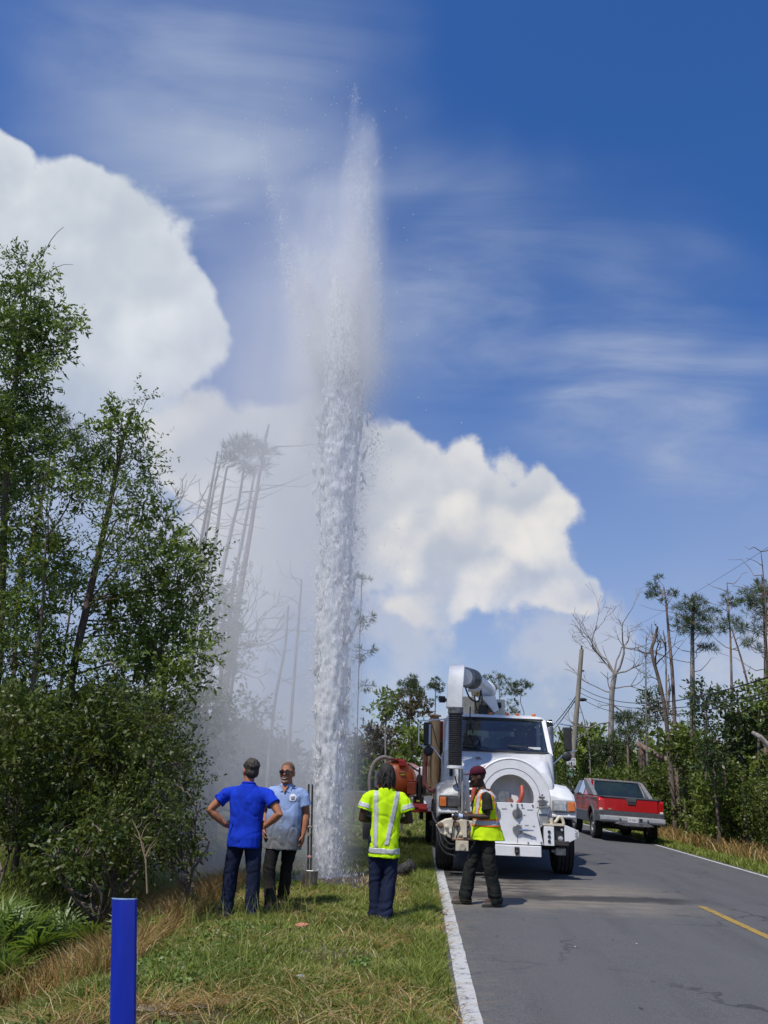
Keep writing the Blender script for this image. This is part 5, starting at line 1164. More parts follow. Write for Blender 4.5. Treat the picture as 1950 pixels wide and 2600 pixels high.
# suction hose, boom elbow, boom
prof = [(.105, 0)]; n_r = 27; Lh = 1.0
for k in range(n_r): z = Lh*k/n_r; prof += [(.118, z+.004), (.134, z+.012), (.134, z+.024), (.118, z+.032)]
sh = MB().lathe(prof+[(.105, Lh+.01)], (-.93, -.86, 1.80), (0, 0, 1), 24).build('suction_hose', CORR, tk, smooth=50)
MB().lathe([(.14, 0), (.15, .01), (.15, .045), (.125, .05), (.125, .06)], (-.93, -.86, 1.745), (0, 0, 1), 24).build('hose_flange', WHITE, sh, smooth=40)
MB().lathe([(.142, 0), (.146, .02), (.138, .05), (.145, .08), (.14, .11)], (-.93, -.86, 2.72), (0, 0, 1), 24).build('hose_clamp', mat('torn_tape', (.05, .05, .052), (.16, .16, .165), 16, .45), sh, smooth=40)
mb = MB(); mb.bx(-.87, -.835, -.88, -.84, 1.02, 1.75); mb.build('hose_support', STEEL, sh); MB().bx(-.815, -.785, -.90, -.86, 1.02, 1.75).build('hose_support', GREYP, sh)
MB().tube([(-.93, -.9, 1.62), (-.9, -.9, 1.5), (-.87, -.9, 1.42)], .014, 6).build('latch_strap', BLACK, sh)
el = MB(); path = [(-.86, 2.83), (-.86, 3.20), (-.84, 3.38), (-.76, 3.52), (-.62, 3.62), (-.42, 3.68), (-.18, 3.69), (.05, 3.66)]; rings = []
for i, (y, z) in enumerate(path):
    a = path[max(0, i-1)]; b = path[min(len(path)-1, i+1)]; d = Vector((0, b[0]-a[0], b[1]-a[1])).normalized(); nrm = Vector((0, d.z, -d.y))
    c = Vector((-.95+.012*i, y, z)); hw = .145; ht = .15
    # keep the outer (front) face on the path, the depth behind it
    rings.append([c+Vector((-hw, 0, 0)), c+Vector((hw, 0, 0)), c+Vector((hw, 0, 0))+nrm*(2*ht), c+Vector((-hw, 0, 0))+nrm*(2*ht)])
elbow = el.loft(rings).build('boom_elbow', WPAINT, tk, smooth=30, bevel=.012)
MB().bx(-1.06, -.84, -.55, -.2, 3.685, 3.70).build('rust_patch', RUST, elbow) if False else None
boom = MB().tube([(-.72, .05, 3.50), (-.45, 1.0, 3.52), (-.13, 2.5, 3.50)], [.16, .185, .20], 22).build('boom', WHITE, tk, smooth=40)
MB().lathe([(.205, 0), (.235, .03), (.235, .12), (.19, .14)], (-.13, 2.5, 3.50), (.22, .97, 0), 22).build('boom_collar', WHITE, boom, smooth=40)
mb = MB()
for k in range(6): mb.ring((-.70+.03*k, .08+.06*k, 3.50), (.3, 1, 0), .165, .20, .025, 20)
mb.build('elbow_clamp', STEEL, boom, smooth=40)
for k in range(2): MB().lathe([(.05, -.02), (.14, -.03), (.115, 0), (.14, .03), (.05, .02)], (-.46+.085*k, 1.1, 3.36), (1, .25, 0), 24).build('pulley', YELLOW, boom, smooth=40)
mb = MB(); mb.tube(spline([(-.72, .1, 3.35), (-.6, .3, 3.12), (-.42, .5, 3.08), (-.36, .55, 3.3)], 5), .018, 6); mb.tube(spline([(-.5, .5, 3.2), (-.45, .5, 2.95), (-.40, .5, 2.9), (-.34, .5, 3.1), (-.36, .6, 3.3)], 5), .014, 6); mb.tube(spline([(-.55, 1.0, 3.0), (-.56, .8, 2.75), (-.50, .72, 2.45)], 5), .013, 6); mb.build('control_cable', BLACK, boom, smooth=60)
mb = MB(); mb.prism([(-.30, 1.6, 3.28), (.02, 1.6, 3.30), (.10, 1.6, 3.02), (.0, 1.6, 2.95), (-.12, 1.6, 3.1)], (0, .5, 0)); mb.cyl((-.62, .6, 3.30), (-.36, .62, 3.32), .035); mb.build('boom_mount', WHITE, tk, bevel=.01)
mb = MB(); mb.bx(-.66, -.40, 1.9, 2.4, 2.82, 3.30); mb.bx(-.40, .0, 2.1, 2.5, 2.90, 3.24); mb.bx(.02, .26, 1.9, 2.6, 2.88, 3.26); mb.prism([(.26, 2.0, 2.88), (.46, 2.0, 2.88), (.28, 2.0, 3.02)], (0, .4, 0)); mb.build('equipment_box', CREAM, tk, bevel=.015)
mb = MB(); mb.box((-.22, 1.85, 3.0), (.20, .2, .22)); mb.box((.10, 1.8, 3.12), (.12, .15, .12)); mb.cyl((-.05, 1.7, 3.2), (.16, 1.7, 3.1), .03); mb.cyl((.04, 2.62, 3.36), (-.06, 2.3, 3.12), .09, .07); mb.build('hydraulic_motor', BLACK, tk, bevel=.01)
# debris body and side tanks behind the cab
MB().loft([sq(1.18, 2.85, 8.0, 1.0, .1), sq(1.22, 2.8, 8.0, 1.4, .12), sq(1.22, 2.8, 8.0, 2.35, .12), sq(1.0, 2.9, 7.9, 2.72, .2)]).build('debris_tank', CREAM, tk, smooth=40)
ls = MB().lathe([(.135, 0), (.135, 1.42), (.12, 1.46), (.10, 1.47), (.10, 1.5), (.15, 1.51), (.15, 1.54), (.05, 1.56)], (-1.26, 2.55, 1.38), (0, 0, 1), 20).build('exhaust_stack', RUST, tk, smooth=40)
mb = MB()
for k in range(34): mb.bx(-1.345, -1.325, 2.405, 2.425, 1.55+k*.034, 1.565+k*.034)
mb.build('heat_shield_slots', BLACK, ls)
MB().bx(-1.50, -1.40, 2.7, 3.0, 1.35, 2.2).build('red_pipe', mat('faded_red_paint', (.30, .10, .08), (.22, .07, .06), 7, .6), tk, bevel=.03)
MB().tube([(-1.46, 2.6, 1.9), (-1.46, 2.6, 1.45), (-1.32, 2.5, 1.32), (-1.22, 2.3, 1.30)], .055, 10).build('red_hose_pipe', MATS['faded_red_paint'], tk, smooth=50)
MB().bx(-1.14, -.99, 2.62, 2.7, 2.36, 2.80).build('red_box', SAFETY_RED, tk, bevel=.01); MB().bx(-1.14, -1.02, 2.60, 2.66, 1.6, 2.35).build('black_tank', BLACK, tk, bevel=.01)
rs = MB().lathe([(.095, 0), (.095, 1.45), (.085, 1.47)], (1.34, 2.8, 1.3), (0, 0, 1), 18).build('exhaust_stack', STEEL, tk, smooth=40)
MB().lathe([(.10, 0), (.10, .13), (.085, .14), (.085, .06)], (1.33, 2.8, 2.78), (-.15, 0, 1), 18).build('stack_cap', BLACK, rs, smooth=40)
# mirrors
for sx in (-1, 1):
    mx_ = sx*1.43; mir = MB().bx(mx_-.075, mx_+.075, .92, 1.02, 2.20, 2.66).build('mirror', BLACK, tk, bevel=.02)
    if sx < 0: MB().bx(mx_+.03, mx_+.072, .908, .925, 2.22, 2.62).build('mirror_glass_edge', mat('grey_mirror_edge', (.42, .45, .47), None, rough=.3), mir)
    mb = MB(); mb.tube(spline([(sx*1.02, 1.1, 2.74), (sx*1.25, .98, 2.72), (mx_, .97, 2.69), (sx*1.56, .97, 2.69), (sx*1.60, .97, 2.62), (sx*1.60, .97, 2.25), (sx*1.56, .97, 2.19), (mx_, .97, 2.18), (sx*1.30, .97, 2.15), (sx*1.12, .85, 1.93)], 4) if sx < 0 else [(sx*1.02, 1.1, 2.78), (sx*1.2, 1.0, 2.74), (mx_, .97, 2.70), (sx*1.55, .97, 2.69)], .014, 7)
    if sx > 0: mb.tube([(sx*1.60, .97, 2.21), (sx*1.52, .97, 2.18), (mx_, .97, 2.18), (sx*1.28, .95, 2.08), (sx*1.10, .85, 1.92)], .014, 7)
    mb.build('mirror_bracket', CHROME, mir, smooth=60)
    mb = MB(); mb.tube([(mx_-sx*.08, .98, 2.66), (sx*1.2, 1.2, 2.2), (sx*1.1, 1.2, 2.05)], .009, 5); mb.build('mirror_brace', BLACK, mir)
    MB().ell((sx*1.40, .96, 2.09), (.10, .05, .10), 16, 8).build('convex_mirror', BLACK, mir, smooth=180)
mb = MB(); mb.bx(-1.12, -1.06, -.12, -.02, 3.0, 3.06); mb.bx(-1.22, -1.10, -.10, -.02, 2.98, 3.10); mb.build('work_light', BLACK, elbow, bevel=.01)

# ------------------------------------------------------------------ orange vacuum trailer behind the truck on the verge
VO = Vector((-.50, 21.2, gz(-.5, 21.2)))
vt = thing('vacuum_trailer', VO, 'orange tank trailer with tan hose on the verge behind the men', 'trailer')
tk_ = MB().lathe([(.02, -.20), (.16, -.185), (.30, -.14), (.40, -.06), (.45, .04), (.46, .10), (.46, 2.3), (.40, 2.45), (.02, 2.5)], (-.08, 0, 1.50), (.12, 1, 0), 36).build('tank', ORANGE, vt, smooth=50)
MB().ring((-.08, .05, 1.50), (.12, 1, 0), .455, .50, .06, 36).build('tank_flange', mat('worn_orange_steel', (.45, .33, .26), (.5, .14, .05), 9, .5), tk_, smooth=40)
MB().bx(-.02, .16, -.22, -.10, 1.83, 1.98).build('hinge', SAFETY_RED, tk_, bevel=.02); MB().prism([(-.25, -.12, 2.02), (.12, -.12, 2.0), (.16, -.12, 1.88), (-.02, -.12, 1.94)], (0, .2, 0)).build('hinge_arm', SAFETY_RED, tk_, bevel=.01)
MB().bx(.03, .13, -.225, -.215, 1.62, 1.69).build('warning_label', mat('yellow_label', (.72, .55, .03), None, rough=.5), tk_); MB().bx(.0, .16, -.232, -.20, 1.665, 1.685).build('door_latch', BLACK, tk_)
mb = MB(); mb.bx(.20, .42, -.25, .0, 1.18, 1.48); mb.prism([(.20, -.25, 1.48), (.46, -.25, 1.48), (.42, -.25, 1.52), (.20, -.25, 1.53)], (0, .25, 0)); mb.build('outlet_valve', mat('dark_orange', (.30, .05, .012), (.4, .075, .02), 7, .5), tk_, bevel=.02)
MB().tube(spline([(-.66, -.05, .95), (-.74, -.05, 1.45), (-.66, 0, 1.85), (-.45, .05, 2.03), (-.2, .1, 2.0)], 8), .048, 10).build('hose', mat('tan_hose', (.40, .33, .27), (.33, .27, .22), 12, .6), vt, smooth=60)
MB().bx(-.62, -.40, .1, .5, 1.3, 1.7).build('hose_rack', WHITE, vt, bevel=.02)
MB().lathe([(.30, 0), (.36, .05), (.36, .9), (.30, .95)], (.62, .4, 1.50), (0, 1, 0), 24).build('water_tank', WHITE, vt, smooth=45)
mb = MB(); mb.lathe([(.07, 0), (.07, .5), (.05, .55)], (.50, -.1, 1.1), (0, 0, 1), 14); mb.bx(.36, .62, -.15, .2, .92, 1.14); mb.cyl((.50, -.1, 1.65), (.50, -.1, 1.82), .025); mb.lathe([(.05, 0), (.06, .4)], (.62, -.05, 1.2), (0, 0, 1), 12); mb.tube(spline([(.2, .0, 1.9), (.35, .0, 1.8), (.5, .0, 1.72)], 5), .025, 6); mb.build('pump', BLACK, vt, smooth=40)
fr_ = MB().bx(-.7, .72, -.25, -.12, .78, .88).build('frame', SAFETY_RED, vt, bevel=.01)
mb = MB(); mb.bx(.36, .70, -.28, -.2, .88, .98); mb.bx(.5, .72, -.3, -.25, .84, .90); mb.build('tail_light', mat('red_lens', (.65, .04, .03), None, rough=.2, coat=.5), fr_, bevel=.01)
MB().bx(.44, .52, -.3, -.27, 1.02, 1.06).build('warning_label', MATS['yellow_label'], fr_)
mb = MB(); mb.bx(-.62, -.52, -.1, 3.2, .62, .78); mb.bx(.52, .62, -.1, 3.2, .62, .78); mb.bar((0, 3.0, .7), (0, 4.6, .62), .1); mb.build('chassis', CH, vt)
for y in (1.0, 1.75):
    for sx in (-1, 1): wheel(vt, (sx*.80, y, .36), .36, .22, sx)
MB().bx(-.95, .95, .62, 2.15, .74, .78).build('mudguard', SAFETY_RED, vt, bevel=.01)
MB().cyl((0, 4.55, 0), (0, 4.55, .62), .035).build('jack', STEEL, vt)

# ------------------------------------------------------------------ red pickup driving away on the right
PO = Vector((6.43, 26.5, gz(6.4, 26.5)))
pk = thing('pickup_truck', PO, 'red crew cab pickup with grey plastic cladding seen from behind', 'pickup')
pk.rotation_euler = (0, R(1.9), 0)
RED = mat('red_car_paint', (.46, .012, .016), (.42, .011, .015), 5, .22, coat=.7)
CLAD = mat('grey_cladding', (.075, .078, .085), (.060, .062, .068), 8, .6)
SAIL = mat('faded_grey_plastic', (.19, .195, .20), (.15, .155, .16), 7, .6)
def side_loft(name, prof_list, m, parent, bev=.02):
    """prof_list: [(x, [(y,z)...])] sections across the width"""
    return MB().loft([[Vector((x, y, z)) for (y, z) in p] for x, p in prof_list]).build(name, m, parent, smooth=38, bevel=bev)
bodyP = lambda i: [(-.02+i, .86), (-.02+i, 1.18-i*.5), (.06+i, 1.24-i*.5), (1.55, 1.27-i), (3.9, 1.24-i), (4.6, 1.18-i), (5.35-i, 1.06-i), (5.45-i, .80), (5.40-i, .52), (4.75, .52), (4.66, .80), (4.40, .93), (4.10, .93), (3.84, .80), (3.75, .50), (1.55, .50), (1.46, .80), (1.20, .93), (.90, .93), (.64, .80), (.55, .60)]
body = side_loft('body', [(-.965, bodyP(.06)), (-.99, bodyP(.02)), (-.90, bodyP(0)), (.90, bodyP(0)), (.99, bodyP(.02)), (.965, bodyP(.06))], RED, pk, .015)
for sx in (-1, 1):
    MB().loft([[Vector((sx*x, y, z)) for y, z in ((-.03, .56), (-.03, .86), (.55, .86), (.60, .70), (.52, .52))] for x in (.70, 1.0)]).build('cladding', CLAD, pk, bevel=.02)
    MB().bx(sx*.96, sx*1.012, 1.50, 3.80, .46, .80).build('cladding', CLAD, pk, bevel=.02)
    arch = [(1.05+.50*math.cos(a), .50+.47*math.sin(a)) for a in np.linspace(R(-5), R(185), 15)]
    MB().tube([Vector((sx*.985, y, z)) for y, z in arch], .045, 8).build('wheel_arch', CLAD, pk, smooth=60)
    arch = [(4.25+.50*math.cos(a), .50+.47*math.sin(a)) for a in np.linspace(R(-5), R(185), 15)]
    MB().tube([Vector((sx*.985, y, z)) for y, z in arch], .045, 8).build('wheel_arch', CLAD, pk, smooth=60)
    for y in (1.05, 4.25): wheel(pk, (sx*.84, y, .385), .385, .27, sx, rimm=STEEL)
    MB().loft([[Vector((sx*x, y, z)) for y, z in ((.02, .92), (.02, 1.20), (.09, 1.20), (.09, .92))] for x in (.80, .975)]).build('tail_light', mat('tail_light_red', (.55, .012, .014), (.45, .01, .01), 20, .15, coat=.8), pk, bevel=.015)
    MB().bx(sx*.86, sx*.96, -.025, -.005, .87, .93).build('reversing_light', mat('clear_lens', (.75, .72, .66), None, rough=.2, coat=.5), pk, bevel=.006)
    # sail panel running from roof to bed side
    MB().loft([[Vector((sx*x, y, z)) for y, z in ((.95, 1.27), (1.0, 1.33), (2.15, 1.75), (2.55, 1.79), (2.5, 1.60), (1.9, 1.27))] for x in (.80, .93)]).build('sail_panel', SAIL, pk, bevel=.025)
    for y0, y1, y0b, y1b in ((2.62, 3.38, 2.60, 3.50), (3.46, 4.0, 3.58, 4.45)):
        MB().add([(sx*.945, y0b, 1.27), (sx*.945, y1b, 1.27), (sx*.80, y1, 1.72), (sx*.80, y0, 1.72)], [(0, 1, 2, 3)]).build('side_window', SIDE_GLASS, pk)
    m_ = MB().ell((sx*1.12, 4.05, 1.33), (.13, .07, .09), 14, 8).build('wing_mirror', BLACK, pk, smooth=180); MB().cyl((sx*.96, 4.1, 1.27), (sx*1.05, 4.06, 1.30), .03).build('mirror_arm', BLACK, m_)
    for y in (2.7, 3.6): MB().bx(sx*.985, sx*1.02, y, y+.2, 1.10, 1.14).build('door_handle', RED, pk, bevel=.01)
    MB().bx(sx*.988, sx*.995, 3.47, 3.485, .82, 1.24).build('door_gap', BLACK, pk); MB().bx(sx*.988, sx*.995, 2.5, 2.515, .82, 1.24).build('door_gap', BLACK, pk)
roof = MB().loft([[Vector((sx_*1.0, y, z)) for sx_, z in ((-.93, 1.27), (-.80, 1.70), (-.70, 1.765), (.70, 1.765), (.80, 1.70), (.93, 1.27))] for y in (1.95, 2.45)]+[[Vector((sx_, y, z)) for sx_, z in ((-.93, 1.27), (-.79, 1.73), (-.68, 1.80), (.68, 1.80), (.79, 1.73), (.93, 1.27))] for y in (2.7, 3.3)]+[[Vector((sx_, y, z)) for sx_, z in ((-.94, 1.26), (-.80, 1.69), (-.68, 1.76), (.68, 1.76), (.80, 1.69), (.94, 1.26))] for y in (3.7,)]+[[Vector((sx_, 4.6, z)) for sx_, z in ((-.94, 1.22), (-.9, 1.24), (-.7, 1.25), (.7, 1.25), (.9, 1.24), (.94, 1.22))]]).build('cab', RED, pk, smooth=40)
MB().loft([[Vector((x, 1.90, 1.28)) for x in (-.78, -.4, 0, .4, .78)], [Vector((x, 2.40, 1.735)) for x in (-.62, -.3, 0, .3, .62)]], cap=False) if False else None
MB().add([(-.80, 1.50, 1.29), (.80, 1.50, 1.29), (.70, 1.93, 1.735), (-.70, 1.93, 1.735)], [(0, 1, 2, 3)]).build('rear_window', mat('dark_rear_glass', (.012, .02, .02), (.02, .032, .024), 2.5, .05, spec=.8), pk)
MB().tube([(-.82, 1.48, 1.28), (-.72, 1.92, 1.745), (.72, 1.92, 1.745), (.82, 1.48, 1.28)], .03, 6).build('window_surround', SAIL, pk)
MB().bx(-.76, .76, 1.9, 2.3, 1.74, 1.782).build('roof_rail', SAIL, pk, bevel=.015)
MB().bx(-.90, .90, .02, 1.5, 1.245, 1.285).build('bed_cover', BLACK, pk, bevel=.015)
tg = MB().bx(-.80, .80, -.045, .03, .87, 1.245).build('tailgate', RED, pk, bevel=.02)
MB().bx(-.83, .83, -.06, .06, 1.235, 1.29).build('tailgate_cap', CLAD, tg, bevel=.02)
h_ = MB().prism([(-.16, -.05, 1.25), (.16, -.05, 1.25), (.12, -.05, 1.085), (-.12, -.05, 1.085)], (0, -.022, 0)).build('tailgate_handle', CLAD, tg, bevel=.012); MB().bx(-.10, .10, -.08, -.07, 1.13, 1.17).build('pull', BLACK, h_, bevel=.005)
text_obj('lettering', 'CHEVROLET', .125, mat('embossed_red', (.40, .010, .013), None, rough=.25, coat=.6), tg, (0, -.0455, .99), (R(90), 0, 0), .002, sx=1.35)
MB().bx(-.69, -.60, -.052, -.044, .90, .935).build('badge', mat('badge_gold', (.6, .5, .3), None, rough=.3, metal=.6), tg)
bp = MB().loft([[Vector((x, y, z)) for y, z in ((-.20, .56), (-.22, .62), (-.20, .72), (-.02, .74), (-.02, .54))] for x in (-.97, .97)]).build('bumper', mat('grey_bumper', (.30, .305, .31), (.24, .245, .25), 7, .45), pk, bevel=.02)
MB().bx(-.99, -.83, -.19, -.02, .55, .73).build('bumper_end', CLAD, bp, bevel=.02); MB().bx(.83, .99, -.19, -.02, .55, .73).build('bumper_end', CLAD, bp, bevel=.02)
MB().bx(-.95, .95, -.04, .02, .73, .88).build('bumper_trim', CLAD, pk, bevel=.02)
np_ = MB().bx(-.16, .16, -.232, -.222, .57, .725).build('licence_plate', mat('plate_white', (.72, .72, .70), (.62, .62, .6), 30, .4), bp, bevel=.004)
text_obj('plate_number', 'W KBV I', .075, mat('plate_green', (.05, .09, .07), None, rough=.5), np_, (0, -.233, .642), (R(90), 0, 0), .001)
MB().bx(.19, .28, -.225, -.2, .62, .70).build('bumper_socket', BLACK, bp, bevel=.005)
for x in (-.38, .44): MB().lathe([(.03, 0), (.028, .02), (.01, .025)], (x, -.215, .66), (0, -1, 0), 12).build('bumper_bolt', STEEL, bp)
MB().prism([(-.55, -.28, .52), (-.42, -.28, .585), (.42, -.28, .585), (.62, -.28, .50), (.30, -.28, .47), (-.25, -.28, .47)], (0, .12, 0)).build('step_plate', STEEL, bp, bevel=.012)
mb = MB(); mb.bx(-.06, .06, -.15, .3, .40, .52); mb.bx(-.4, .4, .1, .2, .40, .5); mb.cyl((-.75, 1.05, .38), (.75, 1.05, .38), .07); mb.bx(-.5, .5, .3, 5.2, .42, .55); mb.cyl((-.1, 1.0, .36), (.1, 1.0, .36), .14); mb.cyl((.5, .0, .42), (.5, .6, .42), .035); mb.build('chassis', CH, pk)

# ------------------------------------------------------------------ people
HS = 1.12                              # head size against the standard 0.23 m
def remesh(mb, voxel, smooth_it=2, fold=None):
    me = mb.mesh('tmp'); o = bpy.data.objects.new('tmp', me); col.objects.link(o)
    md = o.modifiers.new('r', 'REMESH'); md.mode = 'VOXEL'; md.voxel_size = voxel
    if smooth_it: s = o.modifiers.new('s', 'SMOOTH'); s.iterations = smooth_it; s.factor = .5
    dg = bpy.context.evaluated_depsgraph_get(); out = bpy.data.meshes.new_from_object(o.evaluated_get(dg)); bpy.data.objects.remove(o)
    if fold:
        n = len(out.vertices); co = np.empty(n*3, np.float32); out.vertices.foreach_get('co', co); co = co.reshape(-1, 3)
        nr = np.empty(n*3, np.float32); out.vertex_normals.foreach_get('vector', nr); nr = nr.reshape(-1, 3)
        d = np.array([fold(Vector(c)) for c in co], np.float32); co += nr*d[:, None]; out.vertices.foreach_set('co', co.ravel()); out.update()
    return out
def patch(me, pred, off, name, m, parent):
    """a strip of tape lying on a garment: faces picked by place, raised off the cloth"""
    nv = len(me.vertices); co = np.empty(nv*3, np.float32); me.vertices.foreach_get('co', co); co = co.reshape(-1, 3)
    nr = np.empty(nv*3, np.float32); me.vertex_normals.foreach_get('vector', nr); nr = nr.reshape(-1, 3)
    F = [tuple(p.vertices) for p in me.polygons if pred(p.center, p.normal)]
    used = sorted({i for f in F for i in f}); ix = {v: k for k, v in enumerate(used)}
    if not F: return None
    V = [tuple(co[i]+nr[i]*off) for i in used]; nm = bpy.data.meshes.new(name); nm.from_pydata(V, [], [tuple(ix[i] for i in f) for f in F]); nm.update()
    o = link(name, nm, m, parent, smooth=180); s = o.modifiers.new('s', 'SOLIDIFY'); s.thickness = .003; s.offset = -1
    return o
def ering(c, rx, ry, n=20, p=2.3):
    out = []
    for k in range(n):
        a = 2*PI*k/n; ca, sa = math.cos(a), math.sin(a)
        out.append(Vector(c)+Vector((rx*math.copysign(abs(ca)**(2/p), ca), ry*math.copysign(abs(sa)**(2/p), sa), 0)))
    return out
def torso(mb, rings): mb.loft([ering((x, y, z), rx, ry) for (x, y, z, rx, ry) in rings])
def hand(mb, w, d, palm, side, curl=.5, s=1.0, spread=.5):
    """w wrist, d finger direction, palm = way the palm faces, side = direction of the thumb"""
    w = Vector(w); d = Vector(d).normalized(); pn_ = Vector(palm); pn_ = (pn_-d*pn_.dot(d)).normalized(); t = Vector(side); t = (t-d*t.dot(d)-pn_*t.dot(pn_)).normalized()
    for k in range(4):
        a = w+t*(.027-.018*k)*s; mb.tube([w+t*(.018-.012*k)*s*.8, a+d*.05*s, a+d*.088*s], [.017*s, .0155*s, .0125*s], 8)
    for k, (l, o) in enumerate(((.068, .030), (.078, .0105), (.072, -.009), (.056, -.028))):
        p0 = w+t*o*s+d*.085*s; u = (d+t*(o*2.2*spread)).normalized(); p1 = p0+(u*math.cos(curl*.6)+pn_*math.sin(curl*.6))*l*.5*s; p2 = p1+(u*math.cos(curl*1.5)+pn_*math.sin(curl*1.5))*l*.5*s
        mb.tube([p0, p1, p2], [.0098*s, .0090*s, .0078*s], 7)
    p0 = w+t*.022*s+d*.025*s; p1 = p0+(t*.75+d*.6+pn_*.25).normalized()*.042*s; p2 = p1+(d*.9+t*.25+pn_*.3).normalized()*.032*s
    mb.tube([p0, p1, p2], [.0145*s, .0115*s, .0090*s], 7)
def head_parts(mb, M, thin=1.0):
    E = lambda c, r: mb.ell(M @ Vector(c), tuple(HS*q for q in r), 16, 10, M.to_3x3() @ Matrix.Scale(1/HS, 3))
    E((0, .012, .032), (.077*thin, .097, .090))
    rings = []
    for z, rx, ry, y in ((.03, .073, .088, 0), (-.02, .069, .084, -.006), (-.06, .060, .070, -.018), (-.09, .050, .056, -.030), (-.108, .036, .040, -.040), (-.118, .02, .024, -.045)): rings.append([M @ p for p in ering((0, y, z), rx*thin, ry, 18)])
    mb.loft(rings)
    E((0, -.098, -.020), (.013, .020, .013)); E((0, -.093, .004), (.009, .012, .026)); E((0, -.080, .030), (.048, .016, .010)); E((0, -.083, -.102), (.022, .018, .016))
    E((0, -.088, -.058), (.024, .012, .007)); E((0, -.086, -.070), (.020, .012, .007))
    for s in (-1, 1):
        E((s*.079*thin, .014, -.006), (.010, .022, .032)); E((s*.045, -.070, -.030), (.022, .018, .020))
SKIN = {}
def skin_mat(name, c, c2): return mat(name, c, c2, 14, .58, spec=.28, bump=.10, bscale=60)
def cloth(name, c, c2, **k): return mat(name, c, c2, 9, .9, spec=.15, bump=.12, bscale=160, **k)
def make_person(loc, rz, label, P, skin, parts):
    """P: joints in metres, the person facing -y with the left hand at +x"""
    o = thing('person', loc, label, 'person', rz=rz)
    mb = MB(); torso(mb, P['bodytorso'])
    nb, hd = Vector(P['neck']), Vector(P['head']); M = Matrix.Translation(hd-Vector((0, 0, .012))) @ Matrix.Rotation(P.get('hyaw', 0), 4, 'Z') @ Matrix.Rotation(P.get('hpitch', 0), 4, 'X') @ Matrix.Rotation(P.get('hroll', 0), 4, 'Y') @ Matrix.Scale(HS, 4)
    mb.tube([nb-Vector((0, 0, .06)), nb+Vector((0, 0, .02)), hd+Vector((0, .018, -.03))], [.075, P.get('neckr', .060), .056], 12)
    head_parts(mb, M, P.get('thin', 1.0))
    for s in 'LR':
        sh, el, wr = (Vector(P[k+s]) for k in ('sh', 'el', 'wr')); r = P.get('arm', 1.0)
        mb.tube([sh+Vector((-sh.x*.12, 0, -.03)), sh.lerp(el, .35), sh.lerp(el, .8), el, el.lerp(wr, .3), el.lerp(wr, .75), wr], [.058*r, .056*r, .046*r, .044*r, .046*r, .034*r, .028*r], 12)
        hand(mb, wr, P['hd'+s], P['pm'+s], P['th'+s], P.get('curl'+s, .5), P.get('hs', 1.0))
        hp, kn, an = (Vector(P[k+s]) for k in ('hp', 'kn', 'an')); mb.tube([hp, hp.lerp(kn, .5), kn, kn.lerp(an, .35), an], [.085, .075, .056, .058, .036], 12)
        mb.tube([an, an+Vector(P['toe'+s])*.16-Vector((0, 0, an.z-.05))], [.04, .03], 10)
    link('body', remesh(mb, .0078, 1), skin, o, smooth=180)
    eye = mat('eye_white', (.75, .73, .70), None, rough=.3); pup = mat('eye_dark', (.02, .015, .01), None, rough=.2); brow = parts.get('brow')
    for s in (-1, 1):
        e = MB().ell(M @ Vector((s*.031, -.079, .010)), (.013, .008, .007), 10, 6, M.to_3x3()).build('eye', eye, o, smooth=180); MB().ell(M @ Vector((s*.031, -.0865, .010)), (.005, .003, .005), 8, 5, M.to_3x3()).build('pupil', pup, e, smooth=180)
        if brow: MB().tube([M @ Vector((s*.012, -.097, .030)), M @ Vector((s*.03, -.096, .036)), M @ Vector((s*.050, -.083, .030))], [.004, .005, .003], 6).build('eyebrow', brow, o, smooth=180)
    return o, M
def fold_shirt(amp, seed):
    def f(v):
        g = max(0, 1-5*abs(mnoise.noise((v.x*5+v.z*4+seed, v.y*4, v.z*5-v.x*6))))
        return amp*(1.1*mnoise.noise((v.x*6+seed, v.y*6, v.z*3.5+v.x*3))+.7*mnoise.noise((v.x*13, v.y*13+seed, v.z*8-v.x*5))-.55*g)
    return f
def fold_pants(amp, seed, hem=.12):
    def f(v):
        w = max(0, 1-abs(v.z-hem)/.22)+.7*max(0, 1-abs(v.z-.50)/.14)+.5*max(0, 1-abs(v.z-.85)/.1)
        g = max(0, 1-5*abs(mnoise.noise((v.x*6+seed*2, v.y*6, v.z*7+v.x*9))))
        return amp*(-.6*g+mnoise.noise((v.x*9+seed, v.y*9, v.z*3))*1.1+1.2*w*mnoise.noise((v.x*5, v.y*5+seed, v.z*24+v.x*7)))
    return f
def pants(o, P, m, fold, rt=1.0, hem=1.0, zt=1.0, name='trousers'):
    mb = MB(); hl, hr = Vector(P['hpL']), Vector(P['hpR']); c = (hl+hr)/2
    torso(mb, [(c.x, c.y+.01, c.z-.13, .12*rt, .10), (c.x, c.y+.01, c.z-.03, .175*rt, .125*rt), (c.x, c.y, c.z+.07, .168*rt, .118*rt), (c.x, c.y, zt, .155*rt, .108*rt)])
    for s in 'LR':
        hp, kn, an = (Vector(P[k+s]) for k in ('hp', 'kn', 'an'))
        mb.tube([hp+Vector((0, 0, .03)), hp.lerp(kn, .4), kn, kn.lerp(an, .5), an+Vector((0, 0, .01)), an-Vector((0, 0, .045))], [.102*rt, .095*rt, .078*rt*hem, .076*hem*rt, .080*hem*rt, .082*hem*rt], 16)
    me = remesh(mb, .010, 2, fold); return link(name, me, m, o, smooth=180)
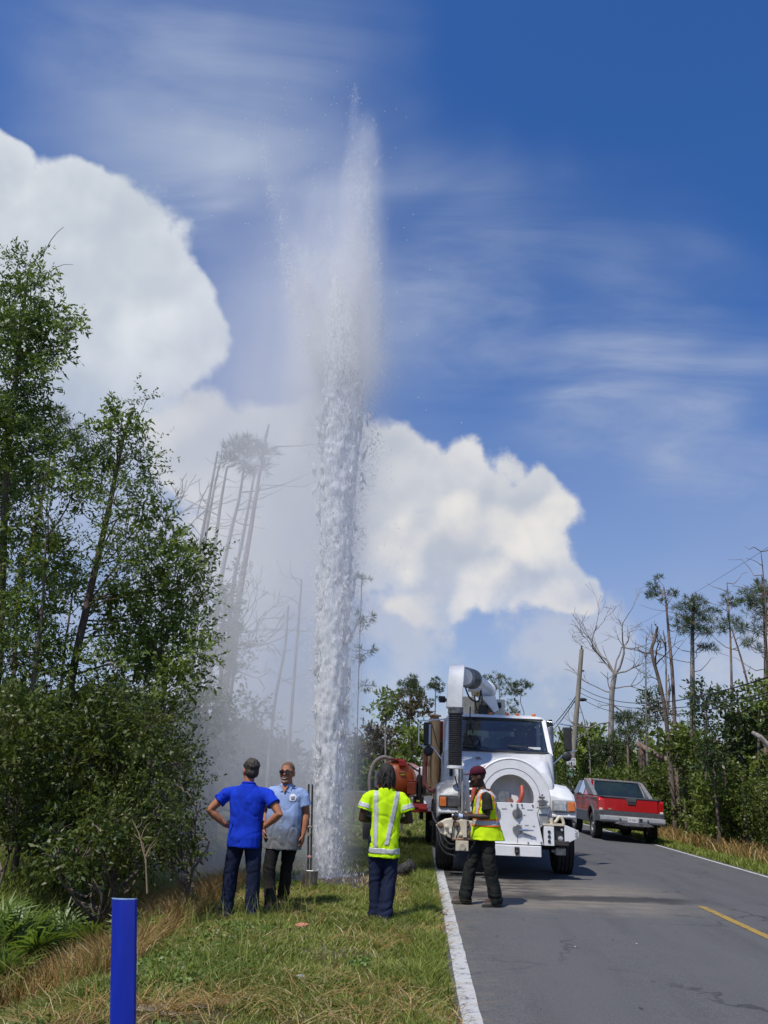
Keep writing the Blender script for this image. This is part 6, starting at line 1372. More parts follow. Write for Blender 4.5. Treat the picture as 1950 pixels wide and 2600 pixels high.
def shirt(o, P, rings, m, fold, slv=.62, sr=1.0, name='shirt', vox=.010, it=2):
    mb = MB(); torso(mb, rings)
    for s in 'LR':
        sh, el = Vector(P['sh'+s]), Vector(P['el'+s]); inn = Vector((sh.x*.45, sh.y, sh.z-.005)); s2_ = sh+Vector((-sh.x*.10, 0, -.032)); mb.tube([inn, s2_, sh.lerp(el, .22)+Vector((0, 0, -.006)), sh.lerp(el, .45), sh.lerp(el, slv)], [.050*sr, .064*sr, .068*sr, .070*sr, .078*sr], 14)
    me = remesh(mb, vox, it, fold); return link(name, me, m, o, smooth=180), me
def shoes(o, P, m, sole, boot=0.0, name='shoe'):
    for s in 'LR':
        an = Vector(P['an'+s]); t = Vector(P['toe'+s]).normalized(); mb = MB(); sd_ = Vector((-t.y, t.x, 0)); R3 = Matrix((sd_, t, Vector((0, 0, 1)))).transposed(); g = Vector((an.x, an.y, an.z-.085))
        mb.ell(g+Vector((0, 0, .045))-t*.02, (.042, .075, .05), 12, 8, R3); mb.ell(g+Vector((0, 0, .038))+t*.10, (.047, .085, .040), 12, 8, R3); mb.tube([g+Vector((0, 0, .04))-t*.01, g+Vector((0, 0, .11+boot))-t*.015], [.044, .050 if boot else .042], 12)
        b = link(name, remesh(mb, .008, 2), m, o, smooth=180)
        mb = MB(); mb.loft([[g+R3 @ Vector((x*w, y, z)) for x, y in ((-.034, -.085), (.034, -.085), (.044, .02), (.048, .11), (.030, .185), (-.030, .185), (-.048, .11), (-.044, .02))] for w, z in ((1.0, .0), (1.03, .025))]); mb.build('sole', sole, b)
def std(H=1.0): return dict(neck=(0, .02, 1.49), head=(0, 0, 1.655))
SOLE = mat('dark_sole', (.03, .028, .025), (.05, .045, .04), 12, .8); TAPE = mat('silver_tape', (.50, .51, .50), (.44, .45, .44), 20, .35, spec=.7); DKSHOE = mat('dark_shoe', (.03, .026, .022), (.06, .05, .04), 9, .7)
NAVY = cloth('navy_cloth', (.010, .014, .034), (.016, .022, .05))
BT = [(0, .01, .86, .145, .10), (0, .01, .98, .15, .105), (0, 0, 1.12, .135, .095), (0, -.005, 1.28, .16, .11), (0, .005, 1.40, .165, .105), (0, .015, 1.47, .10, .07)]

# ---- man in the royal blue polo, back to us, hands on hips
P = std(); P.update(bodytorso=BT, head=(.0, -.01, 1.660), hyaw=R(35), shL=(.215, .0, 1.425), shR=(-.215, .0, 1.425), elL=(.435, .10, 1.185), elR=(-.43, .10, 1.175), wrL=(.245, .02, 1.02), wrR=(-.245, .03, 1.03),
    hdL=(-.6, -.75, .05), hdR=(.6, -.75, .05), pmL=(-.8, .5, 0), pmR=(.8, .5, 0), thL=(.1, .3, .9), thR=(-.1, .3, .9), curlL=.5, curlR=.5,
    hpL=(.10, 0, .90), hpR=(-.10, 0, .90), knL=(.135, .0, .50), knR=(-.145, .0, .50), anL=(.145, .03, .085), anR=(-.165, .03, .085), toeL=(.15, -1, 0), toeR=(-.2, -1, 0), arm=1.08, neckr=.066)
bx0, by0 = -2.05, 10.22
o, M = make_person((bx0, by0, gz(bx0, by0)-.02), R(180-6), 'man in royal blue polo and navy trousers, back to us, hands on hips', P, skin_mat('tanned_skin', (.40, .17, .09), (.33, .13, .065)), dict(brow=None))
BLUE = cloth('royal_blue_cloth', (.010, .045, .52), (.008, .035, .40))
s, me = shirt(o, P, [(0, .01, .79, .205, .155), (0, .01, .90, .205, .158), (0, 0, 1.02, .200, .152), (0, -.005, 1.15, .205, .150), (0, 0, 1.28, .220, .148), (0, .005, 1.365, .222, .135), (0, .01, 1.42, .185, .115), (0, .015, 1.465, .125, .095), (0, .02, 1.505, .078, .078)], BLUE, fold_shirt(.0085, 3), .60, 1.12, 'polo_shirt')
MB().tube([Vector((.075*math.cos(a), .022+.072*math.sin(a), 1.50+.012*math.sin(a))) for a in np.linspace(0, 2*PI, 25)[:-1]], .014, 8, closed=True).build('collar', BLUE, s, smooth=180)
pants(o, P, NAVY, fold_pants(.011, 5), 1.06, 1.02, .98); shoes(o, P, DKSHOE, SOLE)
mb = MB(); mb.ell(M @ Vector((0, .018, .045)), (.084, .102, .088), 16, 10, M.to_3x3()); mb.ell(M @ Vector((0, .055, -.02)), (.074, .062, .062), 14, 9, M.to_3x3())
for k in range(46):
    a = rng.normal(size=3); a[1] += .5; a[2] = abs(a[2])*.9-.1; a = unit(a); p = M @ Vector((a[0]*.08, .02+a[1]*.098, .04+a[2]*.085)); mb.ell(p, (.016, .016, .020), 7, 5)
link('hair', remesh(mb, .0065, 1, lambda v: .004*mnoise.noise(v*70)), mat('greying_hair', (.022, .015, .011), (.055, .042, .034), 40, .7), o, smooth=60)

# ---- man in the pale blue work shirt, sunglasses, facing us
P = std(); P.update(bodytorso=BT, neck=(0, .0, 1.47), head=(.0, -.035, 1.625), hyaw=R(-6), hpitch=R(-2), shL=(.215, .0, 1.405), shR=(-.215, .0, 1.405), elL=(.275, .02, 1.12), elR=(-.275, .03, 1.12), wrL=(.265, -.05, .88), wrR=(-.235, -.10, .93),
    hdL=(-.05, -.12, -1), hdR=(.15, -.3, -1), pmL=(-.9, .2, 0), pmR=(.9, .2, 0), thL=(-.3, -.9, 0), thR=(.3, -.9, 0), curlL=.55, curlR=.9,
    hpL=(.095, 0, .88), hpR=(-.095, 0, .88), knL=(.06, .06, .49), knR=(-.13, -.10, .50), anL=(-.01, .22, .10), anR=(-.09, -.09, .085), toeL=(.15, -1, 0), toeR=(.10, -1, 0), arm=1.10, neckr=.072, thin=1.02)
lx0, ly0 = -1.71, 10.98
o, M = make_person((lx0, ly0, gz(lx0, ly0)-.02), R(-4), 'smiling man in muddied pale blue work shirt and sunglasses facing us', P, MATS['tanned_skin'], dict(brow=mat('dark_brow', (.05, .035, .025), None, rough=.8)))
def muddy(name, c, d, z0, z1):
    m = bpy.data.materials.new(name); m.use_nodes = True; nt = m.node_tree; T = NT(nt); b = nt.nodes['Principled BSDF']; co = T.node('ShaderNodeTexCoord').outputs['Object']
    z = T.m('ADD', T.sep(co)[2], T.m('MULTIPLY', T.m('SUBTRACT', T.noise(co, 5, 6, .75), .5), 1.1)); f = T.ss(z, z1, z0)
    T.set(b.inputs['Base Color'], T.mix(f, T.mix(T.ss(T.noise(co, 9, 4), .35, .7), c, tuple(.82*x for x in c)), T.mix(T.noise(co, 22, 4), d, tuple(.5*x for x in d)))); b.inputs['Roughness'].default_value = .88; b.inputs['Specular IOR Level'].default_value = .15; return m
PALE = muddy('muddied_pale_blue_cloth', (.27, .37, .60), (.28, .285, .28), .70, 1.28)
s, me = shirt(o, P, [(0, 0, .70, .245, .175), (0, 0, .80, .245, .185), (0, -.01, .95, .240, .19), (0, -.015, 1.10, .232, .18), (0, -.005, 1.25, .228, .150), (0, 0, 1.345, .222, .135), (0, .005, 1.40, .185, .115), (0, .01, 1.445, .125, .097), (0, .01, 1.48, .08, .082)], PALE, fold_shirt(.0095, 9), .66, 1.18, 'work_shirt')
for sx in (-1, 1): MB().loft([[Vector(p) for p in ((sx*.02, -.118, 1.395), (sx*.075, -.112, 1.375), (sx*.095, -.06, 1.47), (sx*.06, -.085, 1.475))], [Vector(p)+Vector((0, -.008, 0)) for p in ((sx*.02, -.118, 1.395), (sx*.075, -.112, 1.375), (sx*.095, -.06, 1.47), (sx*.06, -.085, 1.475))]]).build('collar', PALE, s, bevel=.003)
MB().prism([(-.045, -.105, 1.462), (.045, -.105, 1.462), (0, -.135, 1.375)], (0, -.012, 0)).build('open_neck', MATS['tanned_skin'], s)
MB().bx(-.008, .008, -.0, .0, 0, 0) if False else None
em = patch(me, lambda c, n: n.y < -.3 and (c.x-.115)**2+(c.z-1.315)**2 < .046**2, .004, 'emblem_patch', mat('patch_white', (.75, .76, .78), None, rough=.7), s)
patch(me, lambda c, n: n.y < -.3 and (c.x-.115)**2+(c.z-1.315)**2 < .024**2, .0085, 'emblem', mat('emblem_grey', (.16, .18, .22), (.4, .42, .46), 90, .7), s)
patch(me, lambda c, n: n.y < -.3 and abs(c.x+.115) < .045 and abs(c.z-1.285) < .019, .004, 'name_patch', MATS['patch_white'], s)
patch(me, lambda c, n: n.y < -.3 and abs(c.x+.112) < .020 and abs(c.z-1.285) < .006, .0085, 'name_stitching', MATS['emblem_grey'], s)
for z in (1.34, 1.24, 1.14, 1.04, .94, .84):
    q = min((v.co for v in me.vertices if abs(v.co.x) < .01 and abs(v.co.z-z) < .012), key=lambda c: c.y, default=None)
    if q is not None: MB().ell(q, (.006, .004, .006), 8, 5).build('button', MATS['patch_white'], s)
BLACKC = muddy('wet_black_cloth', (.012, .012, .014), (.045, .040, .034), .2, .75)
pants(o, P, BLACKC, fold_pants(.012, 15, .16), 1.05, .95, .95)
shoes(o, P, mat('muddy_boot', (.22, .13, .07), (.12, .07, .04), 10, .8), SOLE, .16, 'boot')
mb = MB(); mb.ell(M @ Vector((0, .016, .042)), (.0785, .0985, .0875), 16, 10, M.to_3x3()); me2 = remesh(mb, .0065, 1)
hc = bmesh.new(); hc.from_mesh(me2); Mi = M.inverted(); bmesh.ops.delete(hc, geom=[f for f in hc.faces if (lambda q: q.z < .028-.35*min(0, q.y+.02) or (q.y < -.055 and q.z < .085))(Mi @ f.calc_center_median())], context='FACES'); hc.to_mesh(me2); hc.free()
link('hair', me2, mat('cropped_hair', (.16, .085, .05), (.10, .055, .035), 60, .8), o, smooth=180)
g = MB()
for sx in (-1, 1): g.loft([[M @ Vector((sx*x, y, z)) for x, y, z in ((.006, -.104, .024), (.062, -.088, .026), (.064, -.086, -.008), (.040, -.098, -.016), (.010, -.106, -.010))], [M @ Vector((sx*x, y-.007, z)) for x, y, z in ((.006, -.104, .024), (.062, -.088, .026), (.064, -.086, -.008), (.040, -.098, -.016), (.010, -.106, -.010))]])
gl = g.build('sunglasses', mat('sunglass_lens', (.015, .008, .007), None, rough=.12, spec=.8), o)
for sx in (-1, 1): MB().tube([M @ Vector((sx*.062, -.09, .018)), M @ Vector((sx*.084, -.04, .016)), M @ Vector((sx*.088, .02, .010))], .0045, 6).build('temple', BLACK, gl)
MB().tube([M @ Vector((-.012, -.110, .020)), M @ Vector((.012, -.110, .020))], .005, 6).build('bridge', BLACK, gl)
MB().loft([[M @ Vector((x, -.0985+.9*x*x*12, -.062+z+x*x*6)) for x in np.linspace(-.028, .028, 9)] for z in (.006, -.006)], cap=False).build('teeth', mat('teeth', (.72, .68, .62), None, rough=.35), o) if False else None
MB().tube([M @ Vector((x, -.101+x*x*14, -.064+x*x*8)) for x in np.linspace(-.022, .022, 7)], .0038, 6).build('smile', mat('teeth', (.50, .44, .38), None, rough=.35), o, smooth=180)
gb = MB()
for x in np.linspace(-.03, .03, 7): gb.ell(M @ Vector((x, -.090+x*x*14, -.098+x*x*8)), (.011, .008, .013), 7, 5)
for x in np.linspace(-.03, .03, 7): gb.ell(M @ Vector((x, -.099+x*x*14, -.047-abs(x)*.25)), (.009, .005, .006), 7, 5)
gb.build('goatee', mat('grizzled_beard', (.16, .11, .09), (.36, .30, .27), 70, .85), o, smooth=180)

# ---- man in the hi-vis yellow shirt, back to us
P = std(); P.update(bodytorso=BT, neck=(0, .02, 1.48), head=(0, -.035, 1.66), hpitch=R(-14), shL=(.205, .0, 1.42), shR=(-.205, .0, 1.42), elL=(.285, .03, 1.14), elR=(-.30, .03, 1.14), wrL=(.12, -.20, 1.12), wrR=(-.13, -.20, 1.13),
    hdL=(-.7, -.6, .25), hdR=(.7, -.6, .25), pmL=(-.3, .3, .9), pmR=(.3, .3, .9), thL=(-.5, -.5, .3), thR=(.5, -.5, .3), curlL=.8, curlR=.8,
    hpL=(.09, 0, .90), hpR=(-.09, 0, .90), knL=(.085, -.01, .50), knR=(-.08, .03, .50), anL=(.075, .0, .085), anR=(-.035, .10, .085), toeL=(.3, -1, 0), toeR=(-.75, .15, 0))
yx, yy_ = -.40, 10.40
o, M = make_person((yx, yy_, gz(yx, yy_)-.02), R(180+4), 'man in hi-vis yellow T-shirt with silver bands, back to us on the grass', P, skin_mat('dark_skin', (.045, .024, .015), (.065, .036, .022)), dict(brow=None))
HIVIS = cloth('hi_vis_yellow', (.56, .86, .012), (.50, .78, .01))
s, me = shirt(o, P, [(0, .01, .72, .190, .148), (0, .01, .82, .184, .144), (0, .01, .95, .174, .138), (0, 0, 1.10, .176, .134), (0, 0, 1.25, .190, .130), (0, .005, 1.355, .195, .122), (0, .01, 1.41, .178, .108), (0, .015, 1.455, .122, .09), (0, .02, 1.495, .078, .076)], HIVIS, fold_shirt(.013, 21), .66, 1.22, 't_shirt')
back = lambda c, n: n.y > .05
patch(me, lambda c, n: .765 < c.z < .82 and abs(c.x) < .30, .004, 'reflective_tape', TAPE, s)
patch(me, lambda c, n: c.z > .82 and c.z < 1.46 and abs(c.x-(.115+(c.z-1.2)*.02)) < .026, .004, 'reflective_tape', TAPE, s)
patch(me, lambda c, n: c.z > .86 and c.z < 1.46 and abs(c.x+(.02+(c.z-.86)*.20)) < .027, .004, 'reflective_tape', TAPE, s)
for sd_ in 'LR':
    a, b = Vector(P['sh'+sd_]), Vector(P['el'+sd_]); dd = (b-a); L2 = dd.length_squared
    patch(me, lambda c, n, a=a, dd=dd, L2=L2: abs(c.x) > .20 and .40 < (c-a).dot(dd)/L2 < .58, .004, 'reflective_tape', TAPE, s)
pants(o, P, NAVY, fold_pants(.013, 33, .13), 1.03, 1.0, .96); shoes(o, P, mat('brown_shoe', (.14, .085, .05), (.09, .055, .035), 9, .75), SOLE)
mb = MB(); mb.ell(M @ Vector((0, .018, .040)), (.088, .104, .092), 16, 10, M.to_3x3()); mb.ell(M @ Vector((0, .050, -.03)), (.080, .066, .07), 14, 9, M.to_3x3())
for k in range(64):
    a = R(random.uniform(-40, 220)); st = M @ Vector((.082*math.cos(a), .02+.094*math.sin(a), random.uniform(-.02, .06))); l = random.uniform(.06, .13); e = st+Vector((random.uniform(-.03, .03)+.018*math.cos(a)*-1, .012*math.sin(a), -l)); e.x += math.copysign(.02, e.x)*random.random()
    mb.tube([st, st.lerp(e, .5)+Vector((random.uniform(-.01, .01), .008, 0)), e], [.012, .0115, .008], 7)
link('hair', remesh(mb, .006, 1), mat('black_locs', (.010, .008, .007), (.022, .017, .014), 50, .8), o, smooth=60)

# ---- man in the hi-vis vest and maroon cap, in profile on the road
P = std(); P.update(bodytorso=[(x, y, z, rx*.88, ry*.9) for x, y, z, rx, ry in BT], neck=(0, -.03, 1.47), head=(0, -.10, 1.63), hpitch=R(6), shL=(.185, .0, 1.40), shR=(-.185, -.03, 1.40), elL=(.215, .01, 1.115), elR=(-.21, -.12, 1.13), wrL=(.175, -.255, 1.115), wrR=(-.12, -.32, 1.08),
    hdL=(-.15, -1, -.02), hdR=(.2, -1, .05), pmL=(-.9, 0, -.3), pmR=(.9, 0, .1), thL=(-.2, -.2, .9), thR=(.2, -.2, .9), curlL=1.15, curlR=.9,
    hpL=(.085, .03, .90), hpR=(-.085, .02, .90), knL=(.10, .05, .50), knR=(-.10, -.16, .49), anL=(.10, .13, .085), anR=(-.10, -.24, .085), toeL=(.25, -1, 0), toeR=(-.05, -1, 0), arm=.84, neckr=.052, thin=.95)
vx, vy = .90, 11.86
o, M = make_person((vx, vy, gz(vx, vy)), R(-90+6), 'man in maroon cap and orange striped hi-vis vest, in profile on the road', P, skin_mat('deep_brown_skin', (.075, .040, .026), (.05, .027, .018)), dict(brow=None))
DK = cloth('charcoal_cloth', (.020, .020, .017), (.032, .031, .026))
s, me = shirt(o, P, [(0, .0, .84, .16, .125), (0, 0, .98, .155, .12), (0, -.005, 1.12, .155, .115), (0, -.005, 1.26, .17, .115), (0, -.005, 1.35, .18, .108), (0, -.01, 1.41, .14, .09), (0, -.015, 1.465, .072, .068)], DK, fold_shirt(.008, 41), .72, 1.02, 'shirt')
VEST = cloth('vest_yellow', (.60, .84, .012), (.52, .76, .012)); VOR = cloth('vest_orange', (.85, .20, .02), (.78, .17, .02))
mb = MB(); torso(mb, [(0, .045, .79, .225, .235), (0, .035, .90, .212, .212), (0, .025, 1.02, .200, .186), (0, .015, 1.15, .196, .172), (0, .015, 1.28, .194, .162), (0, .01, 1.37, .186, .148), (0, .0, 1.43, .155, .115), (0, -.01, 1.465, .112, .085)])
vm = remesh(mb, .010, 2, fold_shirt(.012, 52)); bm2 = bmesh.new(); bm2.from_mesh(vm)
def cut(c): return (c.y < -.03 and abs(c.x) < max(.012, (c.z-1.10)*.26)) or c.z > 1.455 or c.z < .815 or (abs(c.x) > .150 and abs(c.y) < .060-(1.33-c.z)*.06 and c.z > 1.16 and c.z < 1.40)
bmesh.ops.delete(bm2, geom=[f for f in bm2.faces if cut(f.calc_center_median())], context='FACES'); bm2.to_mesh(vm); bm2.free()
v_ = link('safety_vest', vm, VEST, o, smooth=180); sm = v_.modifiers.new('s', 'SOLIDIFY'); sm.thickness = .004; sm.offset = -1
for z0, z1, m_ in ((1.065, 1.085, VOR), (1.005, 1.065, TAPE), (.985, 1.005, VOR)): patch(vm, lambda c, n, z0=z0, z1=z1: z0 <= c.z < z1, .005, 'vest_band', m_, v_)
for sx in (-1, 1):
    for a0, a1, m_ in ((.088, .102, VOR), (.102, .146, TAPE), (.146, .160, VOR)): patch(vm, lambda c, n, sx=sx, a0=a0, a1=a1: c.z >= 1.085 and a0 <= sx*c.x < a1, .005, 'vest_band', m_, v_)
pants(o, P, cloth('black_cloth', (.012, .014, .013), (.022, .023, .021), c3=(.06, .055, .045), s3=7, lo3=.66, hi3=.8), fold_pants(.014, 61, .14), 1.0, 1.16, .98)
shoes(o, P, mat('grey_shoe', (.16, .145, .12), (.08, .075, .065), 12, .8), SOLE)
mb = MB(); rings = []
for z, rx, ry in ((.030, .083, .104), (.060, .084, .104), (.09, .077, .096), (.115, .058, .074), (.130, .03, .04), (.134, .008, .01)): rings.append([M @ p for p in ering((0, .014, z), rx, ry, 24, 2.0)])
MAROON = cloth('maroon_cloth', (.075, .014, .024), (.055, .010, .018))
cap = mb.loft(rings).build('cap', MAROON, o, smooth=180); mb = MB()
mb.loft([[M @ Vector((x*.072, -.08-yy2, .035-.10*yy2+zz+.012*(1-x*x))) for x, yy2 in ((-1, 0), (-.9, .045), (-.5, .078), (0, .088), (.5, .078), (.9, .045), (1, 0), (0, .01))] for zz in (0, .006)]).build('brim', MAROON, cap, smooth=30)
MB().ell(M @ Vector((0, .014, .135)), (.009, .009, .005), 8, 5).build('button', MAROON, cap)
wb = MB(); torso(wb, [(0, .02, .86, .165, .125), (0, .02, .955, .165, .125)]); link('waistband', remesh(wb, .010, 1, fold_shirt(.01, 77)), DK, o, smooth=180)
# ---- the bottle in his hand
wl = Matrix.Translation(o.location) @ Matrix.Rotation(R(-90+6), 4, 'Z'); hp_ = wl @ Vector((.155, -.335, 1.105)); ax_ = (wl.to_3x3() @ Vector((-.1, -1, .10))).normalized()
PETM = glass_mat('clear_plastic', (.86, .90, .94), .10)
bo = thing('water_bottle', hp_, 'clear plastic water bottle held out by the man in the vest', 'bottle')
bb_ = MB().lathe([(.002, -.10), (.030, -.10), (.033, -.085), (.033, -.03), (.030, -.025), (.033, -.02), (.033, .06), (.024, .09), (.013, .105), (.013, .12), (.002, .12)], (0, 0, 0), ax_, 20).build('bottle', PETM, bo, smooth=50)
MB().lathe([(.0345, -.01), (.0345, .045)], (0, 0, 0), ax_, 20, cap=False).build('bottle_label', mat('pale_blue_label', (.30, .42, .62), (.6, .66, .72), 30, .4), bo, smooth=180)
MB().lathe([(.015, .115), (.015, .133), (.002, .134)], (0, 0, 0), ax_, 14).build('bottle_cap', mat('white_cap', (.75, .76, .78), None, rough=.4), bo, smooth=50)

# ------------------------------------------------------------------ blue marker post in the foreground
pb = at(268/DS, 2560/DS, 4.55); bz = gz(pb.x, pb.y); tp_ = at(268/DS, 1943/DS, 4.55)
pb = Vector((pb.x+(pb.x-tp_.x)*(pb.z-bz)/(tp_.z-pb.z)*1.0, 4.55, bz))
o = thing('marker_post', (pb.x, pb.y, bz-.12), 'flat bright blue utility marker post in the left foreground', 'post')
dv = tp_-Vector(o.location); u = Vector((1, .18, 0)).normalized()*.064; nn = Vector((-.18, 1, 0)).normalized()
sec = lambda c, w: [c-u*w+nn*.016, c-u*w*.86, c-u*w*.3-nn*.010, c+u*w*.3-nn*.010, c+u*w*.86, c+u*w+nn*.016, c+u*w*.86+nn*.005, c+u*w*.3-nn*.003, c-u*w*.3-nn*.003, c-u*w*.86+nn*.005]
PBLUE = mat('blue_post_plastic', (.006, .028, .42), (.005, .022, .34), 5, .32, coat=.25, stretch=(1, 1, .2), c3=(.03, .06, .34), s3=14, lo3=.60, hi3=.72)
MB().loft([sec(dv*t, 1.0) for t in (0, .5, 1.0)]).build('post', PBLUE, o, smooth=40)
MB().loft([[p+dv.normalized()*q for p in sec(dv, 1.02)] for q in (.0, .006)]).build('lit_top_edge', mat('sunlit_blue', (.35, .50, .66), (.2, .34, .6), 40, .7), o)  # sunlight on the top edge, painted as a paler blue strip
# ------------------------------------------------------------------ post hole digger standing by the jet
hb = at(*D2P(668, 1922), 12.7); ht = at(*D2P(671, 1694), 12.7); hb.z = gz(hb.x, hb.y)-.05
o = thing('post_hole_digger', hb, 'post hole digger with two black handles standing in the grass by the jet', 'tool')
t_ = ht-hb; sx = Vector((1, 0, 0))
HAND = mat('black_handle', (.025, .024, .023), (.06, .055, .05), 10, .5); BL = mat('worn_blade_steel', (.20, .18, .16), (.11, .09, .07), 9, .5, metal=.6)
for s in (-1, 1):
    h = MB().tube([t_*.20+sx*s*.020, t_*.55+sx*s*.024, t_+sx*s*.028], .0145, 10).build('handle', HAND, o, smooth=60)
    bl = MB().loft([[Vector((s*(.012+x), y+yo, z)) for x, y in ((0, -.045), (.05, -.040), (.095, -.012), (.10, .0), (.09, .0), (.05, -.026), (0, -.030))] for z, yo in ((.0, .02), (.14, 0), (.30, 0))]).build('blade', BL, o, smooth=30)
    MB().tube([t_*.20+sx*s*.020, Vector((s*.05, -.03, .26)), Vector((s*.055, -.035, .16))], [.013, .012, .01], 8).build('blade_shank', STEEL, bl)
MB().cyl((-.05, -.03, .30), (.05, -.03, .30), .014).build('pivot', STEEL, o)
mb = MB(); mb.box(t_*.60, (.09, .035, .03)); mb.box(t_*.53+Vector((-.01, -.015, 0)), (.05, .03, .05)); mb.build('clamp', mat('tarnished_brass', (.40, .34, .24), (.25, .2, .14), 18, .5, metal=.5), o, bevel=.006)
MB().box(t_*.33, (.055, .04, .03)).build('tie', mat('pink_tape', (.60, .28, .24), None, rough=.7), o, bevel=.004)
# ------------------------------------------------------------------ loose metal part lying in the grass
p = at(*D2P(872, 1868), 14.9); p.z = gz(p.x, p.y); o = thing('hydrant_barrel', p, 'grey metal barrel with a rod lying in the grass behind the yellow shirted man', 'metal part')
o.scale = (.8, .8, .8); GM = mat('scuffed_cast_metal', (.12, .11, .10), (.05, .045, .04), 9, .45, metal=.5); axd = Vector((.75, -.25, .42)).normalized()
MB().lathe([(.11, -.12), (.15, -.11), (.15, -.08), (.12, -.07), (.125, .16), (.14, .18), (.14, .22), (.09, .25), (.04, .27)], (.0, 0, .14), axd, 22).build('barrel', GM, o, smooth=35)
mb = MB()
for k in range(8): a = 2*PI*k/8; uu, vv = _frame(axd); c = Vector((0, 0, .14))+axd*.2+(uu*math.cos(a)+vv*math.sin(a))*.135; mb.cyl(c-axd*.03, c+axd*.03, .014, n=6)
mb.build('bolt', GM, o); MB().tube([(.08, -.06, .10), (.25, -.12, .05), (.42, -.15, .02)], [.022, .016, .012], 8).build('rod', STEEL, o, smooth=50)
# ------------------------------------------------------------------ litter
p = at(*D2P(650, 2096), 7.36); p.z = gz(p.x, p.y)+.035; mb = MB(); mb.ell((0, 0, 0), (.042, .036, .026), 14, 9); me = mb.mesh('cup')
for v in me.vertices: v.co += Vector(mnoise.noise_vector(v.co*40))*.008
o = link('crumpled_cup', me, mat('pale_plastic', (.55, .60, .62), (.38, .44, .46), 30, .3), smooth=40); o.location = p; tag(o, 'small crumpled pale plastic cup lying in the grass', 'litter')
p = at(*D2P(652, 1975), 9.6); p.z = gz(p.x, p.y)+.04; o = MB().prism([(-.07, 0, 0), (.0, .02, .02), (.085, .01, .012), (.05, -.03, .0), (-.03, -.03, -.006)], (0, .004, .012)).build('clay_shard', mat('terracotta', (.50, .20, .12), (.4, .15, .09), 20, .8), bevel=.003); o.location = p; tag(o, 'reddish flat shard lying in the grass between the men', 'litter')
for k, (x, y, Y, lab) in enumerate([(1460,2395,9.2,'tiny white pebble on the asphalt right of the vest man'), (1615,2370,9.5,'tiny white pebble on the asphalt near the yellow line')]):
    q = at(x, y, Y); q.z = gz(q.x, q.y)+.01; o = MB().ell((0, 0, 0), (.010, .009, .007), 8, 6).build('pebble', mat('pale_pebble', (.45, .44, .42), None, rough=.8), smooth=180); o.location = q; tag(o, lab, 'pebble')
# ------------------------------------------------------------------ utility pole and wires
def zz(x, y, Y): return at(*D2P(*z4(x, y)), Y)
PY = 46.0; ptop = zz(232, 750, PY); pbm = zz(178, 1420, PY); dirp_ = (ptop-pbm); foot = pbm+dirp_*((gz(pbm.x, PY)-.3-pbm.z)/dirp_.z)
o = thing('utility_pole', foot, 'leaning wooden utility pole behind the truck mirror', 'utility pole')
MB().tube([Vector((0, 0, 0)), (ptop-foot)*.5, ptop-foot], [.17, .145, .115], 12).build('pole', mat('weathered_pole', (.20, .18, .14), (.28, .25, .20), 6, .9, bump=.4, stretch=(1, 1, .15)), o, smooth=50)
mb = MB(); mb.lathe([(.03, 0), (.06, .06), (.03, .10), (.055, .15), (.03, .2)], ptop-foot, (0, 0, 1), 10); mb.build('insulator', BLACK, o)
for a in ((240, 915), (196, 1110), (235, 1130)): c = zz(*a, PY)-foot; MB().lathe([(.03, -.10), (.06, 0), (.03, .10)], c, (.7, -.7, 0), 10).build('bracket', BLACK, o)
tc = zz(235, 1135, PY)-foot; MB().ell(tc, (.28, .12, .10), 10, 6).build('splice_case', BLACK, o, smooth=180)
CAB = mat('black_cable', (.02, .02, .022), None, rough=.6)
def wire(a, b, sag, r, lab, n=14):
    a, b = Vector(a), Vector(b); P_ = [a.lerp(b, t)-Vector((0, 0, sag*4*t*(1-t))) for t in np.linspace(0, 1, n)]; o = MB().tube(P_, r, 6).build('overhead_wire', CAB, smooth=180); tag(o, lab, 'wire', 'overhead wires'); return o
def ext(x, y, Y): return at(*D2P(*z4(x, y)), Y)
wire(zz(222,1042,PY), ext(1800,915,17.0), .75, .016, 'thick upper cable running right from the utility pole')
wire(zz(218,1082,PY), ext(1800,1048,17.0), .62, .013, 'middle cable running right from the utility pole')
wire(zz(235,1130,PY), ext(1800,1060,17.0), .70, .013, 'lowest cable running right from the utility pole')
wire(ptop, ext(1800,-120,15.0), .25, .0035, 'faint high wire rising right from the top of the pole')
wire(zz(196,1100,PY), ext(-90,1405,100), .4, .03, 'upper wire dropping from the pole behind the truck')
wire(zz(190,1130,PY), ext(-90,1450,100), .4, .03, 'lower wire dropping from the pole behind the truck')
# ------------------------------------------------------------------ roadside signs on one post, house beyond
def g6(x, y, Y): return at(1390+x*100/962, 1830+y*230/2212, Y)
SY = 45.0; spb = g6(500, 1700, SY); zf = gz(spb.x, SY); o = thing('sign_post', (spb.x, SY, zf-.1), 'post carrying three small signs beside the truck mirror', 'sign')
MB().box((0, 0, 1.5), (.06, .05, 3.0)).build('post', mat('galvanised_post', (.36, .36, .35), (.28, .28, .27), 8, .5, metal=.5), o)
loc = Vector((spb.x, SY, zf-.1))
SW = mat('sign_white', (.72, .73, .72), (.64, .65, .64), 20, .5); SG = mat('sign_green', (.02, .10, .06), None, rough=.5); SGL = mat('sign_pale_green', (.22, .48, .34), None, rough=.5); SK = mat('sign_black', (.03, .03, .03), None, rough=.5)
def plate(x0, y0, x1, y1, m, nm='sign_plate', dy=-.05):
    a = g6(x0, y0, SY)-loc; b = g6(x1, y1, SY)-loc; return MB().bx(min(a.x, b.x), max(a.x, b.x), dy-.012, dy, min(a.z, b.z), max(a.z, b.z)).build(nm, m, o, bevel=.01), (a+b)/2, abs(b.x-a.x)
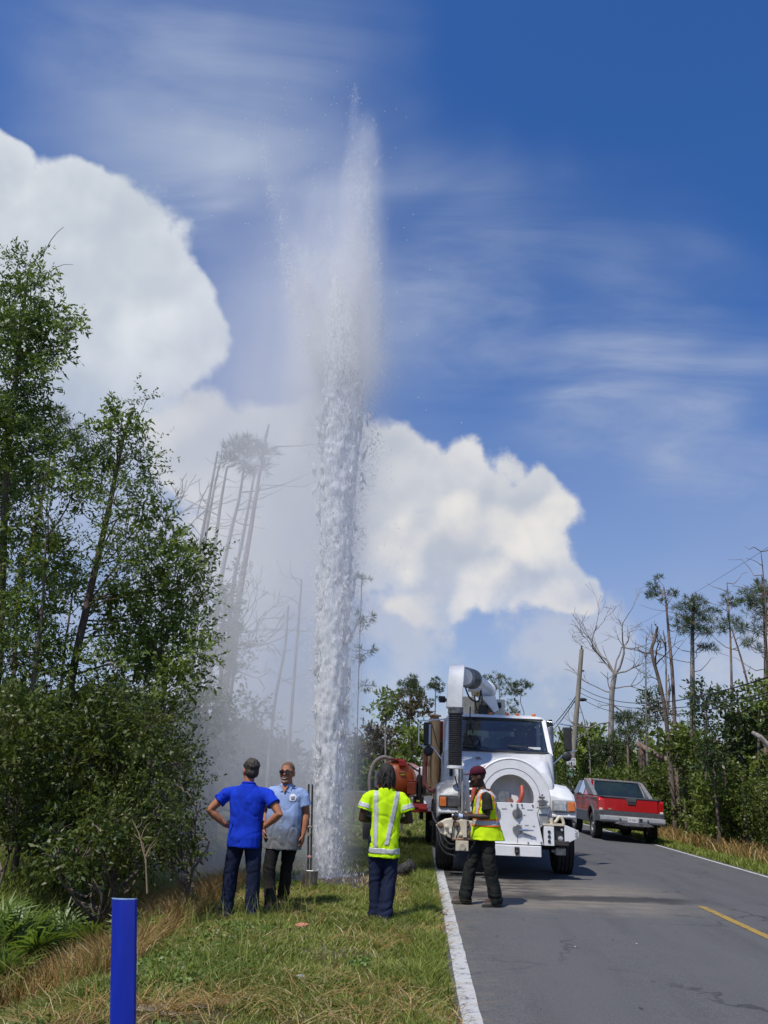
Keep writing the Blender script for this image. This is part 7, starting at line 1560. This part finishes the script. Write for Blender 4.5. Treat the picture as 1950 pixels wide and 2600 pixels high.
s1, c1_, w1 = plate(460, 905, 690, 1090, SW); text_obj('lettering', 'NAPE', .13, SK, s1, (c1_.x+.04, -.064, c1_.z+.075), (R(90), 0, 0)); text_obj('lettering', '8 8 6', .16, SK, s1, (c1_.x+.02, -.064, c1_.z-.09), (R(90), 0, 0))
s2, c2_, w2 = plate(440, 1150, 685, 1360, SW); MB().bx(c2_.x-.21, c2_.x+.21, -.068, -.063, c2_.z-.02, c2_.z+.17).build('green_panel', SG, s2); MB().bx(c2_.x-.21, c2_.x+.21, -.068, -.063, c2_.z-.16, c2_.z-.03).build('pale_green_panel', SGL, s2)
mb = MB(); mb.tube([Vector((c2_.x-.14, -.072, c2_.z+.03)), Vector((c2_.x-.05, -.072, c2_.z+.10)), Vector((c2_.x+.02, -.072, c2_.z+.11)), Vector((c2_.x+.13, -.072, c2_.z+.04))], .018, 6); mb.tube([Vector((c2_.x+.0, -.072, c2_.z+.10)), Vector((c2_.x+.03, -.072, c2_.z+.05)), Vector((c2_.x+.09, -.072, c2_.z+.03))], .015, 6); mb.build('bird_emblem', SW, s2)
text_obj('lettering', 'BIRD TRAIL', .075, SG, s2, (c2_.x, -.070, c2_.z-.095), (R(90), 0, 0))
s3, c3_, w3 = plate(400, 1510, 640, 1700, SW); MB().bx(c3_.x-.12, c3_.x+.05, -.066, -.062, c3_.z-.16, c3_.z-.08).build('faded_print', mat('pale_red_print', (.62, .42, .42), None, rough=.6), s3)
for k in range(3): MB().bx(c3_.x-.12, c3_.x+.12, -.066, -.062, c3_.z+.10-.06*k, c3_.z+.112-.06*k).build('printed_line', GREYP, s3)
hx = g6(330, 1350, 88); o = thing('far_house', (hx.x, 88, gz(hx.x, 88)-.1), 'low grey roofed house in the distance behind the signs', 'house')
MB().bx(-3.5, 3.5, 0, 6, 0, 2.6).build('wall', mat('tan_siding', (.36, .32, .27), (.30, .27, .23), 3, .8), o)
MB().loft([[Vector(p) for p in ((-4, -.6, 2.5), (4, -.6, 2.5), (4, 6.6, 2.5), (-4, 6.6, 2.5))], [Vector(p) for p in ((-3.4, 2.6, 4.2), (3.4, 2.6, 4.2), (3.4, 3.4, 4.2), (-3.4, 3.4, 4.2))]]).build('roof', mat('shingle_grey', (.19, .17, .155), (.15, .135, .125), 14, .9), o)
for x in (-2.2, 1.6): w_ = MB().bx(x-.5, x+.5, -.04, .0, 1.0, 2.0).build('window', BLACK, o); MB().bx(x-.55, x+.55, -.06, -.01, .93, 1.0).build('sill', WHITE, w_)
d_ = MB().bx(-.5, .4, -.05, 0, 0, 2.05).build('door', GREYP, o); MB().ell((.28, -.07, 1.0), (.03, .03, .03), 8, 5).build('handle', STEEL, d_)
